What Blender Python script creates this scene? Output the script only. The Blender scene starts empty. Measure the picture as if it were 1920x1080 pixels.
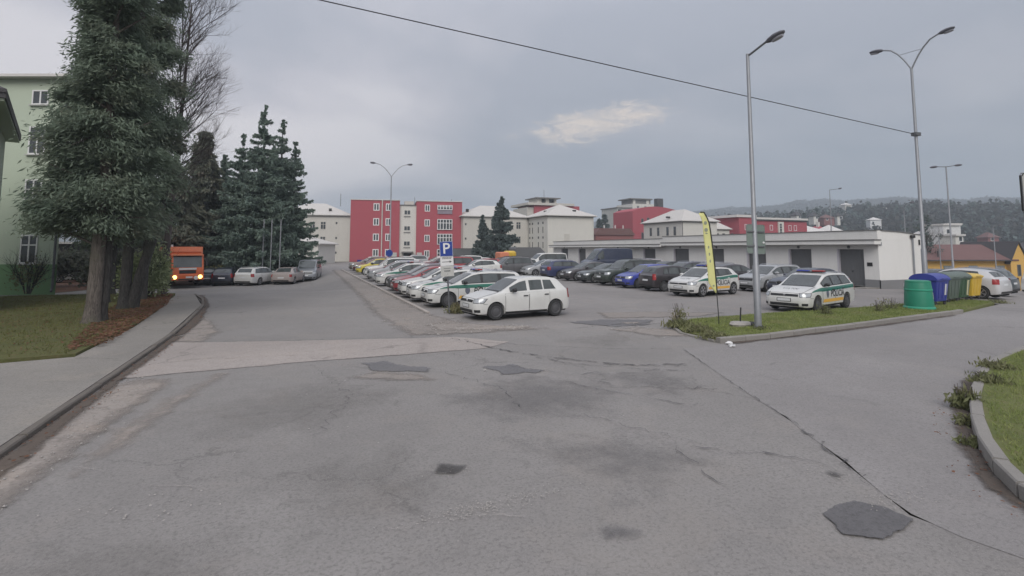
import bpy, bmesh, math, random
import numpy as np
from mathutils import Vector, Matrix
R = math.radians
random.seed(7); rng = np.random.default_rng(7)
scene = bpy.context.scene
COL = scene.collection

# ------------------------------------------------------------------ camera, sky, sun, exposure
# World frame: Y runs along the street, X to the right of it, camera 2.5 m above the asphalt.
YAW = R(21.8); PITCH = R(5.0)
cam_d = bpy.data.cameras.new('camera'); cam = bpy.data.objects.new('camera', cam_d); COL.objects.link(cam)
cam.location = (-0.11, -0.28, 2.5)
cam.rotation_euler = (R(90) + PITCH, 0, -YAW)
cam_d.sensor_width = 36; cam_d.lens = 36 * 1000 / 1920
HORIZON = 465
cam_d.shift_y = -((540 - HORIZON) + 1000 * math.tan(PITCH)) / 1920
cam_d.clip_start = 0.1; cam_d.clip_end = 9000
scene.camera = cam

SUN_EL, SUN_AZ = R(39), R(204)     # azimuth measured from +Y towards +X
world = bpy.data.worlds.new('World'); scene.world = world; world.use_nodes = True
wn = world.node_tree; wn.nodes.clear()
def wnode(t, **k):
    n = wn.nodes.new(t)
    for a, b in k.items(): setattr(n, a, b)
    return n
def wl(a, b): wn.links.new(a, b)
w_out = wnode('ShaderNodeOutputWorld'); w_bg = wnode('ShaderNodeBackground')
w_sky = wnode('ShaderNodeTexSky', sky_type='NISHITA')
w_sky.sun_disc = False; w_sky.sun_elevation = SUN_EL; w_sky.sun_rotation = SUN_AZ
w_sky.air_density = 1.0; w_sky.dust_density = 2.0
w_bg.inputs['Strength'].default_value = 0.10
w_tc = wnode('ShaderNodeTexCoord')
w_sep = wnode('ShaderNodeSeparateXYZ'); wl(w_tc.outputs['Generated'], w_sep.inputs[0])
# cloud deck: the direction is projected on a flat layer so that the clouds thin out towards the horizon
w_add = wnode('ShaderNodeMath', operation='ADD'); w_add.inputs[1].default_value = 0.16
w_max = wnode('ShaderNodeMath', operation='MAXIMUM'); w_max.inputs[1].default_value = 0.0
wl(w_sep.outputs['Z'], w_max.inputs[0]); wl(w_max.outputs[0], w_add.inputs[0])
w_div = wnode('ShaderNodeVectorMath', operation='DIVIDE'); w_cmb = wnode('ShaderNodeCombineXYZ')
for i in range(3): wl(w_add.outputs[0], w_cmb.inputs[i])
wl(w_tc.outputs['Generated'], w_div.inputs[0]); wl(w_cmb.outputs[0], w_div.inputs[1])
def wnoise(scale, detail, rough, dist=0.0, off=(0, 0, 0)):
    m = wnode('ShaderNodeMapping'); m.inputs['Location'].default_value = off
    wl(w_div.outputs[0], m.inputs['Vector'])
    n = wnode('ShaderNodeTexNoise'); n.inputs['Scale'].default_value = scale
    n.inputs['Detail'].default_value = detail; n.inputs['Roughness'].default_value = rough
    n.inputs['Distortion'].default_value = dist
    wl(m.outputs[0], n.inputs['Vector']); return n.outputs['Fac']
def wramp(fac, pts):
    r = wnode('ShaderNodeValToRGB'); e = r.color_ramp.elements
    while len(e) < len(pts): e.new(0.5)
    for el, (p, c) in zip(e, pts): el.position = p; el.color = (*c, 1)
    wl(fac, r.inputs[0]); return r.outputs[0]
def wmix(fac, a, b, mode='MIX'):
    m = wnode('ShaderNodeMix', data_type='RGBA', blend_type=mode)
    for s, v in ((m.inputs[0], fac), (m.inputs[6], a), (m.inputs[7], b)):
        if hasattr(v, 'is_output'): wl(v, s)
        elif isinstance(v, (int, float)): s.default_value = v
        else: s.default_value = (*v, 1)
    return m.outputs[2]
SKY_GAIN = 10.0                                 # the background strength is 0.10
def sc(c): return tuple(SKY_GAIN * v for v in c)
clouds = wramp(wnoise(0.62, 7, 0.52, 0.3, (3.1, 1.7, 0)), [(0.38, sc((0.352, 0.352, 0.388))), (0.49, sc((0.500, 0.474, 0.500))), (0.58, sc((0.645, 0.606, 0.612)))])
# bluish thinner cloud high up
w_hi = wnode('ShaderNodeMapRange'); w_hi.inputs[1].default_value = 0.16; w_hi.inputs[2].default_value = 0.48
wl(w_sep.outputs['Z'], w_hi.inputs[0])
clouds = wmix(w_hi.outputs[0], clouds, wmix(0.55, clouds, sc((0.34, 0.375, 0.445))))
# the break in the cloud where the low sun shines on the deck, stretched and frayed
def wdir(px, py):
    c, s = math.cos(YAW), math.sin(YAW); X, Z, H = (px - 960) / 1000, 1.0, (HORIZON - py) / 1000
    return Vector((X * c + Z * s, -X * s + Z * c, H)).normalized()
d0 = wdir(1112, 230); rt = Vector((math.cos(YAW), -math.sin(YAW), 0)); up = d0.cross(rt) * -1
def wdot(v):
    n = wnode('ShaderNodeVectorMath', operation='DOT_PRODUCT'); n.inputs[1].default_value = v
    wl(w_tc.outputs['Generated'], n.inputs[0]); return n.outputs['Value']
def wm(op, a, b):
    n = wnode('ShaderNodeMath', operation=op)
    for i, v in ((0, a), (1, b)):
        if hasattr(v, 'is_output'): wl(v, n.inputs[i])
        else: n.inputs[i].default_value = v
    return n.outputs[0]
up = Vector((-d0.z * d0.x, -d0.z * d0.y, d0.x ** 2 + d0.y ** 2)).normalized()
tilt = 0.17
ax = (rt * math.cos(tilt) + up * math.sin(tilt)); ay = (up * math.cos(tilt) - rt * math.sin(tilt))
u_ = wm('DIVIDE', wm('SUBTRACT', wdot(ax), ax.dot(d0)), 0.110)
v_ = wm('DIVIDE', wm('SUBTRACT', wdot(ay), ay.dot(d0)), 0.024)
r2 = wm('ADD', wm('MULTIPLY', u_, u_), wm('MULTIPLY', v_, v_))
fray = wm('MULTIPLY', wm('SUBTRACT', wnoise(6.0, 8, 0.70, 1.4, (7, 2.6, 0)), 0.5), 6.8)
brk = wnode('ShaderNodeMapRange', interpolation_type='SMOOTHSTEP'); brk.inputs[1].default_value = 2.1; brk.inputs[2].default_value = -0.5
wl(wm('ADD', r2, fray), brk.inputs[0])
front = wnode('ShaderNodeMath', operation='GREATER_THAN'); front.inputs[1].default_value = 0.5; wl(wdot(d0), front.inputs[0])
clouds = wmix(wm('MULTIPLY', wm('MULTIPLY', brk.outputs[0], front.outputs[0]), 0.95), clouds, sc((0.98, 0.80, 0.63)))
# rain-grey lower cloud to the east, low above the hills
w_e = wnode('ShaderNodeMapRange', interpolation_type='SMOOTHSTEP'); w_e.inputs[1].default_value = 0.30; w_e.inputs[2].default_value = 0.95
wl(wdot(wdir(1950, 430)), w_e.inputs[0])
w_lo = wnode('ShaderNodeMapRange', interpolation_type='SMOOTHSTEP'); w_lo.inputs[1].default_value = 0.50; w_lo.inputs[2].default_value = 0.04
wl(w_sep.outputs['Z'], w_lo.inputs[0])
clouds = wmix(wm('MULTIPLY', wm('MULTIPLY', w_e.outputs[0], w_lo.outputs[0]), 0.85), clouds, sc((0.180, 0.215, 0.260)))
# overcast sky brightens towards the zenith
w_z = wnode('ShaderNodeMapRange'); w_z.inputs[1].default_value = 0.40; w_z.inputs[2].default_value = 1.0
w_z.inputs[3].default_value = 1.0; w_z.inputs[4].default_value = 1.6
wl(w_sep.outputs['Z'], w_z.inputs[0])
w_cl = wnode('ShaderNodeVectorMath', operation='SCALE'); wl(clouds, w_cl.inputs[0]); wl(w_z.outputs[0], w_cl.inputs['Scale'])
wl(wmix(0.93, w_sky.outputs[0], w_cl.outputs[0]), w_bg.inputs['Color'])
wl(w_bg.outputs[0], w_out.inputs['Surface'])

sun_d = bpy.data.lights.new('sun', 'SUN'); sun_d.energy = 1.5; sun_d.angle = R(40); sun_d.color = (1.0, 0.96, 0.90)
sun = bpy.data.objects.new('sun', sun_d); COL.objects.link(sun)
sd = Vector((math.sin(SUN_AZ) * math.cos(SUN_EL), math.cos(SUN_AZ) * math.cos(SUN_EL), math.sin(SUN_EL)))
sun.rotation_euler = sd.to_track_quat('Z', 'Y').to_euler()

vs = scene.view_settings
vs.view_transform = 'Standard'; vs.look = 'None'; vs.exposure = 0.50; vs.gamma = 1.0; vs.use_curve_mapping = False
scene.render.engine = 'CYCLES'
scene.cycles.max_bounces = 6; scene.cycles.diffuse_bounces = 3; scene.cycles.glossy_bounces = 3
scene.cycles.transmission_bounces = 4; scene.cycles.transparent_max_bounces = 24; scene.cycles.volume_bounces = 0

# ------------------------------------------------------------------ materials
def srgb(r, g, b):
    f = lambda c: ((c / 255 + 0.055) / 1.055) ** 2.4 if c > 10 else c / 255 / 12.92
    return (f(r), f(g), f(b))
class NT:
    """Small helper round a material's node tree."""
    def __init__(s, name):
        s.m = bpy.data.materials.new(name); s.m.use_nodes = True; s.t = s.m.node_tree; s.t.nodes.clear()
        s.out = s.n('ShaderNodeOutputMaterial'); s.b = s.n('ShaderNodeBsdfPrincipled')
        s.t.links.new(s.b.outputs[0], s.out.inputs[0]); s.co = None
    def n(s, ty, **k):
        x = s.t.nodes.new(ty)
        for a, b in k.items(): setattr(x, a, b)
        return x
    def put(s, sock, v):
        if hasattr(v, 'is_output'): s.t.links.new(v, sock)
        elif isinstance(v, (int, float)): sock.default_value = v
        else: sock.default_value = (*v, 1) if len(v) == 3 and len(sock.default_value) == 4 else v
    def coord(s, kind='Position', scale=(1, 1, 1)):
        if kind == 'Position': o = s.n('ShaderNodeNewGeometry').outputs['Position']
        else: o = s.n('ShaderNodeTexCoord').outputs[kind]
        if scale != (1, 1, 1):
            m = s.n('ShaderNodeMapping'); m.inputs['Scale'].default_value = scale
            s.t.links.new(o, m.inputs['Vector']); o = m.outputs[0]
        return o
    def noise(s, scale, detail=4, rough=0.55, vec=None, dist=0.0):
        n = s.n('ShaderNodeTexNoise'); n.inputs['Scale'].default_value = scale; n.inputs['Detail'].default_value = detail
        n.inputs['Roughness'].default_value = rough; n.inputs['Distortion'].default_value = dist
        s.put(n.inputs['Vector'], vec if vec is not None else s.coord()); return n.outputs['Fac']
    def voro(s, scale, feature='F1', vec=None):
        n = s.n('ShaderNodeTexVoronoi', feature=feature); n.inputs['Scale'].default_value = scale
        s.put(n.inputs['Vector'], vec if vec is not None else s.coord()); return n.outputs['Distance']
    def ramp(s, fac, pts):
        r = s.n('ShaderNodeValToRGB'); e = r.color_ramp.elements
        while len(e) < len(pts): e.new(0.5)
        for el, (p, c) in zip(e, pts):
            el.position = p; el.color = (c, c, c, 1) if isinstance(c, (int, float)) else (*c, 1)
        s.put(r.inputs[0], fac); return r.outputs[0]
    def mix(s, fac, a, b, mode='MIX'):
        m = s.n('ShaderNodeMix', data_type='RGBA', blend_type=mode)
        s.put(m.inputs[0], fac); s.put(m.inputs[6], a); s.put(m.inputs[7], b); return m.outputs[2]
    def math(s, op, a, b=0.0):
        m = s.n('ShaderNodeMath', operation=op); s.put(m.inputs[0], a); s.put(m.inputs[1], b); return m.outputs[0]
    def bump(s, h, strength=0.3, dist=0.02):
        b = s.n('ShaderNodeBump'); b.inputs['Strength'].default_value = strength; b.inputs['Distance'].default_value = dist
        s.put(b.inputs['Height'], h); s.t.links.new(b.outputs[0], s.b.inputs['Normal'])
    def fin(s, color, rough=0.6, metal=0.0, coat=0.0, spec=None):
        s.put(s.b.inputs['Base Color'], color); s.put(s.b.inputs['Roughness'], rough); s.b.inputs['Metallic'].default_value = metal
        s.b.inputs['Coat Weight'].default_value = coat; s.b.inputs['Coat Roughness'].default_value = 0.06
        if spec is not None: s.b.inputs['Specular IOR Level'].default_value = spec
        return s.m
def simple(name, c, rough=0.6, metal=0.0, var=0.12, scale=3.0, coat=0.0, kind='Object', spec=None):
    t = NT(name); f = t.noise(scale, 5, 0.6, t.coord(kind))
    col = t.mix(f, tuple(v * (1 - var) for v in c), tuple(min(1, v * (1 + var)) for v in c))
    return t.fin(col, rough, metal, coat, spec)
def plaster(name, c, var=0.08, streak=0.5, kind='Object'):
    t = NT(name)
    f = t.noise(0.5, 6, 0.6, t.coord(kind)); g = t.noise(1.0, 5, 0.65, t.coord(kind, (1.6, 1.6, 0.12)))
    col = t.mix(f, tuple(v * (1 - var) for v in c), tuple(v * (1 + var) for v in c))
    st = t.ramp(g, [(0.50, 0.0), (0.78, streak * 0.4)])
    col = t.mix(st, col, tuple(v * 0.72 for v in c))
    t.bump(t.noise(40, 3, 0.6, t.coord(kind)), 0.12, 0.01)
    return t.fin(col, 0.85)
M = {}
def soften(t, lo=0.40, hi=0.62, amax=1.0):
    """Frayed alpha from the vertex attribute 'edge' (0.5 on the outline, 1 inside)."""
    a = t.n('ShaderNodeAttribute'); a.attribute_name = 'edge'
    P = t.coord(); n = t.math('ADD', t.math('MULTIPLY', t.noise(2.2, 6, 0.7, P), 0.75), t.math('MULTIPLY', t.noise(14, 4, 0.7, P), 0.25))
    f = t.math('ADD', a.outputs['Fac'], t.math('MULTIPLY', t.math('SUBTRACT', n, 0.5), 1.9))
    t.put(t.b.inputs['Alpha'], t.ramp(f, [(lo, 0.0), (hi, amax)]))
def asphalt(name, c, kind=0, dirt=0.35, soft=False):
    """Worn bitumen: aggregate speckle, large tone patches, dusty drifts, fine crack nets."""
    t = NT(name); P = t.n('ShaderNodeVectorMath', operation='ADD'); P.inputs[1].default_value = (31.7, -18.3, 0); t.put(P.inputs[0], t.coord()); P = P.outputs[0]
    big = t.noise(0.16, 5, 0.6, P, 0.4); mid = t.noise(0.9, 6, 0.65, P); fine = t.noise(26, 4, 0.7, P); grit = t.noise(120, 2, 0.6, P)
    lng = t.noise(0.5, 4, 0.6, t.coord('Position', (1.0, 0.16, 1.0)))
    col = t.mix(t.ramp(big, [(0.36, 0.0), (0.64, 1.0)]), tuple(v * 0.86 for v in c), tuple(v * 1.10 for v in c))
    col = t.mix(t.ramp(lng, [(0.42, 0.0), (0.72, 0.25)]), col, tuple(v * 0.80 for v in c))
    col = t.mix(t.ramp(mid, [(0.52, 0.0), (0.74, dirt)]), col, (c[0] * 1.22, c[1] * 1.14, c[2] * 1.06))
    col = t.mix(t.ramp(fine, [(0.34, 0.75), (0.52, 0.0)]), col, tuple(v * 0.60 for v in c))
    col = t.mix(t.ramp(grit, [(0.56, 0.0), (0.72, 0.5)]), col, tuple(min(1, v * 1.5) for v in c))
    col = t.mix(t.ramp(t.noise(3.2, 6, 0.7, P, 0.5), [(0.36, 0.32), (0.50, 0.0)]), col, tuple(v * 0.74 for v in c))
    col = t.mix(t.ramp(t.noise(0.33, 7, 0.7, P, 0.8), [(0.54, 0.0), (0.66, 0.30)]), col, (c[0] * 1.16, c[1] * 1.12, c[2] * 1.06))
    col = t.mix(t.ramp(t.voro(46, 'F1', P), [(0.10, 0.45), (0.30, 0.0)]), col, tuple(min(1, v * 1.5) for v in c))
    # crack net, broken up by a mask
    wn_ = t.n('ShaderNodeTexNoise'); wn_.inputs['Scale'].default_value = 0.9; wn_.inputs['Detail'].default_value = 7; wn_.inputs['Roughness'].default_value = 0.72; t.put(wn_.inputs['Vector'], P); wob = t.mix(1.0, P, t.mix(1.0, wn_.outputs['Color'], (1.3, 1.3, 0.0), 'MULTIPLY'), 'ADD')
    vd = t.voro(0.42 if kind == 0 else 0.25, 'DISTANCE_TO_EDGE', wob)
    msk = t.ramp(t.noise(0.30, 4, 0.6, P), [(0.50, 0.0), (0.60, 1.0)])
    cr = t.math('MULTIPLY', t.ramp(vd, [(0.0, 1.0), (0.012, 0.0)]), msk)
    col = t.mix(t.math('MULTIPLY', cr, 0.55), col, tuple(v * 0.40 for v in c))
    t.bump(t.math('ADD', t.math('MULTIPLY', fine, 0.5), t.math('MULTIPLY', mid, 0.6)), 0.10, 0.008)
    if soft: soften(t, *(soft if isinstance(soft, tuple) else ()))
    return t.fin(col, 0.88, spec=0.3)
M['asphalt'] = asphalt('asphalt_worn', (0.244, 0.231, 0.222))
M['asphalt_new'] = asphalt('asphalt_smooth', (0.262, 0.248, 0.243), 1, 0.15)
M['asphalt_lot'] = asphalt('asphalt_lot', (0.255, 0.240, 0.232), 0, 0.7)
M['patch'] = asphalt('asphalt_patch', (0.135, 0.131, 0.135), 1, 0.1, (0.42, 0.60, 0.95))
M['patch_mid'] = asphalt('asphalt_patch_mid', (0.182, 0.178, 0.183), 1, 0.1, (0.40, 0.75, 0.85))
M['concrete'] = asphalt('concrete_strip', (0.355, 0.318, 0.296), 1, 0.4)
M['pavement'] = asphalt('pavement_asphalt', (0.252, 0.236, 0.217), 1, 0.6)
M['dust'] = asphalt('dusty_ground', (0.292, 0.264, 0.243), 1, 0.8, (0.30, 0.85, 0.9))
M['silt'] = asphalt('silt', (0.335, 0.300, 0.274), 1, 0.8, (0.32, 1.0, 0.9))
M['dark_silt'] = asphalt('wet_leaf_silt', (0.125, 0.102, 0.086), 1, 0.6, (0.30, 0.75, 0.9))
M['crack'] = asphalt('crack_fill', (0.085, 0.082, 0.084), 1, 0.3)
t = NT('crack_broken'); t.fin((0.085, 0.082, 0.084), 0.95); t.put(t.b.inputs['Alpha'], t.ramp(t.noise(2.6, 5, 0.7), [(0.42, 0.0), (0.56, 0.85)])); M['crack_line'] = t.m
M['patch_faint'] = asphalt('asphalt_patch_faint', (0.165, 0.160, 0.164), 1, 0.1, (0.40, 0.95, 0.45))
M['wear'] = asphalt('asphalt_wear', (0.165, 0.160, 0.164), 1, 0.1, (0.40, 1.1, 0.32))
M['patch_pale'] = asphalt('asphalt_pale_wear', (0.30, 0.285, 0.27), 1, 0.5, (0.40, 1.1, 0.40))
M['hole'] = asphalt('pothole_floor', (0.085, 0.080, 0.079), 1, 0.3, (0.42, 0.85, 0.66))
t = NT('pale_scuff'); t.fin((0.38, 0.35, 0.32), 0.95); t.put(t.b.inputs['Alpha'], t.ramp(t.noise(9, 6, 0.75), [(0.44, 0.0), (0.64, 0.6)])); M['scuff'] = t.m
def stone_mat(name, c):
    t = NT(name); P = t.coord()
    col = t.mix(t.noise(2.2, 6, 0.65, P), tuple(v * 0.72 for v in c), tuple(v * 1.22 for v in c))
    col = t.mix(t.ramp(t.noise(60, 2, 0.6, P), [(0.4, 0.3), (0.6, 0.0)]), col, tuple(v * 0.6 for v in c))
    t.bump(t.noise(30, 4, 0.6, P), 0.4, 0.01); return t.fin(col, 0.9)
M['kerb'] = stone_mat('kerb_concrete', (0.265, 0.250, 0.232))
M['kerb_dirty'] = stone_mat('kerb_dirty', (0.145, 0.128, 0.112))
M['kerb_pale'] = stone_mat('kerb_pale', (0.42, 0.38, 0.35))
M['slab'] = stone_mat('slab', (0.40, 0.39, 0.38))
def soilmat(name, a, b, c2):
    t = NT(name); P = t.coord()
    col = t.mix(t.ramp(t.noise(0.55, 6, 0.65, P), [(0.35, 0.0), (0.65, 1.0)]), a, b)
    col = t.mix(t.ramp(t.noise(5.0, 5, 0.7, P), [(0.50, 0.0), (0.72, 0.8)]), col, c2)
    t.bump(t.noise(14, 5, 0.7, P), 0.7, 0.05); return t.fin(col, 0.95, spec=0.2)
M['turf'] = soilmat('turf_soil', (0.115, 0.135, 0.050), (0.165, 0.178, 0.070), (0.180, 0.155, 0.080))
M['turf_dry'] = soilmat('turf_dry', (0.092, 0.098, 0.040), (0.118, 0.120, 0.048), (0.140, 0.105, 0.058))
M['litter'] = soilmat('leaf_soil', (0.125, 0.070, 0.046), (0.165, 0.085, 0.056), (0.095, 0.062, 0.042))
M['terrain'] = soilmat('terrain', (0.075, 0.078, 0.045), (0.105, 0.095, 0.062), (0.06, 0.062, 0.04))
M['hill'] = soilmat('hill_wood', (0.038, 0.045, 0.036), (0.060, 0.056, 0.045), (0.048, 0.044, 0.036))

def foliage(name, a, b, c2=None, rough=0.75, sc_=1.4):
    t = NT(name); P = t.coord()
    col = t.mix(t.ramp(t.noise(sc_, 4, 0.6, P), [(0.35, 0.0), (0.65, 1.0)]), a, b)
    if c2: col = t.mix(t.ramp(t.noise(0.8, 4, 0.6, P), [(0.55, 0.0), (0.70, 0.85)]), col, c2)
    t.fin(col, rough, spec=0.25)
    tr = t.n('ShaderNodeBsdfTranslucent'); t.put(tr.inputs['Color'], t.mix(0.5, col, tuple(min(1, v * 1.6) for v in b)))
    mx = t.n('ShaderNodeMixShader'); mx.inputs[0].default_value = 0.25
    t.t.links.new(t.b.outputs[0], mx.inputs[1]); t.t.links.new(tr.outputs[0], mx.inputs[2]); t.t.links.new(mx.outputs[0], t.out.inputs[0])
    return t.m
M['grass'] = foliage('grass_blades', (0.170, 0.215, 0.066), (0.255, 0.290, 0.100), (0.265, 0.245, 0.120), sc_=2.2)
M['grass_dry'] = foliage('grass_autumn', (0.115, 0.125, 0.046), (0.155, 0.160, 0.058), (0.175, 0.135, 0.070), sc_=1.2)
M['weed'] = foliage('weeds', (0.130, 0.145, 0.066), (0.21, 0.21, 0.11), (0.22, 0.17, 0.105))
M['thuja'] = foliage('thuja_sprays', (0.112, 0.152, 0.112), (0.172, 0.210, 0.155), (0.165, 0.160, 0.118), sc_=0.9)
M['thuja2'] = foliage('thuja_sprays_brown', (0.125, 0.145, 0.110), (0.175, 0.180, 0.138), (0.190, 0.160, 0.120), sc_=0.9)
M['spruce'] = foliage('spruce_needles', (0.140, 0.192, 0.165), (0.225, 0.285, 0.235), sc_=0.9)
M['spruce_far'] = foliage('spruce_needles_blue', (0.100, 0.132, 0.128), (0.140, 0.172, 0.160), sc_=0.6)
M['shrub'] = foliage('shrub_leaves', (0.200, 0.245, 0.125), (0.33, 0.37, 0.21), (0.28, 0.28, 0.14), sc_=2.0)
def barkmat(name, c):
    t = NT(name); V = t.coord('Object', (9, 9, 1.3)); f = t.noise(2.2, 6, 0.7, V, 1.2)
    col = t.mix(t.ramp(f, [(0.36, 0.0), (0.62, 1.0)]), tuple(v * 0.45 for v in c), tuple(v * 1.25 for v in c))
    col = t.mix(t.ramp(t.noise(1.1, 5, 0.6, t.coord('Object')), [(0.50, 0.0), (0.70, 0.6)]), col, (c[0] * 0.8, c[1] * 0.95, c[2] * 0.72))
    t.bump(f, 0.9, 0.05); return t.fin(col, 0.95, spec=0.2)
M['bark'] = barkmat('bark', (0.140, 0.122, 0.108)); M['bark_dark'] = barkmat('bark_dark', (0.072, 0.068, 0.064))
M['twig'] = simple('twig', (0.085, 0.070, 0.066), 0.9, var=0.3)
M['leaf_red'] = foliage('fallen_leaves', (0.13, 0.066, 0.042), (0.20, 0.100, 0.062), (0.17, 0.125, 0.080), sc_=3)
M['wood_far'] = foliage('far_wood', (0.036, 0.042, 0.034), (0.060, 0.056, 0.046), (0.072, 0.060, 0.048), sc_=0.05)

# paint whose colour is the object's own colour
t = NT('car_paint'); oi = t.n('ShaderNodeObjectInfo').outputs['Color']
f = t.noise(2.5, 4, 0.6, t.coord('Object'))
M['paint'] = t.fin(t.mix(t.ramp(f, [(0.35, 0.0), (0.75, 0.14)]), oi, (0.16, 0.15, 0.14)), 0.32, 0.0, 0.55)
M['glass'] = simple('glass_painted_interior', (0.060, 0.070, 0.070), 0.05, var=0.75, scale=1.7, spec=0.9)  # opaque panes; the lit interior behind them is painted into the colour
M['glass_far'] = simple('window_glass', (0.055, 0.062, 0.068), 0.10, var=0.3, spec=0.7)
M['black'] = simple('black_plastic', (0.022, 0.022, 0.023), 0.5)
M['dark'] = simple('underbody_block', (0.012, 0.012, 0.012), 0.9)
M['tyre'] = simple('tyre_rubber', (0.030, 0.030, 0.031), 0.85, var=0.3)
M['alloy'] = simple('alloy', (0.48, 0.48, 0.50), 0.35, 0.7)
M['steel_rim'] = simple('steel_rim', (0.085, 0.085, 0.09), 0.55, 0.2)
M['lamp_glass'] = simple('headlight_glass', (0.40, 0.42, 0.44), 0.12, 0.2, var=0.4, scale=14, coat=0.6)
M['red_lens'] = simple('red_lens', (0.30, 0.018, 0.018), 0.15, coat=0.6)
M['blue_lens'] = simple('blue_lens', (0.03, 0.05, 0.34), 0.15, coat=0.6)
M['plate'] = simple('plate_white', (0.62, 0.63, 0.64), 0.45)
M['chrome'] = simple('chrome', (0.6, 0.6, 0.62), 0.18, 1.0)
M['seam'] = simple('door_gap', (0.02, 0.02, 0.02), 0.8)
M['stripe_g'] = simple('livery_green', (0.012, 0.130, 0.088), 0.35, coat=0.4)
M['stripe_y'] = simple('livery_yellow', (0.78, 0.43, 0.075), 0.4, coat=0.4)
M['ink'] = simple('livery_black', (0.018, 0.018, 0.022), 0.5)
M['emblem'] = simple('emblem', (0.12, 0.13, 0.17), 0.5, var=0.5, scale=14)
M['orange'] = simple('truck_orange', (0.62, 0.130, 0.035), 0.4, coat=0.3)
M['orange_pale'] = simple('truck_orange_pale', (0.60, 0.205, 0.11), 0.5)
M['galv'] = simple('galvanised', (0.30, 0.31, 0.33), 0.5, 0.5, var=0.18, scale=4)
M['galv_dark'] = simple('galvanised_dark', (0.13, 0.135, 0.145), 0.55, 0.3)
M['lamp_head'] = simple('lamp_head', (0.085, 0.085, 0.10), 0.5)
M['lamp_lens'] = simple('lamp_lens', (0.30, 0.30, 0.34), 0.25)
M['sign_back'] = simple('sign_back', (0.165, 0.205, 0.185), 0.6, var=0.15)
M['sign_blue'] = simple('sign_blue', (0.012, 0.045, 0.26), 0.4)
M['sign_white'] = simple('sign_white', (0.66, 0.66, 0.66), 0.5)
M['sign_grey'] = simple('sign_grey', (0.44, 0.44, 0.42), 0.5)
M['flag'] = simple('flag_yellow', (0.66, 0.65, 0.28), 0.75)
M['flag_mark'] = simple('flag_print', (0.27, 0.29, 0.22), 0.8)
M['cream'] = plaster('plaster_cream', (0.52, 0.50, 0.46))
M['cream2'] = plaster('plaster_pale', (0.60, 0.585, 0.545))
M['garage'] = plaster('plaster_garage', (0.71, 0.70, 0.675), 0.06, 0.6)
M['plinth'] = plaster('plinth_grey', (0.21, 0.21, 0.215))
M['red'] = plaster('plaster_red', (0.365, 0.078, 0.098), 0.05, 0.35)
M['redbrown'] = plaster('plaster_redbrown', (0.24, 0.10, 0.095))
M['grey_wall'] = plaster('plaster_lilac', (0.24, 0.20, 0.24))
M['green_wall'] = plaster('plaster_green', (0.45, 0.51, 0.41), 0.05, 0.4)
M['green_dark'] = plaster('plaster_green_plinth', (0.145, 0.26, 0.125), 0.06, 0.4)
M['yellow_wall'] = plaster('plaster_ochre', (0.60, 0.37, 0.10))
M['block'] = plaster('panel_block', (0.42, 0.42, 0.40))
M['trim'] = simple('cornice', (0.16, 0.155, 0.15), 0.8)
M['roof_pale'] = plaster('roof_pale', (0.52, 0.50, 0.475), 0.05, 0.2)
M['roof_edge'] = simple('roof_edge', (0.60, 0.58, 0.56), 0.6)
M['roof_dark'] = simple('roof_dark', (0.065, 0.062, 0.066), 0.7)
M['roof_red'] = plaster('roof_redbrown', (0.155, 0.085, 0.080), 0.1, 0.3)
M['pvc'] = simple('window_frame_white', (0.70, 0.70, 0.70), 0.4)
M['door_grey'] = simple('garage_door_grey', (0.115, 0.118, 0.122), 0.55)
M['reveal'] = simple('reveal', (0.50, 0.48, 0.52), 0.8)
M['bin_green'] = simple('bin_green', (0.014, 0.205, 0.125), 0.45, var=0.18, coat=0.1)
M['bin_green_edge'] = simple('bin_green_edge', (0.03, 0.30, 0.19), 0.45)
M['bin_blue'] = simple('bin_blue', (0.030, 0.045, 0.270), 0.45, var=0.15, coat=0.1)
M['bin_dkgreen'] = simple('bin_dark_green', (0.040, 0.090, 0.045), 0.5, var=0.15, coat=0.1)
M['bin_grey'] = simple('bin_grey_green', (0.095, 0.125, 0.105), 0.5, var=0.15, coat=0.1)
M['bin_yellow'] = simple('bin_yellow', (0.60, 0.40, 0.045), 0.45, var=0.12, coat=0.1)
M['bin_cream'] = simple('bin_cream', (0.62, 0.58, 0.36), 0.45)
M['rubble'] = stone_mat('rubble', (0.36, 0.34, 0.32))
t = NT('headlight_lit'); t.fin((0.9, 0.6, 0.2), 0.3); t.b.inputs['Emission Color'].default_value = (1.0, 0.62, 0.16, 1); t.b.inputs['Emission Strength'].default_value = 3.2
M['lit'] = t.m

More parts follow.
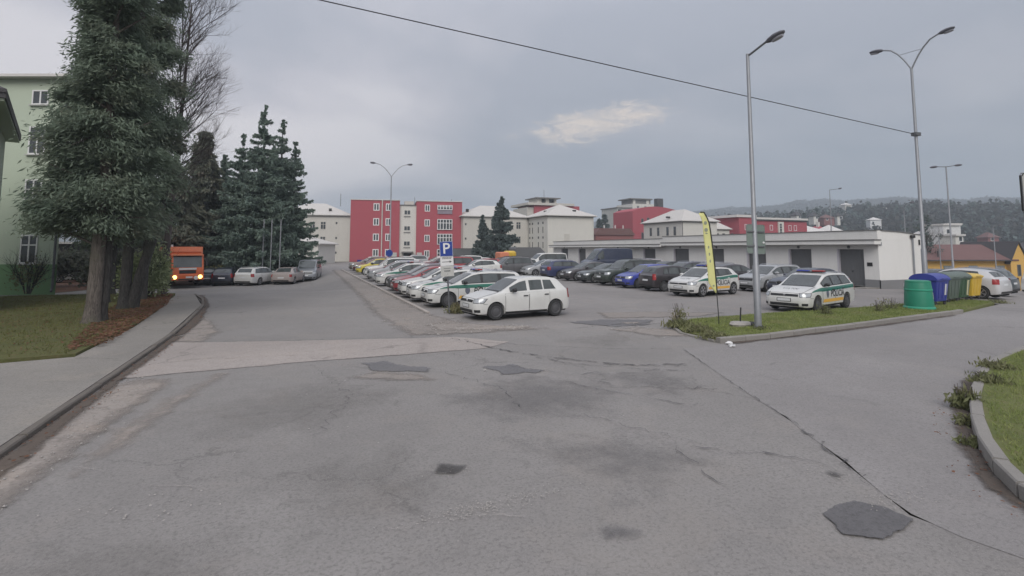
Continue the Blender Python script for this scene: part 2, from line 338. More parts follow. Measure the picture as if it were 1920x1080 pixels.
# ------------------------------------------------------------------ mesh helpers
class MB:
    def __init__(s): s.v = []; s.f = []
    def add(s, vs_, fs):
        o = len(s.v); s.v.extend(tuple(p) for p in vs_); s.f.extend(tuple(i + o for i in q) for q in fs); return s
    def box(s, x0, x1, y0, y1, z0, z1):
        return s.add([(x0, y0, z0), (x1, y0, z0), (x1, y1, z0), (x0, y1, z0), (x0, y0, z1), (x1, y0, z1), (x1, y1, z1), (x0, y1, z1)],
              [(0, 3, 2, 1), (4, 5, 6, 7), (0, 1, 5, 4), (1, 2, 6, 5), (2, 3, 7, 6), (3, 0, 4, 7)])
    def cbox(s, x0, x1, y0, y1, z0, z1, c):
        """Box with chamfered upright and upper edges."""
        def ring(d, z):
            a, b, e, g = x0 + d, x1 - d, y0 + d, y1 - d
            return [(a + c, e, z), (b - c, e, z), (b, e + c, z), (b, g - c, z), (b - c, g, z), (a + c, g, z), (a, g - c, z), (a, e + c, z)]
        return s.rings([ring(c * .5, z0), ring(0, z0 + c), ring(0, z1 - c), ring(c, z1)])
    def rings(s, rings, cap=True, closed=True):
        n = len(rings[0]); vs_ = [p for r in rings for p in r]; fs = []
        for i in range(len(rings) - 1):
            for j in range(n if closed else n - 1):
                k = (j + 1) % n; fs.append((i * n + j, i * n + k, (i + 1) * n + k, (i + 1) * n + j))
        if cap: fs += [tuple(range(n))[::-1], tuple(range((len(rings) - 1) * n, len(rings) * n))]
        return s.add(vs_, fs)
    def tube(s, pts, rad, n=8, cap=True):
        pts = [Vector(p) for p in pts]; rad = rad if hasattr(rad, '__len__') else [rad] * len(pts); rr = []
        a = None
        for i, p in enumerate(pts):
            d = (pts[min(i + 1, len(pts) - 1)] - pts[max(i - 1, 0)])
            if d.length < 1e-9: d = Vector((0, 0, 1))
            d.normalize()
            if a is None: a = d.cross(Vector((0, 1, 0)) if abs(d.z) > .9 else Vector((0, 0, 1))).normalized()
            else:
                a = (a - d * a.dot(d)); a = a.normalized() if a.length > 1e-6 else d.orthogonal().normalized()
            b = d.cross(a)
            rr.append([p + (a * math.cos(2 * math.pi * k / n) + b * math.sin(2 * math.pi * k / n)) * rad[i] for k in range(n)])
        return s.rings(rr, cap)
    def lathe(s, prof, n=16, c=(0, 0, 0), axis='z', cap=True):
        rr = []
        for r, h in prof:
            ring = []
            for k in range(n):
                a = 2 * math.pi * k / n; u, w = r * math.cos(a), r * math.sin(a)
                ring.append((c[0] + u, c[1] + w, c[2] + h) if axis == 'z' else ((c[0] + u, c[1] + h, c[2] + w) if axis == 'y' else (c[0] + h, c[1] + u, c[2] + w)))
            rr.append(ring)
        return s.rings(rr, cap)
    def prism(s, poly, a0, a1, axis='y'):
        """poly in the plane across `axis`, swept from a0 to a1."""
        def P(q, a): return (q[0], a, q[1]) if axis == 'y' else ((a, q[0], q[1]) if axis == 'x' else (q[0], q[1], a))
        return s.rings([[P(q, a0) for q in poly], [P(q, a1) for q in poly]])
    def mesh(s, name, smooth=False, angle=35, fix=True):
        me = bpy.data.meshes.new(name); me.from_pydata(s.v, [], s.f)
        if fix:
            bm = bmesh.new(); bm.from_mesh(me); bmesh.ops.recalc_face_normals(bm, faces=bm.faces); bm.to_mesh(me); bm.free()
        if smooth:
            me.shade_smooth(); me.set_sharp_from_angle(angle=R(angle))
        me.update(); return me
    def build(s, name, mat, parent=None, smooth=False, angle=35, fix=True):
        return obj(name, s.mesh(name, smooth, angle, fix), mat, parent)
def obj(name, me, mat=None, parent=None, loc=None):
    if mat is not None and len(me.materials) == 0: me.materials.append(mat if not isinstance(mat, str) else M[mat])
    o = bpy.data.objects.new(name, me); COL.objects.link(o)
    if parent: o.parent = parent
    if loc: o.location = loc
    return o
def tag(o, label, cat, group=None):
    o['label'] = label; o['category'] = cat
    if group: o['group'] = group
    return o
def thing(name, label, cat, loc=(0, 0, 0), rz=0.0, group=None):
    o = bpy.data.objects.new(name, None); COL.objects.link(o); o.empty_display_size = 0.2
    o.location = loc; o.rotation_euler = (0, 0, rz); return tag(o, label, cat, group)
def structure(o): o['kind'] = 'structure'; return o
def stuff(o): o['kind'] = 'stuff'; return o
def copy_tree(o, parent=None):
    c = o.copy(); COL.objects.link(c); c.parent = parent
    for ch in o.children: copy_tree(ch, c)
    return c
def fast_mesh(name, V, F, smooth=False):
    """V (n,3), F (m,k) numpy arrays."""
    me = bpy.data.meshes.new(name); n, (m, k) = len(V), F.shape
    me.vertices.add(n); me.vertices.foreach_set('co', np.ascontiguousarray(V, np.float32).ravel())
    me.loops.add(m * k); me.loops.foreach_set('vertex_index', np.ascontiguousarray(F, np.int32).ravel())
    me.polygons.add(m); me.polygons.foreach_set('loop_start', np.arange(0, m * k, k, dtype=np.int32))
    me.polygons.foreach_set('use_smooth', np.full(m, smooth)); me.update(calc_edges=True); return me
def leaf_quads(C, size, stretch=1.6, up=0.0, droop=None):
    """Random small quads round centres C (n,3); droop: preferred long axis (n,3)."""
    n = len(C); a = rng.normal(size=(n, 3))
    if droop is not None: a = a * 0.45 + droop
    a /= np.linalg.norm(a, axis=1)[:, None]
    b = rng.normal(size=(n, 3)); b[:, 2] *= (1 - up); b -= a * (a * b).sum(1)[:, None]; b /= np.linalg.norm(b, axis=1)[:, None] + 1e-9
    s = (size * rng.uniform(0.6, 1.4, n))[:, None]; a = a * s * stretch * .5; b = b * s * .5
    V = np.stack([C - a, C - a * .1 + b, C + a, C - a * .1 - b], 1).reshape(-1, 3)
    return V, np.arange(4 * n).reshape(n, 4)
def sstep(a, b, x):
    t_ = np.clip((np.asarray(x, float) - a) / (b - a), 0, 1); return t_ * t_ * (3 - 2 * t_)
def hgt(x, y):
    """Lie of the land near the camera: the street drops a little ahead on its left, the yard falls away to the right."""
    return -0.6 * sstep(28, 50, y) * (1 - sstep(0.5, 4.0, x)) - 3.0 * sstep(28, 90, x)
# ------------------------------------------------------------------ ground
def at(px, Z, py=None):
    """World position of a thing measured in the photograph at depth Z (survey arithmetic)."""
    X = (px - 960) / 1000 * Z; c, s = math.cos(YAW), math.sin(YAW)
    r = (X * c + Z * s, -X * s + Z * c)
    return r if py is None else r + (2.5 + (HORIZON - py) * Z / 1000,)

# one terrain sheet out to the hills
def terrain():
    nb, rad = 288, np.concatenate([[0], np.geomspace(3, 3200, 96)])
    th = np.linspace(0, 2 * math.pi, nb, endpoint=False)
    # survey bearings; finer where the hills are seen
    T, Rr = np.meshgrid(th, rad, indexing='ij'); X = Rr * np.sin(T); Y = Rr * np.cos(T)
    far = sstep(110, 190, Rr)
    near = hgt(X, Y) - 0.16
    d = np.degrees(T); d = np.where(d > 180, d - 360, d)               # bearing from the street axis
    east = sstep(18, 50, d) * (1 - sstep(120, 170, d))
    wob = 0.5 + 0.5 * np.sin(d * .23 + 1) * np.cos(d * .11) ; wob2 = np.sin(X * .011) * np.cos(Y * .013)
    slope = -6 * east + (26 + 6 * wob) * sstep(260, 520, Rr) * east + 5 * sstep(300, 700, Rr) * (1 - east)
    ridge = np.interp(d, [-180, -60, 10, 28, 40, 52, 60, 70, 90, 180], [30, 34, 40, 62, 92, 112, 106, 86, 70, 34]) * (1 + 0.03 * np.sin(d * .9) + .02 * np.sin(d * 2.3))
    farz = slope + (ridge - slope) * sstep(750, 1500, Rr) - 60 * sstep(1800, 3200, Rr) + 1.5 * wob2 * far
    Z = near * (1 - far) + farz * far
    V = np.stack([X, Y, Z], -1).reshape(-1, 3); nr = len(rad); F = []
    for i in range(nb):
        j = (i + 1) % nb
        for k in range(nr - 1):
            F.append((i * nr + k, j * nr + k, j * nr + k + 1, i * nr + k + 1))
    def height(x, y):
        r = math.hypot(x, y); b = math.atan2(x, y) % (2 * math.pi); i = b / (2 * math.pi) * nb; i0 = int(i) % nb; i1 = (i0 + 1) % nb; fi = i - int(i)
        k = min(max(np.searchsorted(rad, r) - 1, 0), nr - 2); fk = (r - rad[k]) / (rad[k + 1] - rad[k])
        return (Z[i0, k] * (1 - fi) + Z[i1, k] * fi) * (1 - fk) + (Z[i0, k + 1] * (1 - fi) + Z[i1, k + 1] * fi) * fk
    F = np.array(F); o = obj('ground', fast_mesh('ground', V, F, True), 'terrain'); structure(o)
    o.data.materials.append(M['hill'])
    rr = np.hypot(V[:, 0], V[:, 1])[F].mean(1); o.data.polygons.foreach_set('material_index', (rr > 230).astype(np.int32))
    return height
terrain_h = terrain()

def jag(poly, step=0.35, amp=0.05, closed=True):
    """Densify an outline and fray it."""
    out = []; n = len(poly)
    for i in range(n if closed else n - 1):
        a, b = Vector(poly[i]), Vector(poly[(i + 1) % n]); k = max(1, int((b - a).length / step))
        nrm = Vector((-(b - a).y, (b - a).x)).normalized() if (b - a).length > 1e-6 else Vector((0, 0))
        for q in range(k):
            out.append(tuple(a.lerp(b, q / k) + nrm * random.uniform(-amp, amp)))
    if not closed: out.append(tuple(poly[-1]))
    return out
def sheet(name, poly, mat, dz=0.0, thick=0.0, parent=None):
    bm = bmesh.new(); vs_ = [bm.verts.new((x, y, 0)) for x, y in poly]; bm.faces.new(vs_)
    xs = [p[0] for p in poly]; ys = [p[1] for p in poly]
    for ax, lo, hi in ((0, min(xs), max(xs)), (1, min(ys), max(ys))):
        c = math.floor(lo) + 1
        while c < hi:
            fine = (ax == 1 and 27 < c < 52 and min(xs) < 4) or (ax == 0 and c > 27) or (ax == 0 and 0 < c < 5 and max(ys) > 28)
            if fine or c % 5 == 0:
                co = [0, 0, 0]; no = [0, 0, 0]; co[ax] = c + 0.0137; no[ax] = 1
                bmesh.ops.bisect_plane(bm, geom=bm.verts[:] + bm.edges[:] + bm.faces[:], plane_co=co, plane_no=no)
            c += 1
    bmesh.ops.triangulate(bm, faces=bm.faces[:])
    for v in bm.verts: v.co.z = float(hgt(v.co.x, v.co.y)) + dz
    if thick:
        ex = bmesh.ops.extrude_face_region(bm, geom=bm.faces[:])
        for v in [g for g in ex['geom'] if isinstance(g, bmesh.types.BMVert)]: v.co.z -= thick
    bmesh.ops.recalc_face_normals(bm, faces=bm.faces)
    if not thick and bm.faces and sum(f_.normal.z for f_ in bm.faces) < 0: bmesh.ops.reverse_faces(bm, faces=bm.faces)
    me = bpy.data.meshes.new(name); bm.to_mesh(me); bm.free()
    return obj(name, me, mat, parent)

def soft(name, poly, mat, dz, feather=.15, cell=.10):
    """Thin sheet whose outline frays out: a fine grid with the distance to the outline stored per vertex."""
    Q = np.array(poly, float); lo, hi = Q.min(0) - feather, Q.max(0) + feather
    nx, ny = max(2, int((hi[0] - lo[0]) / cell) + 1), max(2, int((hi[1] - lo[1]) / cell) + 1)
    X, Y = np.meshgrid(np.linspace(lo[0], hi[0], nx), np.linspace(lo[1], hi[1], ny), indexing='ij'); P_ = np.column_stack([X.ravel(), Y.ravel()])
    d = np.full(len(P_), 1e9)
    for a, b in zip(Q, np.roll(Q, -1, 0)):
        ab = b - a; t_ = np.clip(((P_ - a) @ ab) / (ab @ ab + 1e-12), 0, 1); d = np.minimum(d, np.linalg.norm(P_ - a - t_[:, None] * ab, axis=1))
    e = .5 + np.where(inside(poly, P_), d, -d) / (2 * feather)
    I = np.arange(nx * ny).reshape(nx, ny); F = np.stack([I[:-1, :-1], I[1:, :-1], I[1:, 1:], I[:-1, 1:]], -1).reshape(-1, 4); F = F[(e[F].max(1) > 0)]
    used = np.unique(F); mp = np.zeros(nx * ny, int); mp[used] = np.arange(len(used))
    V = np.column_stack([P_, hgt(P_[:, 0], P_[:, 1]) + dz])[used]; me = fast_mesh(name, V, mp[F])
    at_ = me.attributes.new('edge', 'FLOAT', 'POINT'); at_.data.foreach_set('value', np.clip(e[used], 0, 1).astype(np.float32))
    return structure(obj(name, me, mat))
def inside(poly, P_):
    x, y = P_[:, 0], P_[:, 1]; c = np.zeros(len(P_), bool); n = len(poly)
    for i in range(n):
        (x1, y1), (x2, y2) = poly[i], poly[(i + 1) % n]
        h = ((y1 > y) != (y2 > y)) & (x < (x2 - x1) * (y - y1) / (y2 - y1 + 1e-12) + x1); c ^= h
    return c
# car park, street, side road, concrete strip, pavement
structure(sheet('car_park', [(3.2, 13.0), (10, 13.5), (11.2, 14.8), (16, 15.2), (24, 15.2), (29.5, 16.2), (34.45, 17.2), (34.45, 82), (30, 99), (3.2, 99)], 'asphalt_lot', 0.0))
structure(sheet('road', [(-3.3, -14), (30, -14), (30, -2)] + [(6.0, -2), (5.3, 3.2), (6.5, 5.4), (8.85, 10.7), (10.0, 10.3), (11.2, 10.6), (11.9, 14.8), (3.3, 14.8), (4.0, 22), (4.1, 60), (4.2, 98), (-1.5, 99), (-14, 50), (-16, 40), (-9, 38), (-5.2, 33.4), (-3.75, 26), (-3.3, 17.6)], 'asphalt', 0.004))
structure(sheet('side_road', jag([(8.85, 10.7), (6.5, 5.4), (5.3, 3.2), (5.9, -3), (30, -3), (30, 2)], .4, .035, False) + [(46, 7), (70, 8), (95, 6), (95, 16), (60, 17), (45, 17.5), (29, 14.0), (22.6, 12.35), (16.1, 11.45), (10.5, 10.75)], 'asphalt_new', 0.008))
structure(sheet('concrete_strip', jag([(-3.25, 12.2), (0, 12.5), (4.3, 12.6), (5.2, 13.2), (4.1, 14.45), (0.5, 15.3), (-3.1, 16.4)], .3, .05), 'concrete', 0.012))
structure(sheet('side_yard', [(34.45, 17.2), (29.5, 16.2), (29, 14.0), (45, 17.5), (95, 17), (95, 60), (39.3, 60), (39.3, 22.9), (34.45, 22.9)], 'asphalt_lot', 0.0))
pv = [(-3.42, -6), (-3.42, 17.6), (-3.85, 26), (-5.3, 33.6), (-6.2, 34.2), (-5.6, 29), (-5.05, 24), (-4.7, 19.5), (-4.65, 14.6), (-6.2, 14.3), (-14, 14.3), (-22, 14.6), (-22, -6)]
structure(sheet('pavement', pv, 'pavement', 0.085, 0.12))

# dusty verge between the street and the car park, with silt drifts and potholes
soft('dirt_verge', [(3.0, 15.2), (4.7, 14.9), (7.2, 15.0), (5.2, 16.6), (4.6, 19.8), (4.6, 30), (4.6, 44), (4.6, 64), (3.6, 64), (3.3, 44), (3.0, 30), (2.7, 20)], 'dust', 0.016, .35, .2)
def silt(poly, mat='silt', dz=0.020, amp=0.07): return soft('silt_drift', poly, mat, dz, .22, .07)
silt([(-3.2, 6.3), (-2.75, 6.4), (-2.55, 9), (-2.2, 11.5), (-2.6, 12.0), (-3.15, 11.6), (-3.2, 9)], dz=.016, amp=.12)
silt([(-2.3, 7.2), (-2.0, 8.5), (-1.75, 10.0), (-1.3, 11.9), (-1.5, 12.05), (-2.0, 10.3), (-2.35, 8.6)], dz=.016)
silt([(-3.25, 5.5), (-2.75, 5.6), (-2.55, 8.0), (-2.3, 11.8), (-2.7, 12.0), (-3.25, 11.8)], 'dust', .014)
silt([(-3.2, 16.4), (-2.4, 16.2), (-2.2, 18), (-2.7, 20.5), (-3.2, 22)], dz=.016, amp=.1)
silt([(3.9, 15.6), (5.0, 15.4), (6.3, 15.1), (7.0, 15.5), (5.8, 16.2), (4.6, 17.6), (3.8, 17)], dz=.024)
silt([(10.2, 16.4), (13.6, 15.5), (15.2, 16.1), (13, 17.4), (10.8, 18.0)], 'dust', .012, .15)
silt([(9.4, 12.5), (11.0, 11.8), (10.6, 13.2), (9.9, 14.2), (8.9, 14.0)], 'dust', .016, .1)
def patch(poly, mat='patch', dz=0.020, amp=0.05): return soft('road_patch', jag(poly, .16, amp), mat, dz, .035 if mat == 'patch' else .10, .05)
patch([(4.53, 3.5), (4.81, 3.59), (5.11, 3.60), (5.25, 3.41), (5.22, 3.1), (4.92, 3.0), (4.63, 3.02), (4.42, 3.18)], 'patch')
patch([(1.15, 11.89), (1.41, 11.14), (2.42, 10.49), (2.55, 10.9), (2.2, 11.3), (1.74, 11.94)], 'patch_mid', .016, .09)
patch([(3.56, 10.54), (4.2, 10.6), (4.6, 9.9), (4.4, 9.7), (3.82, 9.83)], 'patch_mid', .016, .09)
patch([(2.45, 4.1), (2.67, 4.1), (2.8, 3.92), (2.66, 3.80), (2.43, 3.88)], 'patch_faint', .016, .05)
patch([(8.5, 15.9), (9.8, 16.2), (11.4, 15.4), (10.6, 14.4), (9.2, 14.5)], 'patch_mid', .016, .12)
patch([(10.0, 15.2), (10.6, 15.1), (10.5, 14.75), (10.0, 14.8)], 'silt', .024, .05)
for q in ([(-1.5, 9.5), (.5, 10.6), (1.6, 9.2), (.2, 7.8), (-1.2, 7.9)], [(2.2, 8.8), (4.0, 9.6), (5.4, 8.4), (4.2, 6.8), (2.6, 7.2)], [(5.2, 9.3), (6.6, 9.0), (6.9, 7.8), (5.8, 7.2)], [(-.2, 6.4), (1.2, 6.6), (1.4, 5.2), (0, 5.0)], [(2.6, 6.2), (4.2, 6.0), (4.4, 4.8), (3.0, 4.6)], [(-2.2, 5.4), (-.6, 5.2), (-.6, 4.2), (-1.8, 4.4)], [(6.4, 12.8), (8.6, 13.6), (9.2, 12.2), (7.4, 11.6)]): soft('road_wear', q, random.choice(('wear', 'patch_pale')), .010 + .001 * random.random(), .8, .14)
silt([(0.9, 10.6), (1.6, 10.2), (2.4, 9.9), (2.2, 10.4), (1.4, 11.0)], 'dust', .014)
# open cracks: thin wandering strips, slightly widened here and there
def crack(pts, w=0.03, wander=0.06, dz=0.024, step=0.10, mat='crack_line'):
    w *= .62
    line = jag(pts, step, wander, False); mb = MB(); n = len(line); L_, R_ = [], []
    for i, p in enumerate(line):
        a, b = Vector(line[max(i - 1, 0)]), Vector(line[min(i + 1, n - 1)]); d = (b - a).normalized(); q = Vector((-d.y, d.x)) * w * random.uniform(.25, 1.2) * (0.2 if i in (0, n - 1) else 1)
        z = float(hgt(*p)) + dz; L_.append((p[0] + q.x, p[1] + q.y, z)); R_.append((p[0] - q.x, p[1] - q.y, z))
    mb.rings([L_, R_], False, False); return structure(mb.build('road_crack', mat, None, False, 35, False))
crack([(3.9, 14.3), (4.11, 13.74), (4.46, 12.6), (5.03, 11.35), (5.83, 10.3), (6.66, 9.5), (7.84, 9.2)], .06)
crack([(5.4, 10.9), (6.2, 9.8), (7.0, 9.25), (7.8, 9.0)], .04)
crack([(4.2, 13.4), (4.8, 13.2), (5.6, 12.4), (7.0, 11.4), (8.6, 10.7)], .02)
crack([(8.85, 10.7), (7.6, 8.0), (6.5, 5.4)], .018, .02)
crack([(6.5, 5.4), (6.0, 4.5), (5.55, 3.7)], .03, .07)
crack([(-3.1, 16.4), (-1, 15.7), (1.5, 15.1), (3.6, 14.6)], .022, .03)
crack([(-3.2, 12.2), (-1, 12.45), (2.5, 12.5), (4.6, 12.7)], .018, .03)
crack([(7.9, 14.6), (9.6, 14.9), (11.2, 14.5)], .05, .08)
crack([(4.9, 9.4), (5.9, 9.0), (6.9, 8.9), (7.6, 8.6)], .025, .09)
crack([(5.2, 8.2), (6.2, 7.7), (6.9, 7.4)], .02, .09)
crack([(4.35, 5.4), (4.3, 5.0), (4.1, 4.6), (4.15, 4.3)], .016, .05)
crack([(4.55, 5.3), (4.75, 5.15), (4.95, 4.9)], .03, .05)
crack([(3.3, 12.2), (4.3, 10.2), (4.9, 9.4)], .012, .07)
for pts in ([(0.7, 4.72), (1.2, 4.7), (1.7, 4.62), (2.0, 4.44)], [(-1.56, 6.57), (-1.23, 6.44), (-0.91, 6.26)], [(-2.46, 7.47), (-1.97, 7.12)]): crack(pts, .026, .03, .026, .05, 'scuff')
# the pothole in the middle of the lane
soft('pothole', [(1.36, 5.72), (1.48, 5.95), (1.60, 5.90), (1.80, 5.82), (1.68, 5.72), (1.58, 5.62), (1.46, 5.70)], 'hole', .024, .07, .03)
soft('pothole', [(5.35, 4.12), (5.48, 4.16), (5.55, 4.02), (5.42, 3.98)], 'hole', .024, .07, .03)

crack([(5.0, 11.2), (5.4, 10.2), (6.3, 9.4), (7.4, 8.6)], .03); crack([(4.6, 8.8), (5.1, 7.8), (5.7, 6.8), (6.2, 6.7)], .022); crack([(2.6, 10.6), (3.3, 9.0), (3.2, 7.6)], .014, .09); crack([(.4, 11.6), (.8, 9.4), (.2, 7.4)], .012, .09); crack([(3.9, 7.0), (4.6, 5.6), (5.3, 4.6)], .012, .08); crack([(5.2, 4.9), (5.5, 4.5), (5.6, 4.2)], .03, .05)
# loose stones and white chips on the asphalt
def pebbles(name, spots, mat):
    V, F = [], []
    base = np.array([(1, 0, 0), (-1, 0, 0), (0, 1, 0), (0, -1, 0), (0, 0, .7), (0, 0, -.3)]); fc = np.array([(0, 2, 4), (2, 1, 4), (1, 3, 4), (3, 0, 4), (2, 0, 5), (1, 2, 5), (3, 1, 5), (0, 3, 5)])
    for i, (x, y, s_) in enumerate(spots):
        a = rng.uniform(0, 6.28); c, sn = math.cos(a), math.sin(a); P_ = base * s_ * rng.uniform(.6, 1.3, (6, 3))
        V.append(P_ @ np.array([[c, sn, 0], [-sn, c, 0], [0, 0, 1]]) + (x, y, float(hgt(x, y)) + .02 + s_ * .2)); F.append(fc + 6 * i)
    o = obj(name, fast_mesh(name, np.concatenate(V), np.concatenate(F)), mat); return stuff(o)
sp = []
for cx, cy, rx, ry, n, s0 in ((1.7, 4.78, .7, .12, 200, .0065), (1.4, 4.8, .3, .12, 90, .0065), (2.15, 4.85, .4, .12, 70, .0065), (5.5, 3.45, .3, .15, 110, .0065), (5.4, 4.1, .2, .2, 50, .0065), (1.55, 5.7, .2, .1, 40, .006), (-1.4, 6.0, .5, .4, 40, .010), (3.9, 17, .9, 2.5, 160, .022), (3.7, 30, .6, 9, 150, .028), (-2.8, 9.0, .35, 2.5, 160, .012), (9.8, 13.6, 1.6, 1.2, 90, .018), (5.6, 15.5, 1.6, .5, 110, .022), (2, 8, 4, 3, 60, .009)):
    for _ in range(n): sp.append((cx + rng.normal() * rx * .6, cy + rng.normal() * ry * .6, s0 * rng.uniform(.5, 1.6)))
pebbles('gravel', sp, 'rubble')

# kerbs: rows of single stones
def kerb(label_unused, line, w, h0, h1, mat, step=1.0, name='kerb', tilt=0.012):
    """line of (x, y) points; every stone is an object of its own under the kerb."""
    root = bpy.data.objects.new(name, None); COL.objects.link(root); root['kind'] = 'structure'
    pts = [Vector(p) for p in line]; acc = []
    for a, b in zip(pts, pts[1:]):
        k = max(1, round((b - a).length / step))
        for q in range(k): acc.append((a.lerp(b, q / k), a.lerp(b, (q + 1) / k)))
    cache = {}
    for a, b in acc:
        L_ = (b - a).length - .012; key = round(L_, 2)
        if key not in cache:
            mb = MB(); c = .018
            mb.rings([[(-w / 2, h0), (w / 2, h0), (w / 2, h1 - c), (w / 2 - c, h1), (-w / 2 + c, h1), (-w / 2, h1 - c)]] * 1, False)
            mb = MB(); pr = [(-w / 2, h0), (w / 2, h0), (w / 2, h1 - c), (w / 2 - c, h1), (-w / 2 + c, h1), (-w / 2, h1 - c)]
            mb.rings([[(x_, p[0], p[1]) for p in pr] for x_ in (-L_ / 2, L_ / 2)]); cache[key] = mb.mesh('kerb_stone')
        m_ = (a + b) / 2; o = obj('kerb_stone', cache[key], mat, root)
        o.location = (m_.x, m_.y, float(hgt(m_.x, m_.y)) + random.uniform(-tilt, tilt * .4)); o.rotation_euler = (random.uniform(-.02, .02), random.uniform(-.008, .008), math.atan2((b - a).y, (b - a).x) + random.uniform(-.008, .008))
    return root
kerb('', [(-3.36, 3), (-3.36, 11.6), (-3.36, 17.6)], .12, -.1, .092, 'kerb_dirty')
kerb('', [(-3.36, 17.7), (-3.5, 21), (-3.8, 26), (-4.3, 29.5), (-5.25, 33.6)], .12, -.1, .088, 'kerb_dirty')
kerb('', [(10.25, 11.0), (12.0, 11.0), (16.1, 11.52), (22.6, 12.42), (23.6, 12.6)], .16, -.1, .16, 'kerb')
kerb('', [(10.25, 11.1), (10.35, 12.6), (11.2, 14.2), (12.7, 14.72), (16.2, 15.0), (22, 15.05), (28, 15.6)], .10, -.1, .07, 'kerb', 1.0)
kerb('', [(4.62, 20.2), (4.62, 44), (4.66, 64)], .14, -.1, .075, 'kerb_pale', 1.0)
BANK = [(5.95, -.2), (6.05, 1.0), (6.28, 2.2), (6.68, 2.95), (7.15, 3.38), (7.85, 3.88), (8.75, 4.42), (10.0, 5.10), (12.0, 6.02), (13.8, 6.66), (16.1, 7.2), (22, 7.95), (32, 8.65)]
def offs(line, d):
    out = []
    for i, p in enumerate(line):
        a, b = Vector(line[max(i - 1, 0)]), Vector(line[min(i + 1, len(line) - 1)]); t_ = (b - a).normalized(); out.append((p[0] + t_.y * d, p[1] - t_.x * d))
    return out
kerb('', BANK, .15, -.1, .19, 'kerb', .8)

# lawns
structure(sheet('grass_verge', [(10.33, 11.08), (12.0, 11.08), (16.1, 11.60), (22.6, 12.50), (24, 12.7), (28.8, 14.1), (29.4, 15.7), (28, 15.5), (22, 14.98), (16.2, 14.93), (12.7, 14.65), (11.25, 14.15), (10.42, 12.6)], 'turf', 0.09, 0.14))
structure(sheet('grass_bank', offs(BANK, .075) + [(32, -8), (6.0, -8)], 'turf', 0.17, 0.2))
structure(sheet('lawn', jag([(-4.7, 14.7), (-4.75, 19.5), (-5.1, 24), (-5.65, 29), (-6.3, 34.3), (-7.5, 35.5), (-12, 36.6), (-34, 36.6), (-34, 14.8), (-14, 14.4), (-6.2, 14.4)], .5, .06), 'turf_dry', 0.14, 0.2))
structure(sheet('leaf_bed', jag([(-4.78, 17.0), (-5.0, 21), (-5.4, 26), (-6.1, 31.5), (-6.6, 33.6), (-7.3, 31), (-6.6, 26), (-5.9, 22), (-5.3, 18.5)], .4, .18), 'litter', 0.150))
structure(sheet('leaf_bed', jag([(-7, 38.2), (-16, 37.2), (-30, 48), (-30, 70), (-8, 62), (-3.5, 52), (-14, 50), (-16, 40)], .8, .2), 'litter', 0.02))
structure(sheet('yard_path', [(-9.2, 36.4), (-14, 38.5), (-17, 44), (-20, 44), (-16, 36.4)], 'pavement', 0.155))
# dark wet leaves in the gutters
for poly in ([(-3.28, 4), (-3.28, 12), (-3.28, 17.6), (-3.05, 17.4), (-3.12, 12), (-3.02, 8), (-3.06, 4)],
             [(-3.3, 17.6), (-3.72, 26), (-5.15, 33.5), (-4.95, 33.6), (-4.1, 29.5), (-3.55, 26), (-3.12, 21), (-3.05, 17.7)],
             [(10.5, 10.95), (16.1, 11.42), (22.6, 12.3), (22.6, 12.2), (16.0, 11.25), (10.6, 10.7)],
             offs(BANK[1:9], -.05) + offs(BANK[1:9], -.24)[::-1]):
    soft('leaf_gutter', poly, 'dark_silt', 0.028, .12, .06)

def grass(name, poly, n, h, mat, z0, lean=.5, width=.012, clump=0.0):
    P_ = np.array(poly); lo, hi = P_.min(0), P_.max(0)
    A = rng.uniform(lo, hi, (int(n), 2)); A = A[inside(poly, A)]
    if clump:
        k = np.sin(A[:, 0] * 3.1 + np.sin(A[:, 1] * 2.3)) * np.cos(A[:, 1] * 2.7 + np.sin(A[:, 0] * 1.9)); hs = 1 + clump * k
    else: hs = np.ones(len(A))
    m = len(A); z = hgt(A[:, 0], A[:, 1]) + z0; B = np.column_stack([A, z]); a = rng.uniform(0, 6.28, m)
    hh = h * hs * rng.uniform(.5, 1.3, m); w = width * rng.uniform(.7, 1.4, m)
    d = np.column_stack([np.cos(a), np.sin(a), np.zeros(m)]) * w[:, None]; l = np.column_stack([rng.normal(size=m) * lean, rng.normal(size=m) * lean, np.ones(m)]); l /= np.linalg.norm(l, axis=1)[:, None]
    V = np.stack([B - d, B + d, B + l * hh[:, None]], 1).reshape(-1, 3)
    return stuff(obj(name, fast_mesh(name, V, np.arange(3 * m).reshape(m, 3)), mat))
verge_poly = [(10.4, 11.15), (12.0, 11.15), (16.1, 11.66), (22.6, 12.56), (24, 12.75), (28.8, 14.2), (29.3, 15.6), (28, 15.4), (22, 14.9), (16.2, 14.86), (12.7, 14.6), (11.3, 14.1), (10.5, 12.6)]
bank_poly = offs(BANK[2:12], .12) + [(22, 3.0), (10, .5), (7.0, 1.0)]
grass('grass', verge_poly, 60000, .075, 'grass', .08, .7, .010, .35)
grass('grass', bank_poly, 110000, .075, 'grass', .16, .7, .007, .5)
lawn_poly = [(-4.85, 14.8), (-4.9, 19.5), (-5.2, 24), (-5.8, 29), (-6.5, 34), (-12, 36), (-22, 36), (-20, 14.9), (-14, 14.6), (-6.2, 14.6)]
grass('grass', lawn_poly, 60000, .08, 'grass_dry', .13, .8, .014, .4)
